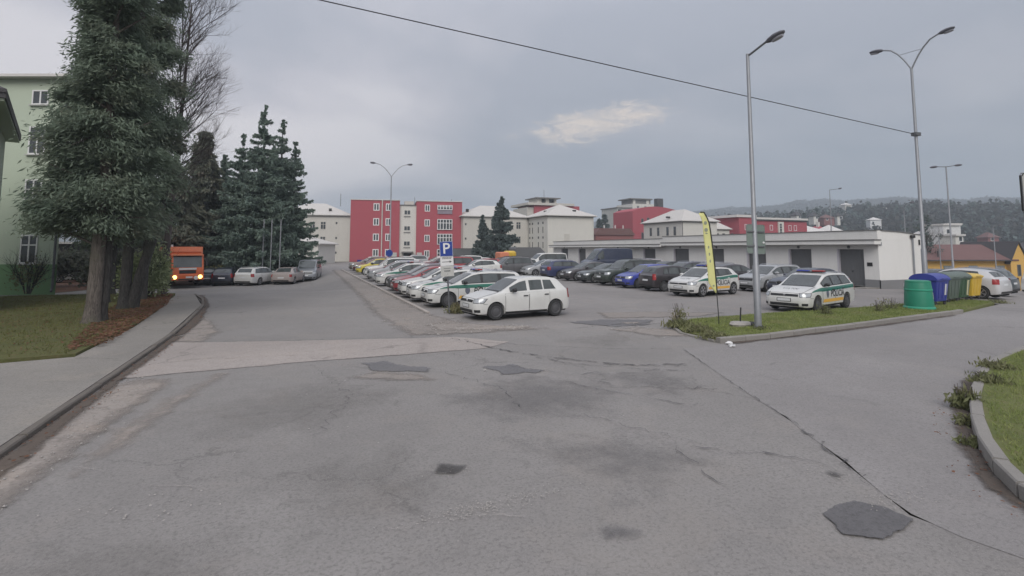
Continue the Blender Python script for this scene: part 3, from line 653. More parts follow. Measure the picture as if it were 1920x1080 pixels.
# fallen leaves
def litter(name, poly, n, size, mat, z0):
    P_ = np.array(poly); A = rng.uniform(P_.min(0), P_.max(0), (n, 2)); A = A[inside(poly, A)]
    C = np.column_stack([A, hgt(A[:, 0], A[:, 1]) + z0 + rng.uniform(0, .03, len(A))]); V, F = leaf_quads(C, size, 1.3, 0.0)
    V = V.reshape(-1, 4, 3); cz = V[:, :, 2].mean(1, keepdims=True); V[:, :, 2] = cz + (V[:, :, 2] - cz) * .35
    return stuff(obj(name, fast_mesh(name, V.reshape(-1, 3), F), mat))
litter('fallen_leaves', [(-4.4, 16.0), (-4.75, 21), (-5.1, 26), (-6.0, 32), (-6.6, 34), (-7.6, 31), (-6.7, 24), (-5.7, 18.5), (-5.0, 15)], 13000, .075, 'leaf_red', .15)
litter('fallen_leaves', [(-20, 15), (-4.8, 15), (-5, 30), (-20, 34)], 3500, .05, 'leaf_red', .16)
litter('fallen_leaves', [(-3.3, 5), (-2.9, 5), (-2.95, 17.5), (-3.4, 25), (-4.7, 33), (-5.1, 33), (-3.7, 26), (-3.25, 17)], 2600, .04, 'leaf_red', .03)
litter('fallen_leaves', offs(BANK[2:8], -.05) + offs(BANK[2:8], -.5)[::-1], 700, .03, 'leaf_red', .03)
# ------------------------------------------------------------------ cars
class Car:
    """Lofted car body; local x runs from the nose (0) to the tail (L), z up, y across."""
    def __init__(s, L, W, H, wb, fo, r, top, belt, ws, roof, rg, doors, kind='hatch', roofw=.76, head=(.60, .74), tail=(.66, .92), rails=False, fullglass=True, alloy=True, clear=.2, trim='black', tailx=.26):
        s.__dict__.update({k: v for k, v in locals().items() if k != 's'})
        xs = np.linspace(0, L, 500); z = np.interp(xs, *zip(*top)); sg = .045 / (L / 499)
        k = np.exp(-.5 * (np.arange(-40, 41) / sg) ** 2); k /= k.sum()
        z = np.convolve(np.pad(z, 40, mode='reflect', reflect_type='odd'), k, 'valid'); s.tx, s.tz = xs, z
        s.wx = (fo, fo + wb); s.y_wheel = W / 2 - .10
    def zt(s, x): return float(np.interp(x, s.tx, s.tz))
    def zbelt(s, x): return min(float(np.interp(x, *zip(*s.belt))), s.zt(x) - .035)
    def cab(s, x): return max(0., min(1., (s.zt(x) - s.zbelt(x) - .04) / (s.H - np.interp(x, *zip(*s.belt)) - .05)))
    def hw(s, x):
        a = np.interp(x, [0, .03, .08, .16, .30, .6, 1.2], [.64, .735, .825, .90, .955, .99, 1]) if s.kind != 'van' else np.interp(x, [0, .03, .1, .25, .5], [.80, .87, .94, .98, 1])
        q = s.L - x; b = np.interp(q, [0, .03, .08, .16, .32, .7], [.77, .84, .905, .95, .98, 1]) if s.kind not in ('van', 'bus') else np.interp(q, [0, .03, .08, .2], [.93, .97, .99, 1])
        return s.W / 2 * float(a) * float(b)
    def zb(s, x):
        z = float(np.interp(x, [0, .15, .5, s.L - .6, s.L - .1, s.L], [.24, s.clear, s.clear, s.clear, s.clear + .04, s.clear + .08]))
        for w in s.wx:
            q = s.r + .045
            if abs(x - w) < q: z = max(z, s.r + math.sqrt(q * q - (x - w) ** 2) - .005)
        return z
    def wz(s, x, z):
        b = s.zbelt(x); u = (z - s.clear) / max(.1, b - s.clear)
        return s.hw(x) * float(np.interp(u, [0, .12, .4, .62, .8, .93, 1], [.935, .975, .995, 1.0, .99, .972, .945]))
    def rw(s, x):
        c = s.cab(x); return s.hw(x) * (.84 * (1 - c) + s.roofw * c)
    def bend(s, x, y, z):
        f = max(0, 1 - x / .55) ** 2; g = max(0, 1 - (s.L - x) / .5) ** 2
        if s.kind == 'van': b = np.interp(z, [.2, .45, .7, 1.0, 1.3], [.05, 0, .03, .08, .16])
        else: b = np.interp(z, [.2, .34, .5, .62, .74, .9], [.055, .01, 0, .025, .075, .13])
        t_ = np.interp(z, [.2, .35, .55, .8, 1.0, 1.4], [.06, .01, 0, .035, .05, .09])
        return (x + f * b - g * t_, y, z)
    def sec(s, x):
        zb, bl, zt, hw = s.zb(x), s.zbelt(x), s.zt(x), s.hw(x); rw, c = s.rw(x), s.cab(x)
        p = [(0, zb), (min(.9 * hw, hw - .06), zb)]
        for u in (.035, .16, .36, .56, .74, .88, .96): z = zb + (bl - zb) * u; p.append((s.wz(x, z), z))
        p += [(s.wz(x, bl), bl), s.p7(x), s.p8(x)]
        for f in (1.0, .8, .45, 0): p.append(s.ptop(x, f))
        return p
    def p7(s, x): bl = s.zbelt(x); return (s.wz(x, bl) * (.985), bl + .012)
    def p8(s, x):
        c = s.cab(x); zt, bl = s.zt(x), s.zbelt(x); return (s.rw(x) * (.955) + .028, max(bl + .018, zt - .012 - .05 * c))
    def ptop(s, x, f): return (s.rw(x) * .94 * f, s.zt(x) - .020 * abs(f) ** 3 * (1 if s.cab(x) > .2 else .8))
    # surfaces
    def lower(s, sd): return lambda x, z: s.bend(x, sd * s.wz(x, z), z)
    def upper(s, sd):
        def fn(x, t_):
            a, b = s.p7(x), s.p8(x); return s.bend(x, sd * (a[0] + (b[0] - a[0]) * t_), a[1] + (b[1] - a[1]) * t_)
        return fn
    def topf(s): return lambda x, f: s.bend(x, (1 if f >= 0 else -1) * s.ptop(x, abs(f))[0], s.ptop(x, abs(f))[1])
    def body(s):
        st = set(np.round(np.arange(0, s.L, .11), 3)) | {0, .015, .03, .055, .08, .12, .16, .22, .3, s.L, s.L - .015, s.L - .03, s.L - .055, s.L - .08, s.L - .12, s.L - .16, s.L - .22, s.L - .3}
        for w in s.wx:
            q = s.r + .045
            st |= {round(w + q * math.cos(a), 4) for a in np.linspace(0, math.pi, 13)} | {w - q - .004, w + q + .004}
        st = sorted(v for v in st if 0 <= v <= s.L); xs = [st[0]]
        for v in st[1:]:
            if v - xs[-1] > .004: xs.append(v)
        mb = MB(); rr = []
        for x in xs:
            p = s.sec(x); ring = [s.bend(x, y, z) for y, z in p] + [s.bend(x, -y, z) for y, z in p[-2:0:-1]]; rr.append(ring)
        n = len(rr[0]); mb.rings(rr, False)
        for e, base in ((0, 0), (1, (len(rr) - 1) * n)):
            h = n // 2
            for j in range(h):
                a, b, c, d = base + j, base + (n - j) % n, base + (n - j - 1) % n, base + j + 1
                q = [a, b, c, d]; q = [v for i, v in enumerate(q) if v not in q[:i]]
                if len(q) > 2: mb.f.append(tuple(q))
        return mb.mesh('body', True, 32)
    def panel(s, mb, fn, u0, u1, v0, v1, nu, nv, off):
        c0 = Vector((s.L / 2, 0, .55)); g = []
        F0 = lambda q, *a: q(*a) if callable(q) else q
        for j in range(nv + 1):
            row = []
            for i in range(nu + 1):
                tj, ti = j / nv, i / nu
                vv_ = None
                # u limits may depend on v and v limits on u
                va, vb = (v0, v1)
                if callable(u0) or callable(u1):
                    v = va + (vb - va) * tj; u = F0(u0, v) + (F0(u1, v) - F0(u0, v)) * ti
                else:
                    u = u0 + (u1 - u0) * ti; v = F0(va, u) + (F0(vb, u) - F0(va, u)) * tj
                e = .004; p = Vector(fn(u, v)); du = Vector(fn(min(u + e, s.L - .001), v)) - Vector(fn(max(u - e, .001), v)); dv = Vector(fn(u, v + e)) - Vector(fn(u, v - e))
                nn = du.cross(dv)
                if nn.length < 1e-12: nn = p - c0
                nn.normalize()
                if nn.dot(p - c0) < 0: nn = -nn
                row.append(p + nn * off)
            g.append(row)
        # a closed thin panel: outer face and a sunk rim
        mb.rings(g, False, False)
        return mb
    def wheel_mesh(s):
        r, w = s.r, .20; k = 22
        t = MB().lathe([(r * .66, -w / 2 + .01), (r * .90, -w / 2), (r * .985, -w / 2 + .025), (r, -.04), (r, .04), (r * .985, w / 2 - .025), (r * .90, w / 2), (r * .66, w / 2 - .01)], k, axis='y', cap=True).mesh('wheel', True, 50)
        m = MB(); rr = r * .66
        if s.alloy:
            m.lathe([(rr * 1.02, -w / 2 + .0), (rr * .93, -w / 2 - .002), (rr * .90, -w / 2 + .03)], 20, axis='y', cap=False)
            m.lathe([(rr * .22, -w / 2 - .006), (rr * .2, -w / 2 - .012), (.001, -w / 2 - .014)], 10, axis='y', cap=False)
            for q in range(5):
                a = 2 * math.pi * q / 5 + .3; da = .17
                P_ = lambda rad, an, y: (rad * math.cos(an), y, rad * math.sin(an))
                for sgn in (-1, 1):
                    pa = [P_(rr * .2, a + sgn * .12 - .10, -w / 2 - .008), P_(rr * .2, a + sgn * .12 + .10, -w / 2 - .008), P_(rr * .95, a + sgn * .14 + .07, -w / 2 - .002), P_(rr * .95, a + sgn * .14 - .07, -w / 2 - .002)]
                    m.add(pa + [(x_, y_ + .03, z_) for x_, y_, z_ in pa], [(0, 1, 2, 3), (0, 4, 5, 1), (1, 5, 6, 2), (2, 6, 7, 3), (3, 7, 4, 0)])
        else:
            m.lathe([(rr * 1.02, -w / 2 + .0), (rr * .92, -w / 2 - .004), (rr * .80, -w / 2 + .012), (rr * .55, -w / 2 + .0), (rr * .3, -w / 2 - .012), (.001, -w / 2 - .014)], 20, axis='y', cap=False)
            for q in range(9):
                a = 2 * math.pi * q / 9; m.box(rr * .66 * math.cos(a) - .014, rr * .66 * math.cos(a) + .014, -w / 2 - .001, -w / 2 + .03, rr * .66 * math.sin(a) - .014, rr * .66 * math.sin(a) + .014)
        hub = MB().lathe([(rr * .98, -w / 2 + .035), (.001, -w / 2 + .035)], 16, axis='y', cap=False)
        return t, m.mesh('rim', True, 40), hub.mesh('brake_disc')
    def build(s):
        """(name, mesh, material, [sub-parts]) of every part."""
        P = []; add = lambda n, mb, m, subs=(), smooth=True: P.append((n, mb if not isinstance(mb, MB) else mb.mesh(n, smooth, 40), m, list(subs)))
        add('body', s.body(), 'paint')
        mb = MB(); hwm = s.W / 2 - .26
        mb.box(.12, s.L - .12, -hwm, hwm, s.clear - .03, min(.62, s.zbelt(.3) - .08)); add('underbody_block', mb, 'dark')  # dark inner box added to block light through the wheel arches
        c0, c1 = s.ws; T = s.topf()
        if s.kind not in ('van',):
            q = MB(); s.panel(q, T, .075, c0 - .045, -.985, .985, 12, 10, .003); add('bonnet_gap', q, 'seam')
            q = MB(); s.panel(q, T, .090, c0 - .060, -.965, .965, 12, 10, .0065); add('bonnet', q, 'paint')
        g = MB(); s.panel(g, T, c0 + .05, c1 - .03, -.93, .93, 10, 12, .007)
        add('windscreen', g, 'glass')
        w = MB(); s.panel(w, T, c0 - .06, c0 + .045, -.9, .9, 2, 8, .006); add('cowl_trim', w, 'black')
        if s.rg:
            g = MB(); s.panel(g, T, s.rg[0] + .04, s.rg[1] - .02, -.88, .88, 8, 10, .008); add('rear_window', g, 'glass')
        # side glass and doors, on both sides
        for sd in (-1, 1):
            U, Lo = s.upper(sd), s.lower(sd)
            x_f = s.doors[0][0]; x_l = s.doors[-1][1]
            if s.trim == 'black':
                t_ = MB(); a, b = s.glass[0][0] - .05, s.glass[-1][1]
                s.panel(t_, U, a, lambda v: b + s.glass[-1][2] * v + .03, .03, .93, 22, 5, .005); add('window_trim', t_, 'black')
            subs_by = {}
            for i, (a, b, sl) in enumerate(s.glass):
                g = MB(); s.panel(g, U, a, (lambda v, b=b, sl=sl: b + sl * v), .09, .87, 12, 5, .010); subs_by[i] = ('side_window', g.mesh('side_window', True), 'glass', [])
            for i, (a, b) in enumerate(s.doors):
                q = MB(); d = MB()
                lo = lambda x, m=0.0: max(s.clear + .075, s.zb(x) + .03) - m; hi = lambda x, m=0.0: s.zbelt(x) - .012 + m
                s.panel(q, Lo, a - .012, b + .012, lambda x: lo(x, .012), lambda x: hi(x), 14, 6, .003); add('door_gap', q, 'seam')
                s.panel(d, Lo, a, b, lo, lambda x: hi(x) - .004, 14, 6, .0065)
                zh = s.zbelt(b) - .13; hx = b - .12; y = s.wz(hx, zh); h = MB().cbox(hx - .10, hx + .08, min(sd * y, sd * (y + .035)), max(sd * y, sd * (y + .035)), zh - .018, zh + .018, .008)
                sub = [('door_handle', h.mesh('door_handle'), 'paint' if s.alloy else 'black', [])]
                if i in subs_by: sub.append(subs_by.pop(i))
                add('door', d, 'paint', sub)
            for i in sorted(subs_by): P.append(subs_by[i])
            # lamps, mirror, skirts
            z0, z1 = s.head; h = MB()
            s.panel(h, Lo, .012, lambda z: .30 + .14 * (z - z0) / (z1 - z0), z0, z1, 10, 4, .007)
            bz = MB(); s.panel(bz, Lo, .006, lambda z: .33 + .14 * (z - z0) / (z1 - z0), z0 - .014, z1 + .012, 10, 4, .004)
            add('headlight', h, 'lamp_glass', [('headlight_surround', bz.mesh('headlight_surround', True), 'black', [])])
            fg = MB(); s.panel(fg, Lo, .03, .20, s.clear + .08, s.clear + .17, 5, 2, .006); add('fog_lamp_recess', fg, 'black')
            bs = MB(); s.panel(bs, Lo, .30, s.wx[0] - s.r - .03, .555, .565, 4, 1, .004); add('bumper_joint', bs, 'seam')
            z0, z1 = s.tail; h = MB(); s.panel(h, Lo, lambda z: s.L - s.tailx, s.L - .008, z0, min(z1, s.zbelt(s.L - .02) - .01) if s.kind in ('sedan',) else z1, 8, 5, .008)
            add('tail_light', h, 'red_lens')
            mx = c0 + .48; zz = s.zbelt(mx) + .10; y0 = s.wz(mx, s.zbelt(mx)) - .03; sc_ = []
            mi = MB()
            for xx, q in ((mx - .09, .4), (mx - .06, .85), (mx + .01, 1), (mx + .05, .95)):
                sc_.append([(xx, sd * (y0 + .13 + .115 * q * math.cos(a)), zz + .075 * q * math.sin(a)) for a in np.linspace(0, 2 * math.pi, 12, endpoint=False)])
            mi.rings(sc_); mi.box(mx - .02, mx + .03, min(sd * (y0 - .02), sd * (y0 + .08)), max(sd * (y0 - .02), sd * (y0 + .08)), zz - .075, zz - .03)
            add('wing_mirror', mi, 'paint' if s.alloy else 'black')
            k = MB(); s.panel(k, Lo, s.wx[0] + s.r + .07, s.wx[1] - s.r - .07, s.clear + .005, s.clear + .065, 10, 1, .006); add('side_skirt', k, 'black')
            if s.rails:
                xs = np.linspace(c1 + .15, s.roof - .05, 9); y = lambda x: s.rw(x) * .90
                rl = MB().tube([(x, sd * y(x), s.zt(x) + (.035 if 0 < i < 8 else -.01)) for i, x in enumerate(xs)], .016, 6); add('roof_rail', rl, 'chrome' if s.rails == 'chrome' else 'black')
        # nose: grille, intake, plate; tail: plate, bumper strip
        hf = s.hw(0); F = lambda x, y, z: s.bend(x, y, z)
        def facep(y0, y1, z0, z1, off, x=0.0, ny=8, nz=3):
            mb = MB(); mb.rings([[Vector(F(x, y0 + (y1 - y0) * i / ny, z0 + (z1 - z0) * j / nz)) + Vector((off, 0, 0)) for i in range(ny + 1)] for j in range(nz + 1)], False, False); return mb
        gz = s.grille if hasattr(s, 'grille') else (s.head[0] + .02, s.head[1] - .03)
        add('grille', facep(-hf * .93, hf * .93, gz[0], gz[1], -.008), 'black', [('badge', MB().lathe([(.05, 0), (.045, -.012), (.001, -.014)], 12, (F(0, 0, sum(gz) / 2)[0] - .008, 0, sum(gz) / 2), 'x', False).mesh('badge'), 'chrome', [])])
        add('air_intake', facep(-hf * .96, hf * .96, s.clear + .06, s.clear + .17, -.008), 'black')
        zp = (s.clear + .15 + gz[0]) / 2
        add('plate_frame', facep(-.275, .275, zp - .066, zp + .066, -.011), 'black')
        add('licence_plate', facep(-.25, .25, zp - .05, zp + .05, -.014), 'plate')
        hr = s.hw(s.L); zr = s.tail[0] - .06 if s.kind not in ('estate', 'hatch', 'suv') else s.tail[0] - .02
        add('licence_plate', facep(-.25, .25, zr - .05, zr + .05, .010, s.L), 'plate')
        add('rear_bumper_strip', facep(-hr * .95, hr * .95, s.clear + .09, s.clear + .19, .008, s.L), 'black')
        if s.kind in ('hatch', 'estate', 'suv'):
            wp = MB().tube([(s.rg[1] - .03, 0, s.zt(s.rg[1] - .03) + .02), ((s.rg[0] + s.rg[1]) / 2 - .02, .2, s.zt((s.rg[0] + s.rg[1]) / 2 - .02) + .03)], .008, 5); add('rear_wiper', wp, 'black')
        tw, rim, hub = s.wheel_mesh(); s.wheels = (tw, rim, hub)
        return P
def ctype(glass, grille=None, **k):
    c = Car(**k); c.glass = glass
    if grille: c.grille = grille
    c.parts = c.build(); return c
B = lambda *a: list(a)
CT = {}
CT['fabia'] = ctype(L=3.96, W=1.65, H=1.45, wb=2.46, fo=.79, r=.295, kind='hatch', alloy=False, roofw=.74,
    top=[(0, .70), (.10, .745), (.5, .85), (.98, .955), (1.08, .985), (1.78, 1.375), (2.05, 1.435), (2.5, 1.452), (3.1, 1.425), (3.42, 1.37), (3.78, 1.02), (3.86, .95), (3.96, .90)],
    belt=[(0, .66), (.6, .84), (1.0, .90), (3.0, .945), (3.96, .96)], ws=(1.0, 1.80), roof=3.42, rg=(3.40, 3.76), doors=[(1.16, 2.10), (2.13, 2.98)],
    glass=[(1.36, 2.05, 0), (2.17, 2.72, -.02), (2.77, 3.30, -.22)], trim='none', head=(.60, .735), tail=(.66, 1.0), tailx=.16)
CT['estate'] = ctype(L=4.56, W=1.80, H=1.48, wb=2.63, fo=.88, r=.318, kind='estate', roofw=.74, rails='chrome', alloy=False,
    top=[(0, .70), (.10, .76), (.6, .88), (1.10, .965), (1.20, .995), (1.98, 1.395), (2.3, 1.462), (2.8, 1.478), (3.6, 1.455), (4.12, 1.40), (4.42, 1.03), (4.47, .95), (4.56, .92)],
    belt=[(0, .66), (.7, .865), (1.15, .93), (3.2, .97), (4.56, 1.0)], ws=(1.12, 2.0), roof=4.1, rg=(4.10, 4.40), doors=[(1.30, 2.36), (2.39, 3.28)],
    glass=[(1.52, 2.31, 0), (2.43, 3.16, -.08), (3.26, 4.10, -.22)], head=(.61, .75), tail=(.72, .96), grille=(.625, .715))
CT['octavia'] = ctype(L=4.60, W=1.80, H=1.50, wb=2.60, fo=.90, r=.325, kind='estate', roofw=.74, rails='chrome', alloy=True,
    top=[(0, .72), (.08, .80), (.6, .90), (1.15, .985), (1.25, 1.01), (2.0, 1.41), (2.35, 1.48), (2.9, 1.495), (3.7, 1.47), (4.15, 1.41), (4.44, 1.04), (4.5, .96), (4.60, .93)],
    belt=[(0, .68), (.7, .88), (1.15, .945), (3.2, .98), (4.60, 1.0)], ws=(1.16, 2.02), roof=4.13, rg=(4.12, 4.42), doors=[(1.34, 2.38), (2.41, 3.30)],
    glass=[(1.56, 2.33, 0), (2.45, 3.18, -.08), (3.28, 4.12, -.25)], head=(.63, .77), tail=(.72, .98), grille=(.62, .76))
CT['ceed'] = ctype(L=4.25, W=1.79, H=1.48, wb=2.65, fo=.87, r=.320, kind='hatch', roofw=.73, alloy=True,
    top=[(0, .69), (.10, .75), (.6, .89), (1.02, .975), (1.12, 1.005), (1.95, 1.40), (2.25, 1.465), (2.7, 1.48), (3.3, 1.44), (3.75, 1.36), (4.08, 1.05), (4.14, .98), (4.25, .93)],
    belt=[(0, .66), (.7, .87), (1.10, .935), (2.6, .985), (3.5, 1.05), (4.25, 1.05)], ws=(1.05, 1.98), roof=3.72, rg=(3.72, 4.05), doors=[(1.24, 2.30), (2.33, 3.20)],
    glass=[(1.48, 2.25, 0), (2.37, 3.08, -.06), (3.14, 3.50, -.16)], head=(.62, .77), tail=(.74, 1.0), grille=(.62, .70))
CT['sedan'] = ctype(L=4.55, W=1.76, H=1.42, wb=2.65, fo=.86, r=.315, kind='sedan', roofw=.72, alloy=True,
    top=[(0, .68), (.08, .73), (.6, .86), (1.20, .945), (1.30, .97), (2.05, 1.35), (2.35, 1.408), (2.8, 1.42), (3.2, 1.395), (3.5, 1.33), (4.0, 1.02), (4.1, .99), (4.45, .97), (4.55, .90)],
    belt=[(0, .64), (.7, .845), (1.2, .905), (3.2, .94), (4.55, .93)], ws=(1.22, 2.07), roof=3.3, rg=(3.36, 3.98), doors=[(1.40, 2.42), (2.45, 3.30)],
    glass=[(1.62, 2.37, 0), (2.49, 3.18, -.05), (3.23, 3.50, -.12)], head=(.60, .73), tail=(.64, .86))
CT['bmw'] = ctype(L=4.40, W=1.72, H=1.36, wb=2.62, fo=.80, r=.31, kind='sedan', roofw=.72, alloy=True,
    top=[(0, .66), (.05, .72), (.6, .83), (1.30, .91), (1.42, .945), (2.12, 1.29), (2.4, 1.35), (2.8, 1.36), (3.1, 1.335), (3.4, 1.27), (3.86, .97), (3.95, .95), (4.30, .93), (4.40, .86)],
    belt=[(0, .62), (.7, .81), (1.3, .87), (3.1, .90), (4.4, .89)], ws=(1.34, 2.13), roof=3.2, rg=(3.26, 3.84), doors=[(1.48, 2.42), (2.45, 3.22)],
    glass=[(1.70, 2.37, 0), (2.49, 3.10, -.05), (3.15, 3.36, -.08)], head=(.56, .68), tail=(.60, .80))
CT['punto'] = ctype(L=4.05, W=1.70, H=1.47, wb=2.50, fo=.82, r=.300, kind='hatch', roofw=.74, alloy=False,
    top=[(0, .69), (.10, .74), (.5, .86), (.95, .96), (1.05, .99), (1.78, 1.40), (2.05, 1.45), (2.5, 1.47), (3.1, 1.44), (3.55, 1.36), (3.86, 1.02), (3.95, .95), (4.05, .90)],
    belt=[(0, .66), (.6, .85), (1.0, .91), (3.0, .95), (4.05, .97)], ws=(.98, 1.80), roof=3.5, rg=(3.52, 3.84), doors=[(1.15, 2.14), (2.17, 3.04)],
    glass=[(1.36, 2.09, 0), (2.21, 2.93, -.05), (2.98, 3.36, -.20)], head=(.58, .74), tail=(.66, 1.0), tailx=.16)
CT['suv'] = ctype(L=4.45, W=1.82, H=1.71, wb=2.62, fo=.84, r=.355, kind='suv', roofw=.78, rails=True, alloy=True, clear=.27,
    top=[(0, .88), (.05, .96), (.6, 1.04), (1.15, 1.085), (1.24, 1.11), (1.82, 1.60), (2.1, 1.685), (2.6, 1.71), (3.4, 1.70), (4.05, 1.65), (4.28, 1.18), (4.34, 1.08), (4.45, 1.04)],
    belt=[(0, .84), (.7, .98), (1.15, 1.03), (3.2, 1.07), (4.45, 1.09)], ws=(1.17, 1.84), roof=4.05, rg=(4.04, 4.27), doors=[(1.32, 2.30), (2.33, 3.16)],
    glass=[(1.50, 2.25, 0), (2.37, 3.08, -.03), (3.15, 4.02, -.12)], head=(.72, .88), tail=(.80, 1.04), tailx=.14)
CT['bus'] = ctype(L=4.90, W=1.90, H=1.95, wb=3.0, fo=.92, r=.33, kind='bus', roofw=.84, alloy=False, clear=.22,
    top=[(0, .92), (.05, 1.0), (.5, 1.11), (.82, 1.17), (.92, 1.22), (1.62, 1.83), (1.9, 1.93), (2.4, 1.95), (4.3, 1.94), (4.66, 1.88), (4.80, 1.30), (4.84, 1.16), (4.90, 1.10)],
    belt=[(0, .88), (.5, 1.05), (.9, 1.12), (4.9, 1.15)], ws=(.85, 1.64), roof=4.5, rg=(4.66, 4.80), doors=[(1.10, 2.10), (2.13, 3.2)],
    glass=[(1.32, 2.04, 0), (2.17, 3.18, 0), (3.27, 4.60, -.08)], head=(.68, .86), tail=(.80, 1.2), tailx=.08)
CT['van'] = ctype(L=5.55, W=2.02, H=2.48, wb=3.45, fo=.95, r=.345, kind='van', roofw=.84, alloy=False, clear=.26,
    top=[(0, 1.0), (.05, 1.08), (.4, 1.22), (.72, 1.32), (.80, 1.36), (1.55, 2.22), (1.85, 2.43), (2.3, 2.48), (5.2, 2.46), (5.40, 2.38), (5.55, 2.2)],
    belt=[(0, .96), (.4, 1.16), (.75, 1.25), (1.2, 1.28), (5.55, 1.30)], ws=(.74, 1.62), roof=5.2, rg=None, doors=[(1.02, 1.98)],
    glass=[(1.22, 1.92, 0)], trim='none', head=(.72, .92), tail=(.9, 1.25), tailx=.08)

def text_mesh(txt, name='lettering', size=1.0, ext=.0015, shear=.12):
    cu = bpy.data.curves.new(name, 'FONT'); cu.body = txt; cu.size = size; cu.extrude = ext; cu.align_x = 'CENTER'; cu.align_y = 'CENTER'; cu.shear = shear; cu.resolution_u = 3; cu.offset = .012
    o = bpy.data.objects.new(name, cu); COL.objects.link(o); bpy.context.view_layer.update()
    me = bpy.data.meshes.new_from_object(o.evaluated_get(bpy.context.evaluated_depsgraph_get())); me.name = name
    bpy.data.objects.remove(o); bpy.data.curves.remove(cu)
    xs = [v.co.x for v in me.vertices]; me.transform(Matrix.Diagonal((1 / (max(xs) - min(xs)), 1 / (max(xs) - min(xs)), 1, 1))); me.materials.clear(); return me
TXT_POLICIA = text_mesh('POLÍCIA')
def police_kit(c):
    P = []
    d0, d1 = c.doors[0][0], c.doors[-1][1]
    for sd in (-1, 1):
        Lo = c.lower(sd); U = c.upper(sd); g = MB()
        def zlo(x): return c.zbelt(x) - (.15 if x > d0 else .15 - .11 * (d0 - x) / (d0 - .5))
        c.panel(g, Lo, .50, c.L - .30, zlo, lambda x: c.zbelt(x) - .012, 40, 3, .0105); P.append(('livery_stripe', g.mesh('livery_stripe', True), 'stripe_g'))
        y_ = MB(); a, b = c.wx[0] + c.r + .10, c.wx[1] - c.r - .06
        c.panel(y_, Lo, lambda z: a + .06 * (z - .36) / .12, b, .36, .485, 24, 2, .0105); P.append(('livery_stripe', y_.mesh('livery_stripe', True), 'stripe_y'))
        me = TXT_POLICIA.copy(); xc, zc, wd = (c.doors[0][1] + .22), .665, 1.22
        for v in me.vertices:
            x = xc + sd * -1 * v.co.x * wd; z = zc + v.co.y * wd * 1.02
            q = Vector(Lo(x, z)); v.co = (q.x, q.y + sd * (.0125 + v.co.z), q.z)
        P.append(('lettering', me, 'ink'))
        e = MB(); xe = xc - .88 if sd < 0 else xc + .88
        pts = [(-.10, .12), (.10, .12), (.11, 0), (.06, -.10), (0, -.15), (-.06, -.10), (-.11, 0)]
        q = [Lo(xe + u, zc + w) for u, w in pts]; e.rings([[(x, y + sd * .010, z) for x, y, z in q], [(x, y + sd * .013, z) for x, y, z in q]]); P.append(('emblem', e.mesh('emblem'), 'emblem'))
    # bonnet lettering
    me = TXT_POLICIA.copy(); T = c.topf()
    for v in me.vertices:
        yy = v.co.x * .62; x = .62 - v.co.y * .85; r_ = c.rw(x) * .94; q = T(x, max(-1, min(1, yy / r_))); v.co = (q[0], q[1], q[2] + .006 + v.co.z)
    P.append(('lettering', me, 'ink'))
    # roof light bar
    xb = c.ws[1] + .38; z = c.zt(xb); b = MB(); b.cbox(xb - .13, xb + .13, -.55, .55, z + .015, z + .05, .01)
    subs = []
    for sd, m in ((-1, 'red_lens'), (1, 'blue_lens')):
        l = MB(); l.cbox(xb - .12, xb + .12, min(sd * .07, sd * .54), max(sd * .07, sd * .54), z + .05, z + .105, .022); subs.append(('warning_lamp', l.mesh('warning_lamp'), m))
    P.append(('light_bar', b.mesh('light_bar'), 'black', subs)); return P
PK = {k: police_kit(CT[k]) for k in ('estate', 'ceed')}

def car(kind, color, x, y, label, rot=0.0, name='parked_car', cat='car', group='cars in the car park', police=False, z=None, detail=True):
    """x, y: middle of the car; rot 0 has the nose towards -X."""
    c = CT[kind]; zz = float(hgt(x, y)) if z is None else z
    root = thing(name, label, cat, (x, y, zz + .012), rot, group)
    col = (*color, 1); off = Vector((-c.L / 2, 0, 0))
    def put(n, me, m, par, lvl0=True):
        if len(me.materials) == 0: me.materials.append(M[m])
        o = bpy.data.objects.new(n, me); COL.objects.link(o); o.parent = par; o.color = col
        if lvl0: o.location = off
        return o
    for n, me, m, subs in c.parts:
        o = put(n, me, m, root)
        for sn, sm, smat, _ in subs: put(sn, sm, smat, o, False)
    if police:
        for e in PK[kind]:
            o = put(e[0], e[1], e[2], root)
            for q in (e[3] if len(e) > 3 else ()): put(q[0], q[1], q[2], o, False)
    tw, rim, hub = c.wheels
    for wx in c.wx:
        for sd in (-1, 1):
            o = put('wheel', tw, 'tyre', root); o.location = off + Vector((wx, sd * (c.y_wheel - .012), c.r)); o.rotation_euler = (0, random.uniform(0, 1), 0 if sd < 0 else math.pi)
            put('rim', rim, 'alloy' if c.alloy else 'steel_rim', o, False); put('brake_disc', hub, 'dark', o, False)
    return root
WHITE, SILVER, GREY, DGREY, BLACK = (.62, .62, .60), (.34, .35, .36), (.15, .155, .16), (.05, .052, .056), (.014, .014, .016)
RED, DRED, BLUE, NAVY, DGREEN, YELLOW = (.26, .022, .030), (.10, .018, .025), (.045, .065, .36), (.022, .032, .075), (.028, .040, .032), (.56, .47, .05)
PI = math.pi
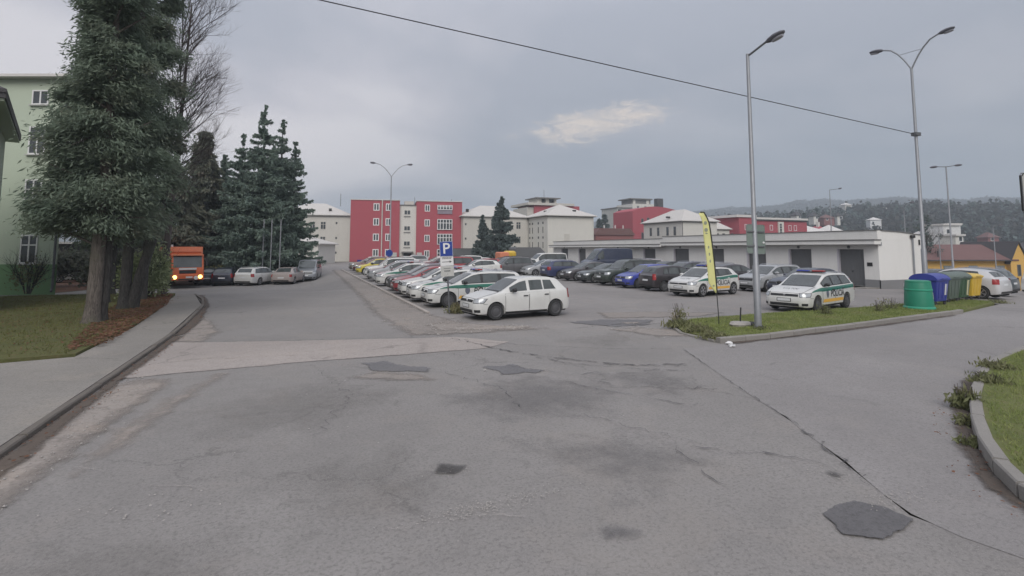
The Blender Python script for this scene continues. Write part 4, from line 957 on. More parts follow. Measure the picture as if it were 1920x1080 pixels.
# near row, noses towards the street; x is the nose line plus half a length
rowA = [('estate', WHITE, 4.95, 22.6, 'white police estate car with green belt stripe, behind the parking sign', True, 'police_car', 'police car'),
        ('estate', WHITE, 4.75, 25.0, 'white police car between the police estate by the parking sign and a white hatchback', True, 'police_car', 'police car'),
        ('octavia', WHITE, 4.75, 27.3, 'plain white estate car parked between a police car and the red hatchback', False, 'parked_car', 'car'),
        ('ceed', RED, 4.75, 29.6, 'bright red hatchback, nose to the street, in the row by the dusty verge', False, 'parked_car', 'car'),
        ('octavia', DGREY, 4.85, 32.0, 'dark grey car next to the bright red hatchback', False, 'parked_car', 'car'),
        ('ceed', WHITE, 4.70, 36.3, 'white police hatchback with a gap beside it, facing the dusty verge', True, 'police_car', 'police car'),
        ('octavia', SILVER, 4.85, 41.6, 'silver estate car parked next to the white police hatchback, facing the street', False, 'parked_car', 'car'),
        ('suv', WHITE, 4.9, 44.6, 'tall white off-roader beside the silver estate, facing the street', False, 'parked_car', 'car'),
        ('punto', YELLOW, 5.1, 53.2, 'small yellow hatchback at the far end of the row by the street', False, 'parked_car', 'car'),
        ('sedan', DRED, 5.2, 57.4, 'dark red saloon just beyond the small yellow hatchback', False, 'parked_car', 'car'),
        ('octavia', (.16, .13, .10), 5.2, 61.5, 'brown estate car at the last bay by the street, near the red building', False, 'parked_car', 'car')]
for k, c_, nx, y, lab, pol, nm, cat in rowA: car(k, c_, nx + CT[k].L / 2, y, lab, random.uniform(-.02, .02), nm, cat, 'cars in the row by the street', pol)
car('fabia', WHITE, 7.42, 18.25, 'white five-door hatchback with steel wheels, nearest car, beside the dirt verge', R(7), 'parked_car', 'car', 'cars in the row by the street')
# middle row
rowB = [('estate', WHITE, 17.50, 15.95, 'white police estate with red and blue roof lights, parked along the grass verge', 0, True, R(15)),
        ('ceed', WHITE, 18.15, 22.85, 'white police hatchback behind the yellow flag, yellow stripe on its doors', 0, True, R(13)),
        ('punto', (.030, .026, .030), 18.75, 26.0, 'black hatchback parked tail outward between the blue car and a police hatchback', 1, False, 0),
        ('punto', BLUE, 18.75, 28.6, 'bright blue car facing the aisle, beside a black hatchback', 0, False, 0),
        ('suv', DGREEN, 18.70, 31.1, 'dark green boxy off-road car beside the bright blue car', 0, False, 0),
        ('bmw', (.045, .055, .055), 18.8, 33.9, 'dark green-grey low saloon beside the boxy off-road car', 0, False, 0),
        ('sedan', (.060, .055, .060), 18.8, 36.6, 'dark charcoal saloon parked beside the dark blue estate with roof rails', 0, False, 0),
        ('octavia', (.030, .040, .105), 18.6, 39.6, 'dark blue estate with roof rails, parked tail outward beside a charcoal saloon', 1, False, 0),
        ('ceed', SILVER, 18.2, 43.0, 'silver-grey hatchback between the blue estate and the large grey off-roader', 0, False, 0),
        ('suv', (.10, .10, .105), 15.6, 45.2, 'large matt grey off-roader standing ahead of the row, by the silver hatchback', 0, False, 0),
        ('punto', WHITE, 18.4, 48.6, 'white hatchback behind the large grey off-roader', 0, False, 0),
        ('octavia', SILVER, 23.9, 23.9, 'silver estate car in front of the garage doors, behind the lamp post', 0, False, R(6)),
        ('ceed', (.040, .036, .042), 24.0, 26.6, 'dark hatchback half hidden behind the police hatchback and yellow flag', 1, False, 0),
        ('sedan', (.03, .035, .06), 23.4, 20.9, 'dark blue saloon standing behind the police estate by the grass', 0, False, 0),
        ('punto', BLACK, 24.6, 34.2, 'black car in the back row in front of a garage door', 0, False, 0),
        ('octavia', (.045, .045, .065), 23.9, 31.5, 'dark estate car behind the bright blue car', 0, False, 0),
        ('octavia', (.19, .19, .20), 24.0, 29.2, 'light grey car behind the black hatchback and the bright blue car', 0, False, 0)]
for k, c_, nx, y, lab, flip, pol, rz in rowB:
    car(k, c_, nx + CT[k].L / 2, y, lab, rz + (PI if flip else 0) + random.uniform(-.02, .02), 'police_car' if pol else 'parked_car', 'police car' if pol else 'car', 'cars in the middle of the car park', pol)
# van and minibus by the garages
v = car('van', (.030, .040, .075), 30.0, 48.3, 'tall dark navy panel van in front of the garages', 0, 'panel_van', 'van', None); del v
car('bus', WHITE, 25.4, 53.5, 'white minibus with side windows, beyond the dark blue estate', 0, 'minibus', 'van', None)
# far rows, seen as roofs and windows between the nearer cars
rowD = [('suv', (.30, .03, .035), 10.6, 47.0, 'red tall car whose roof shows just left of the parking sign'),
        ('suv', WHITE, 14.0, 54.5, 'white tall car in the far row, just right of the parking sign'),
        ('ceed', WHITE, 12.4, 44.6, 'white hatchback in the far row in front of the white tall car'),
        ('punto', (.28, .03, .04), 15.0, 50.2, 'red small car in the far row between two white cars'),
        ('punto', WHITE, 16.2, 56.0, 'white small car in the far row, beside the red small car'),
        ('sedan', SILVER, 12.0, 51.0, 'silver saloon in the far row behind the red tall car'),
        ('octavia', DRED, 12.6, 58.5, 'dark red estate in the far row towards the red building'),
        ('octavia', WHITE, 13.4, 63.0, 'white estate in the far row before the building entrance'),
        ('ceed', GREY, 16.5, 61.0, 'grey hatchback in the far row near the spruces'),
        ('sedan', WHITE, 10.4, 70.5, 'white saloon closest to the entrance of the red building'),
        ('octavia', SILVER, 12.3, 73.5, 'silver estate parked before the entrance of the red building'),
        ('sedan', DRED, 16.4, 75.0, 'dark red saloon parked under the right-hand red wall'),
        ('punto', DGREY, 21.5, 62.0, 'dark small car near the foot of the big spruce'),
        ('octavia', (.36, .34, .36), 27.5, 41.8, 'pale grey estate in front of the garages, behind the dark blue estate')]
for k, c_, nx, y, lab in rowD: car(k, c_, nx + CT[k].L / 2, y, lab, random.uniform(-.03, .03), 'parked_car', 'car', 'cars in the far rows of the car park')
# cars under the spruces on the far side of the street
rowL = [('punto', (.020, .024, .040), -5.6, 51.2, 'dark navy hatchback parked tail outward under the spruces', R(96)),
        ('octavia', WHITE, -3.15, 50.6, 'white car under the spruces, between the navy and the silver-pink car', R(118)),
        ('sedan', (.36, .31, .29), -.75, 51.2, 'pale beige saloon under the spruces beside a white car', R(106)),
        ('bus', (.20, .215, .24), .95, 55.0, 'grey-blue people carrier facing down the street, beside the spruces', R(-82) + PI),
        ('sedan', (.022, .024, .04), -7.4, 52.6, 'dark blue saloon half hidden behind the orange truck', R(80))]
for k, c_, x, y, lab, rz in rowL: car(k, c_, x, y, lab, -rz if k != 'bus' else R(82), 'parked_car', 'car', 'cars under the spruces')
# cars on the falling ground to the right
car('ceed', (.55, .55, .56), 32.15, 17.45, 'white hatchback parked behind the yellow recycling bin', R(-82), 'parked_car', 'car', 'cars beyond the bins')
car('octavia', (.055, .068, .078), 35.6, 18.9, 'dark grey-blue car at the edge, beyond the white hatchback', R(-80), 'parked_car', 'car', 'cars beyond the bins')
car('bus', WHITE, 43.6, 17.6, 'white van in the yard before the ochre house', R(170), 'minibus', 'van', None)
car('sedan', DGREY, 41.5, 23.5, 'dark saloon in the yard before the ochre house', R(180), 'parked_car', 'car', 'cars beyond the bins')
# ------------------------------------------------------------------ buildings
WCACHE = {}
def window(parent, x, z, w, h, y=0.0, cols=2, rows=1, frame='pvc', fw=.07, pane='glass_far', sill=None, name='window', axis='x', proud=.05):
    """Frame with mullions standing `proud` of the wall face at local y; the pane is its sub-part. axis 'y': window in a side wall."""
    key = (round(w, 2), round(h, 2), cols, rows, frame, fw, pane, sill, proud)
    if key not in WCACHE:
        f = MB(); a, b = -w / 2, w / 2; p = -proud
        f.box(a, b, p, .02, -h / 2, -h / 2 + fw); f.box(a, b, p, .02, h / 2 - fw, h / 2)
        f.box(a, a + fw, p, .02, -h / 2 + fw, h / 2 - fw); f.box(b - fw, b, p, .02, -h / 2 + fw, h / 2 - fw)
        for i in range(1, cols): c = a + w * i / cols; f.box(c - fw * .55, c + fw * .55, p + .006, .02, -h / 2 + fw, h / 2 - fw)
        for i in range(1, rows): c = -h / 2 + h * (i / rows if rows > 2 else .64); f.box(a + fw, b - fw, p + .010, .02, c - fw * .5, c + fw * .5)
        g = MB().box(a + fw * .5, b - fw * .5, p * .35, .015, -h / 2 + fw * .5, h / 2 - fw * .5)
        sl = MB().box(a - .08, b + .08, p - .10, .02, -h / 2 - .07, -h / 2 - .004) if sill else None
        WCACHE[key] = (f.mesh(name), g.mesh('pane'), sl.mesh('sill') if sl else None)
    f, g, sl = WCACHE[key]; o = obj(name, f, frame, parent)
    o.location = (x, y, z) if axis == 'x' else (y, x, z); o.rotation_euler = (0, 0, 0 if axis == 'x' else (-PI / 2 if axis == 'y' else PI / 2))
    obj('pane', g, pane, o)
    if sl: obj('sill', sl, sill, o)
    return o
def bx(parent, name, mat, *boxes):
    m = MB()
    for b in boxes: m.box(*b)
    return m.build(name, mat, parent)
def hip(parent, x0, x1, y0, y1, z, h, mat='roof_pale', ov=.45, ridge=None, name='roof'):
    """Hipped roof on a plan rectangle, with eaves overhanging by ov."""
    a, b, c, d = x0 - ov, x1 + ov, y0 - ov, y1 + ov; w, l = b - a, d - c; m = min(w, l) / 2 * (1 if ridge is None else ridge)
    if w >= l: r = [(a + m, (c + d) / 2, z + h), (b - m, (c + d) / 2, z + h)]; fs = [(4, 5, 9, 8), (6, 7, 8, 9), (5, 6, 9), (7, 4, 8)]
    else: r = [((a + b) / 2, c + m, z + h), ((a + b) / 2, d - m, z + h)]; fs = [(4, 5, 8), (5, 6, 9, 8), (6, 7, 9), (7, 4, 8, 9)]
    e = .14
    return MB().add([(a, c, z - e), (b, c, z - e), (b, d, z - e), (a, d, z - e), (a, c, z), (b, c, z), (b, d, z), (a, d, z)] + r,
        [(0, 3, 2, 1), (0, 1, 5, 4), (1, 2, 6, 5), (2, 3, 7, 6), (3, 0, 4, 7)] + fs).build(name, mat, parent)
def fx(px, o, yaw):
    """Distance along a facade starting at o with heading yaw at which it is met by the sight line through column px."""
    b = math.atan((px - 960) / 1000) + YAW; dx, dy = math.sin(b), math.cos(b); ux, uy = math.cos(yaw), math.sin(yaw)
    return (o[1] * dx - o[0] * dy) / (ux * dy - uy * dx)

# --- long garage block
GX = 34.5
def gy(px, x=GX): return x / math.tan(math.atan((px - 960) / 1000) + YAW)
gr = thing('garage_block', 'long low cream garage row with grey up-and-over doors and a flat parapet', 'building', (GX, 0, 0))
y_end, y_start, y_step = gy(1650), 70.0, gy(1243); GD = 4.75
doors = [(gy(b), gy(a)) for a, b in ((1573, 1622), (1481, 1523), (1402, 1437), (1334, 1358), (1264, 1292), (1207, 1229), (1150, 1170), (1085, 1098), (1053, 1065))]
ZL = 2.42
ys = [y_end] + [v for d in doors for v in d] + [y_start]
w = MB()
for a, b in zip(ys[::2], ys[1::2]): w.box(0, .35, a, b, -.8, ZL)
w.box(0, .35, y_end, y_start, ZL, 3.0); w.box(.35, GD, y_end, y_end + .30, -.8, 3.0); w.box(GD - .3, GD, y_end + .30, y_start, -.8, 3.0); w.box(.35, GD - .3, y_start - .35, y_start, -.8, 3.0)
w.build('wall', 'garage', gr)
ycan = gy(1644, 33.9)
# parapet: level along the row, falling to the corner
tp = [(y_end, 3.62), (y_end + .3, 3.63), (y_end + 2.4, 3.64), (y_end + 3.6, 3.64), (y_step, 3.64), (y_step, 3.0), (y_end, 3.0)]
MB().prism([(.302, 3.002), (.302, 3.60), (2.2, 3.53), (GD, 3.30), (GD, 3.002)], y_end, y_end + .30, 'y').build('parapet', 'garage', gr)
ec = MB()
for (a, za), (b, zb_) in zip([(.36, 3.60), (2.2, 3.53), (GD + .06, 3.30)], [(2.2, 3.53), (GD + .06, 3.30)]): ec.rings([[(a, y_, za + d_) for y_, d_ in ((y_end - .05, .003), (y_end + .34, .003), (y_end + .34, .05), (y_end - .05, .05))], [(b, y_, zb_ + d_) for y_, d_ in ((y_end - .05, .003), (y_end + .34, .003), (y_end + .34, .05), (y_end - .05, .05))]])
ec.build('coping', 'trim', gr)
MB().prism([(y, z) for y, z in tp], 0.0, .30, 'x').build('parapet', 'garage', gr)
MB().prism([(y_step, 3.0), (y_step, 3.44), (y_start, 3.40), (y_start, 3.0)], 0.0, .30, 'x').build('parapet', 'garage', gr)
cp = MB(); top = tp[:5]
for (a, za), (b, zb_) in zip(top, top[1:]): cp.rings([[(-.05, a, za + .002), (.35, a, za + .002), (.35, a, za + .05), (-.05, a, za + .05)], [(-.05, b, zb_ + .002), (.35, b, zb_ + .002), (.35, b, zb_ + .05), (-.05, b, zb_ + .05)]])
cp.rings([[(-.05, y_step + .01, 3.442), (.35, y_step + .01, 3.442), (.35, y_step + .01, 3.49), (-.05, y_step + .01, 3.49)], [(-.05, y_start, 3.402), (.35, y_start, 3.402), (.35, y_start, 3.45), (-.05, y_start, 3.45)]])
cp.build('coping', 'trim', gr)
bx(gr, 'flat_roof', 'roof_pale', (.36, GD - .02, y_end + .31, y_start - .36, 3.003, 3.1))
bx(gr, 'canopy', 'garage', (-.62, -.002, ycan, y_step - .5, 2.74, 2.98)); bx(gr, 'canopy', 'garage', (-.72, -.002, y_step - .496, y_start, 2.62, 2.84))
bx(gr, 'canopy_flashing', 'trim', (-.66, -.004, ycan - .04, y_step - .5, 2.983, 3.06)); bx(gr, 'canopy_flashing', 'trim', (-.76, -.004, y_step - .48, y_start + .1, 2.843, 2.92))
bx(gr, 'canopy_drip', 'trim', (-.60, -.01, ycan + .02, y_step - .52, 2.70, 2.737)); bx(gr, 'canopy_drip', 'trim', (-.70, -.01, y_step - .47, y_start, 2.58, 2.617))
bx(gr, 'plinth', 'plinth', (-.05, -.003, y_end - .05, doors[0][0] - .02, -.7, .46)); bx(gr, 'plinth', 'plinth', (-.05, GD, y_end - .05, y_end - .003, -.7, .44))
for i, (a, b) in enumerate(doors):
    d = bx(gr, 'garage_door', 'door_grey', (.16, .20, a + .004, b - .004, .03, ZL - .004))
    ribs = MB(); n = 9
    for q in range(n):
        y0 = a + .08 + (b - a - .16) * q / n; ribs.box(.147, .159, y0 + .02, y0 + (b - a - .16) / n - .02, .10, ZL - .08)
    ribs.build('door_panel', 'door_grey', d)
    h = MB().lathe([(.05, 0), (.05, -.03), (.02, -.05)], 8, (.146, (a + b) / 2, .95), 'x').build('handle', 'black', d)
    bx(d, 'threshold', 'trim', (-.02, .158, a + .01, b - .01, -.01, .035))
    bx(gr, 'door_jamb', 'reveal', (-.012, .155, b - .07, b + .05, .0, ZL + .01))
    lm = MB().lathe([(.10, 0), (.10, -.05), (.06, -.09), (.01, -.10)], 10, (0, (a + b) / 2 + .1, 2.56), 'x').build('wall_lamp', 'galv_dark', gr, True)
bx(gr, 'vent', 'black', (-.03, -.002, gy(1637) - .02, gy(1637) + .32, 1.32, 1.56)); bx(gr, 'vent', 'galv', (.10, .30, y_end - .05, y_end - .002, 2.66, 2.88))
ex = lambda px: y_end * math.tan(math.atan((px - 960) / 1000) + YAW) - GX
dp = MB(); xx = ex(1713); dp.tube([(xx, y_end - .10, 3.2), (xx, y_end - .10, 2.9), (xx, y_end - .09, .2), (xx, y_end - .14, .05)], .05, 8); dp.build('downpipe', 'galv', gr, True)
MB().cbox(xx - .16, xx + .16, y_end - .2, y_end - .003, 3.16, 3.36, .03).build('rain_head', 'black', gr)
bx(gr, 'wall_bracket', 'black', (ex(1727) - .05, ex(1727) + .05, y_end - .06, y_end - .002, 2.7, 3.05))
bx(gr, 'pavement_apron', 'pavement', (-1.3, -.06, y_end, doors[0][0] - .1, -.4, -.02))

# --- red four-storey block in the middle, with cream stair bay
o0 = at(656, 104); ry = R(-9)
rb = thing('red_block', 'red four-storey housing block with white windows and a cream stairwell bay', 'building', (*o0, 0), ry)
u = lambda px: fx(px, o0, ry)
def zp(py, px): Zc = (o0[0] + u(px) * math.cos(ry)) * math.sin(YAW) + (o0[1] + u(px) * math.sin(ry)) * math.cos(YAW); return 2.5 + (HORIZON - py) * Zc / 1000
u1, u2, u3 = u(748.5), u(780), u(866); zt = 11.95
bx(rb, 'wall', 'red', (0, u1, 0, 11, -1, zt)); bx(rb, 'wall', 'red', (u2, u3, 0, 11, -1, zt - .05)); bx(rb, 'stair_bay', 'cream2', (u1 + .003, u2 - .003, .5, 10.9, -1, 11.0))
bx(rb, 'side_wall', 'grey_wall', (-.05, -.003, .3, 11, -1, zt - .3))
bx(rb, 'roof_edge', 'roof_edge', (-.12, u1 + .05, -.15, 11.1, zt + .003, zt + .16)); bx(rb, 'roof_edge', 'roof_edge', (u2 - .05, u3 + .12, -.15, 11.1, zt - .047, zt + .12)); bx(rb, 'roof_edge', 'trim', (u1 + .06, u2 - .06, .35, 10.9, 11.003, 11.2))
bx(rb, 'roof_housing', 'cream', (u1 + 1.0, u2 - .4, 3.5, 8, 11.2, 12.15))
for py in (388, 416, 445, 474):
    z = zp(py, 710)
    for px, cw in ((704.5, 1.15), (727, 1.0)): window(rb, u(px), z, cw, 1.45, 0, 2, 1, fw=.16)
    window(rb, u(800.5), zp(py + 2, 800), 1.05, 1.4, 0, 2, 1, fw=.15)
for py, h in ((388, .95), (420, 2.15), (447.5, 2.15), (476, 2.1)):
    z = zp(py + 1, 833); bal = window(rb, u(833.5), z, 3.05, h, -.12, 5, 2 if h > 1 else 2, fw=.13, name='glazed_balcony', proud=.12)
    bx(rb, 'balcony_front', 'grey_wall', (u(833.5) - 1.5, u(833.5) + 1.5, -.13, -.003, z - h / 2 - .85, z - h / 2 - .01)) if h < 1 else None
for py in (398, 428, 456.5):
    z = zp(py, 763); window(rb, u(763), z, 1.25, .95, .5, 2, 1, 'cream2', .08, 'glass_far'); bx(rb, 'sill_bar', 'trim', (u(763) - .65, u(763) + .65, .40, .497, z - .92, z - .75))
bx(rb, 'entrance_canopy', 'trim', (u(753), u(775), -.8, .497, 1.55, 1.8)); bx(rb, 'entrance_door', 'black', (u(757), u(772), .44, .497, -.9, 1.5))
for px in (740, 787): bx(rb, 'notice_board', 'sign_grey', (u(px) - .55, u(px) + .45, -.10, -.003, .1, 1.6))
MB().tube([(u(715.5), -.09, -.5), (u(715.5), -.09, zt)], .11, 8).build('downpipe', 'cream', rb, True)
MB().tube([(u(850), 4, zt), (u(850), 4, zt + .9)], .05, 6).build('roof_vent', 'galv', rb)
MB().tube([(u(778), 4, 11.2), (u(778), 4, 13.1)], .04, 6).build('antenna', 'galv_dark', rb)

# --- cream wings on either side
def wing(name, label, o, yaw, width, depth, eave, ridge, wins, dots, ridge_frac=None):
    b = thing(name, label, 'building', (*o, 0), yaw)
    bx(b, 'wall', 'cream', (0, width, 0, depth, -2, eave)); bx(b, 'cornice', 'trim', (-.3, width + .3, -.40, depth + .3, eave - .22, eave - .145))
    hip(b, 0, width, 0, depth, eave, ridge, ridge=ridge_frac)
    for x, z, w_, h_, c_ in wins: window(b, x, z, w_, h_, 0, c_, 2 if h_ > 1.2 else 1, 'cream', .07, 'glass_far')
    for x, z in dots: window(b, x, z, .32, .42, 0, 1, 1, 'trim', .05, 'glass_far', name='small_window')
    return b
cs, sn = math.cos(ry), math.sin(ry)
lo = (o0[0] - 14 * cs - 1.2 * sn, o0[1] - 14 * sn + 1.2 * cs)
uu = lambda px: fx(px, lo, ry)
lw = wing('cream_wing', 'cream three-storey wing attached to the red block, partly behind the spruces', lo, ry, 13.9, 10.5, 9.0, 2.6,
          [(uu(605), z, 1.0, 1.5, 2) for z in (6.9, 4.0, 1.1)] + [(uu(585), z, 1.0, 1.5, 2) for z in (6.9, 4.0, 1.1)], [(uu(630), z) for z in (7.4, 4.45, 1.6)])
MB().tube([(uu(633), 4, 11), (uu(633), 4, 13.6)], .05, 6).build('antenna', 'galv_dark', lw); bx(lw, 'roof_vent', 'black', (uu(616) - .25, uu(616) + .25, 1.2, 1.7, 9.8, 10.35))
ro = (30.75, 103.3)
u_ = lambda px: fx(px, ro, 0)
rw_ = wing('cream_wing', 'long cream wing running from the red block to the hip-roofed corner house', ro, 0, 14.2, 10.5, 9.0, 2.6,
          [(u_(972), z, 1.05, 1.5, 2) for z in (7.2, 4.2, 1.2)] + [(u_(925), z, 1.05, 1.5, 2) for z in (7.2, 4.2, 1.2)], [(u_(873), z) for z in (7.3, 4.4)])
bx(rw_, 'roof_vent', 'black', (u_(880) - .25, u_(880) + .25, 1.3, 1.8, 9.9, 10.5))
co = at(1027, 104)
hb = thing('corner_house', 'cream hip-roofed corner house with a blank front wall, behind the parked cars', 'building', (*co, 0))
bx(hb, 'wall', 'cream2', (0, 10.3, 0, 10.4, -2, 8.95)); bx(hb, 'cornice', 'trim', (-.35, 10.65, -.35, 10.4, 8.72, 8.80)); hip(hb, 0, 10.3, 0, 10.4, 8.95, 2.6, ov=.6)
for yy_ in (2.1, 4.3, 7.2, 8.6):
    for z, h_ in ((7.5, .45), (6.1, 1.3), (4.6, .45), (3.1, 1.3)): window(hb, yy_, z, .55, h_, 0, 1, 1, 'trim' if h_ < 1 else 'cream', .05, 'glass_far', axis='y', name='small_window' if h_ < 1 else 'window')
window(hb, 4.2, 4.6, 1.15, 1.35, 0, 3, 1, 'cream', .09, 'cream')
bx(hb, 'roof_vent', 'black', (6.5, 7.1, 1.4, 1.9, 9.75, 10.2)); bx(hb, 'roof_vent', 'trim', (1.3, 1.8, 4.0, 4.6, 9.75, 10.1))
MB().tube([(10.2, -.08, -1), (10.2, -.08, 8.7)], .08, 6).build('downpipe', 'cream2', hb)

# --- towers and roofs further back
def farbox(name, label, px0, px1, Z, z0, z1, depth, mat, yaw=0.0, cat='building'):
    o = at(px0, Z); b = thing(name, label, cat, (*o, 0), yaw); wd = fx(px1, o, yaw)
    bx(b, 'wall', mat, (0, wd, 0, depth, z0, z1)); return b, wd, o
tw, wd, o = farbox('tower_block', 'red-topped tower block with a roof pavilion, rising behind the hip-roofed corner house', 1002, 1087, 150, -3, 14.6, 12, 'red', 0)
bx(tw, 'roof_slab', 'cream', (-2.2, wd * .86, -.6, 12.5, 14.604, 15.3)); bx(tw, 'wall', 'cream', (-2.0, -.003, .5, 11, -3, 14.0))
bx(tw, 'pavilion', 'cream', (1.8, 3.2, 2, 8, 15.304, 16.7), (4.6, 5.6, 2, 8, 15.304, 16.7), (7.4, 8.0, 2, 8, 15.304, 16.7)); bx(tw, 'pavilion', 'black', (3.21, 4.59, 2.8, 7.5, 15.304, 16.7), (5.61, 7.39, 2.8, 7.5, 15.304, 16.7)); bx(tw, 'pavilion_roof', 'trim', (1.0, 8.9, 1, 9, 16.704, 17.0))
MB().tube([(5.4, 5, 17), (5.4, 5, 19.6)], .06, 5).build('antenna', 'galv_dark', tw)
ap, wd, o = farbox('apartment_tower', 'pale grey panel apartment tower with rows of white balconies, above the garages', 1158, 1240, 215, -5, 18.6, 12, 'block', 0)
us = lambda px: fx(px, o, 0)
bx(ap, 'stair_tower', 'cream2', (us(1186), wd, -.4, 11.5, -5, 20.6)); bx(ap, 'roof_edge', 'trim', (-.3, us(1186) - .05, -.4, 12.3, 18.604, 19.0))
bx(ap, 'penthouse', 'trim', (us(1187), us(1222), .4, 8, 20.604, 22.4)); bx(ap, 'penthouse_roof', 'trim', (us(1183), us(1224), -.4, 9, 22.404, 22.9)); bx(ap, 'penthouse_wall', 'cream2', (us(1189), us(1193), .2, .39, 20.7, 22.3), (us(1214), us(1219), .2, .39, 20.7, 22.3))
for k in range(7):
    z = 16.9 - 3.0 * k
    for a, b in ((1159, 1166), (1176, 1184)):
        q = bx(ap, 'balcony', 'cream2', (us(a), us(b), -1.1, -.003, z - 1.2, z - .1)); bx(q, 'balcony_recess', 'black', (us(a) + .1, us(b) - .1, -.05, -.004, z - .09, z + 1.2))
    window(ap, us(1171), z + .1, 1.6, 1.5, 0, 2, 1, 'cream2', .12, 'glass_far')
    window(ap, us(1196), 19.2 - 3 * k, 1.2, 1.3, -.4, 2, 1, 'cream2', .12, 'glass_far'); window(ap, us(1210), 19.2 - 3 * k, 1.2, 1.3, -.4, 2, 1, 'cream2', .12, 'glass_far')
ch, wd, o = farbox('boiler_chimney', 'short square dark-topped chimney beside the apartment tower', 1234.5, 1244.5, 190, -4, 17.0, 2, 'cream2', 0, 'chimney')
bx(ch, 'chimney_head', 'roof_dark', (-.05, wd + .05, -.05, 2.05, 17.004, 20.2))
# red block with a bowed roofline
o = at(1187, 150); r2_ = thing('red_block', 'plain red block with a shallow bowed roof, in front of the apartment tower', 'building', (*o, 0)); wd = fx(1280, o, 0)
prof = [(wd * t_, 12.9 + 1.7 * math.sin(math.pi * t_) ** .8 * (1 - .25 * t_)) for t_ in np.linspace(0, 1, 13)]
MB().prism([(0, -4)] + prof + [(wd, -4)], 0, 10, 'y').build('wall', 'red', r2_)
for px, z, w_, h_ in ((1205, 10.2, .8, 1.3), (1216, 10.4, .9, 1.5), (1216, 7.0, .9, 1.2), (1205, 6.0, .9, 1.8), (1216, 4.4, .9, 1.5)): window(r2_, fx(px, o, 0), z, w_, h_, 0, 1, 1, 'trim', .08, 'glass_far')
rl, wd, o = farbox('low_red_house', 'low red-brown roofed building between the corner house and the bowed red block', 1117, 1188, 118, -3, 5.4, 9, 'redbrown', 0)
MB().prism([(-.3, 5.41), (wd + .3, 5.41), (wd * .9, 6.9), (wd * .08, 6.9)], -.3, 9, 'y').build('roof', 'roof_red', rl)
for px in (1142, 1163, 1178): MB().tube([(fx(px, o, 0), 2, 6.9), (fx(px, o, 0), 2, 7.7)], .14, 6).build('roof_vent', 'roof_edge', rl)
# cream hip-roofed house behind the garages
co = at(1280, 120)
h2 = thing('hip_roofed_house', 'cream house with a big pale hipped roof, behind the garages', 'building', (*co, 0)); wA = fx(1345, co, 0); wB = fx(1386, co, 0)
bx(h2, 'wall', 'cream2', (0, wA, 0, 14.5, -3, 8.6)); hip(h2, 0, wA, 0, 14.5, 8.7, 3.0, ov=.6); bx(h2, 'cornice', 'trim', (-.4, wA + .3, -.4, 14.6, 8.40, 8.53))
bx(h2, 'annex_wall', 'cream2', (wA + .003, wB, 3, 12, -3, 7.0)); hip(h2, wA - 6, wB, 3, 12, 7.1, 3.6, ov=.5, name='annex_roof'); bx(h2, 'cornice', 'trim', (wA + .01, wB + .3, 2.7, 12, 6.80, 6.93))
for yy_ in (2.6, 5.2, 8.7, 11.6): window(h2, yy_, 6.4, .85, 2.0, 0, 1, 2, 'trim', .06, 'glass_far', axis='y')
for px in (1345.5, 1357, 1373): window(h2, fx(px, (co[0], co[1] + 3), 0), 5.4, .8, 1.2, 3, 1, 1, 'trim', .06, 'glass_far')
bx(h2, 'roof_vent', 'black', (-.1, .7, 5, 5.6, 9.5, 9.9))
MB().tube([(0, -.08, -1), (0, -.08, 8.4)], .08, 6).build('downpipe', 'trim', h2)
# long red hall
o = at(1384, 130); wd = fx(1514, o, 0)
rh = thing('red_hall', 'long red hall with a white roof edge, right of the hip-roofed house', 'building', (*o, 0)); z1 = 9.6; um = fx(1416, o, 0)
bx(rh, 'wall', 'red', (0, um, -.5, 14, -4, z1 + .4), (um + .003, wd, 0, 14, -4, z1))
bx(rh, 'roof', 'roof_edge', (-1.0, um, -.8, 14, z1 + .404, z1 + 1.0)); bx(rh, 'roof', 'roof_edge', (um + .01, wd, -.5, 14, z1 + .004, z1 + .5)); bx(rh, 'eaves', 'roof_dark', (um + .3, wd + .1, -.3, 13, z1 - .28, z1 + .001))
for px in (1397, 1407, 1447, 1482, 1492): window(rh, fx(px, o, 0), 7.6, 1.0, 1.4, -.5 if px < 1416 else 0, 1, 1, 'pvc', .12, 'red')
q = bx(rh, 'stair_bay', 'cream2', (fx(1459, o, 0), fx(1469, o, 0), -.3, -.003, 2, 9.1)); window(rh, fx(1463, o, 0), 7.4, .9, 2.6, -.3, 1, 4, 'cream2', .1, 'glass_far')
bx(rh, 'wall_strip', 'sign_white', (fx(1491, o, 0), fx(1504, o, 0), -.05, -.003, 5.7, 6.1))
# pale roofs further right
o = at(1513, 150); p1 = thing('pale_roofed_house', 'pale green-sided house end right of the long red hall', 'building', (*o, 0)); wd = fx(1556, o, 0)
bx(p1, 'wall', 'green_wall', (0, wd, 0, 10, -4, 7.0)); hip(p1, 0, wd, 0, 10, 7.0, 2.2, 'roof_edge')
o = at(1560, 150); p2 = thing('pale_roofed_house', 'low house with a white hipped roof just above the garage parapet', 'building', (*o, 0)); wd = fx(1604, o, 0)
bx(p2, 'wall', 'cream2', (0, wd, 0, 9, -4, 5.6)); hip(p2, 0, wd, 0, 9, 5.6, 3.6, 'roof_edge', ov=.8)
MB().tube([(1.5, 1.5, 6), (1.5, 1.5, 9.5)], .05, 5).build('antenna', 'galv_dark', p2)
o = at(1540, 175); p3 = thing('red_roofed_house', 'small house with a red roof between two pale roofs', 'building', (*o, 0)); wd = fx(1566, o, 0)
bx(p3, 'wall', 'redbrown', (0, wd, 0, 8, -5, 7.5)); hip(p3, 0, wd, 0, 8, 7.5, 2.4, 'red', ov=.6); bx(p3, 'chimney', 'cream2', (wd * .4, wd * .4 + .8, 3, 3.8, 9, 11.2))

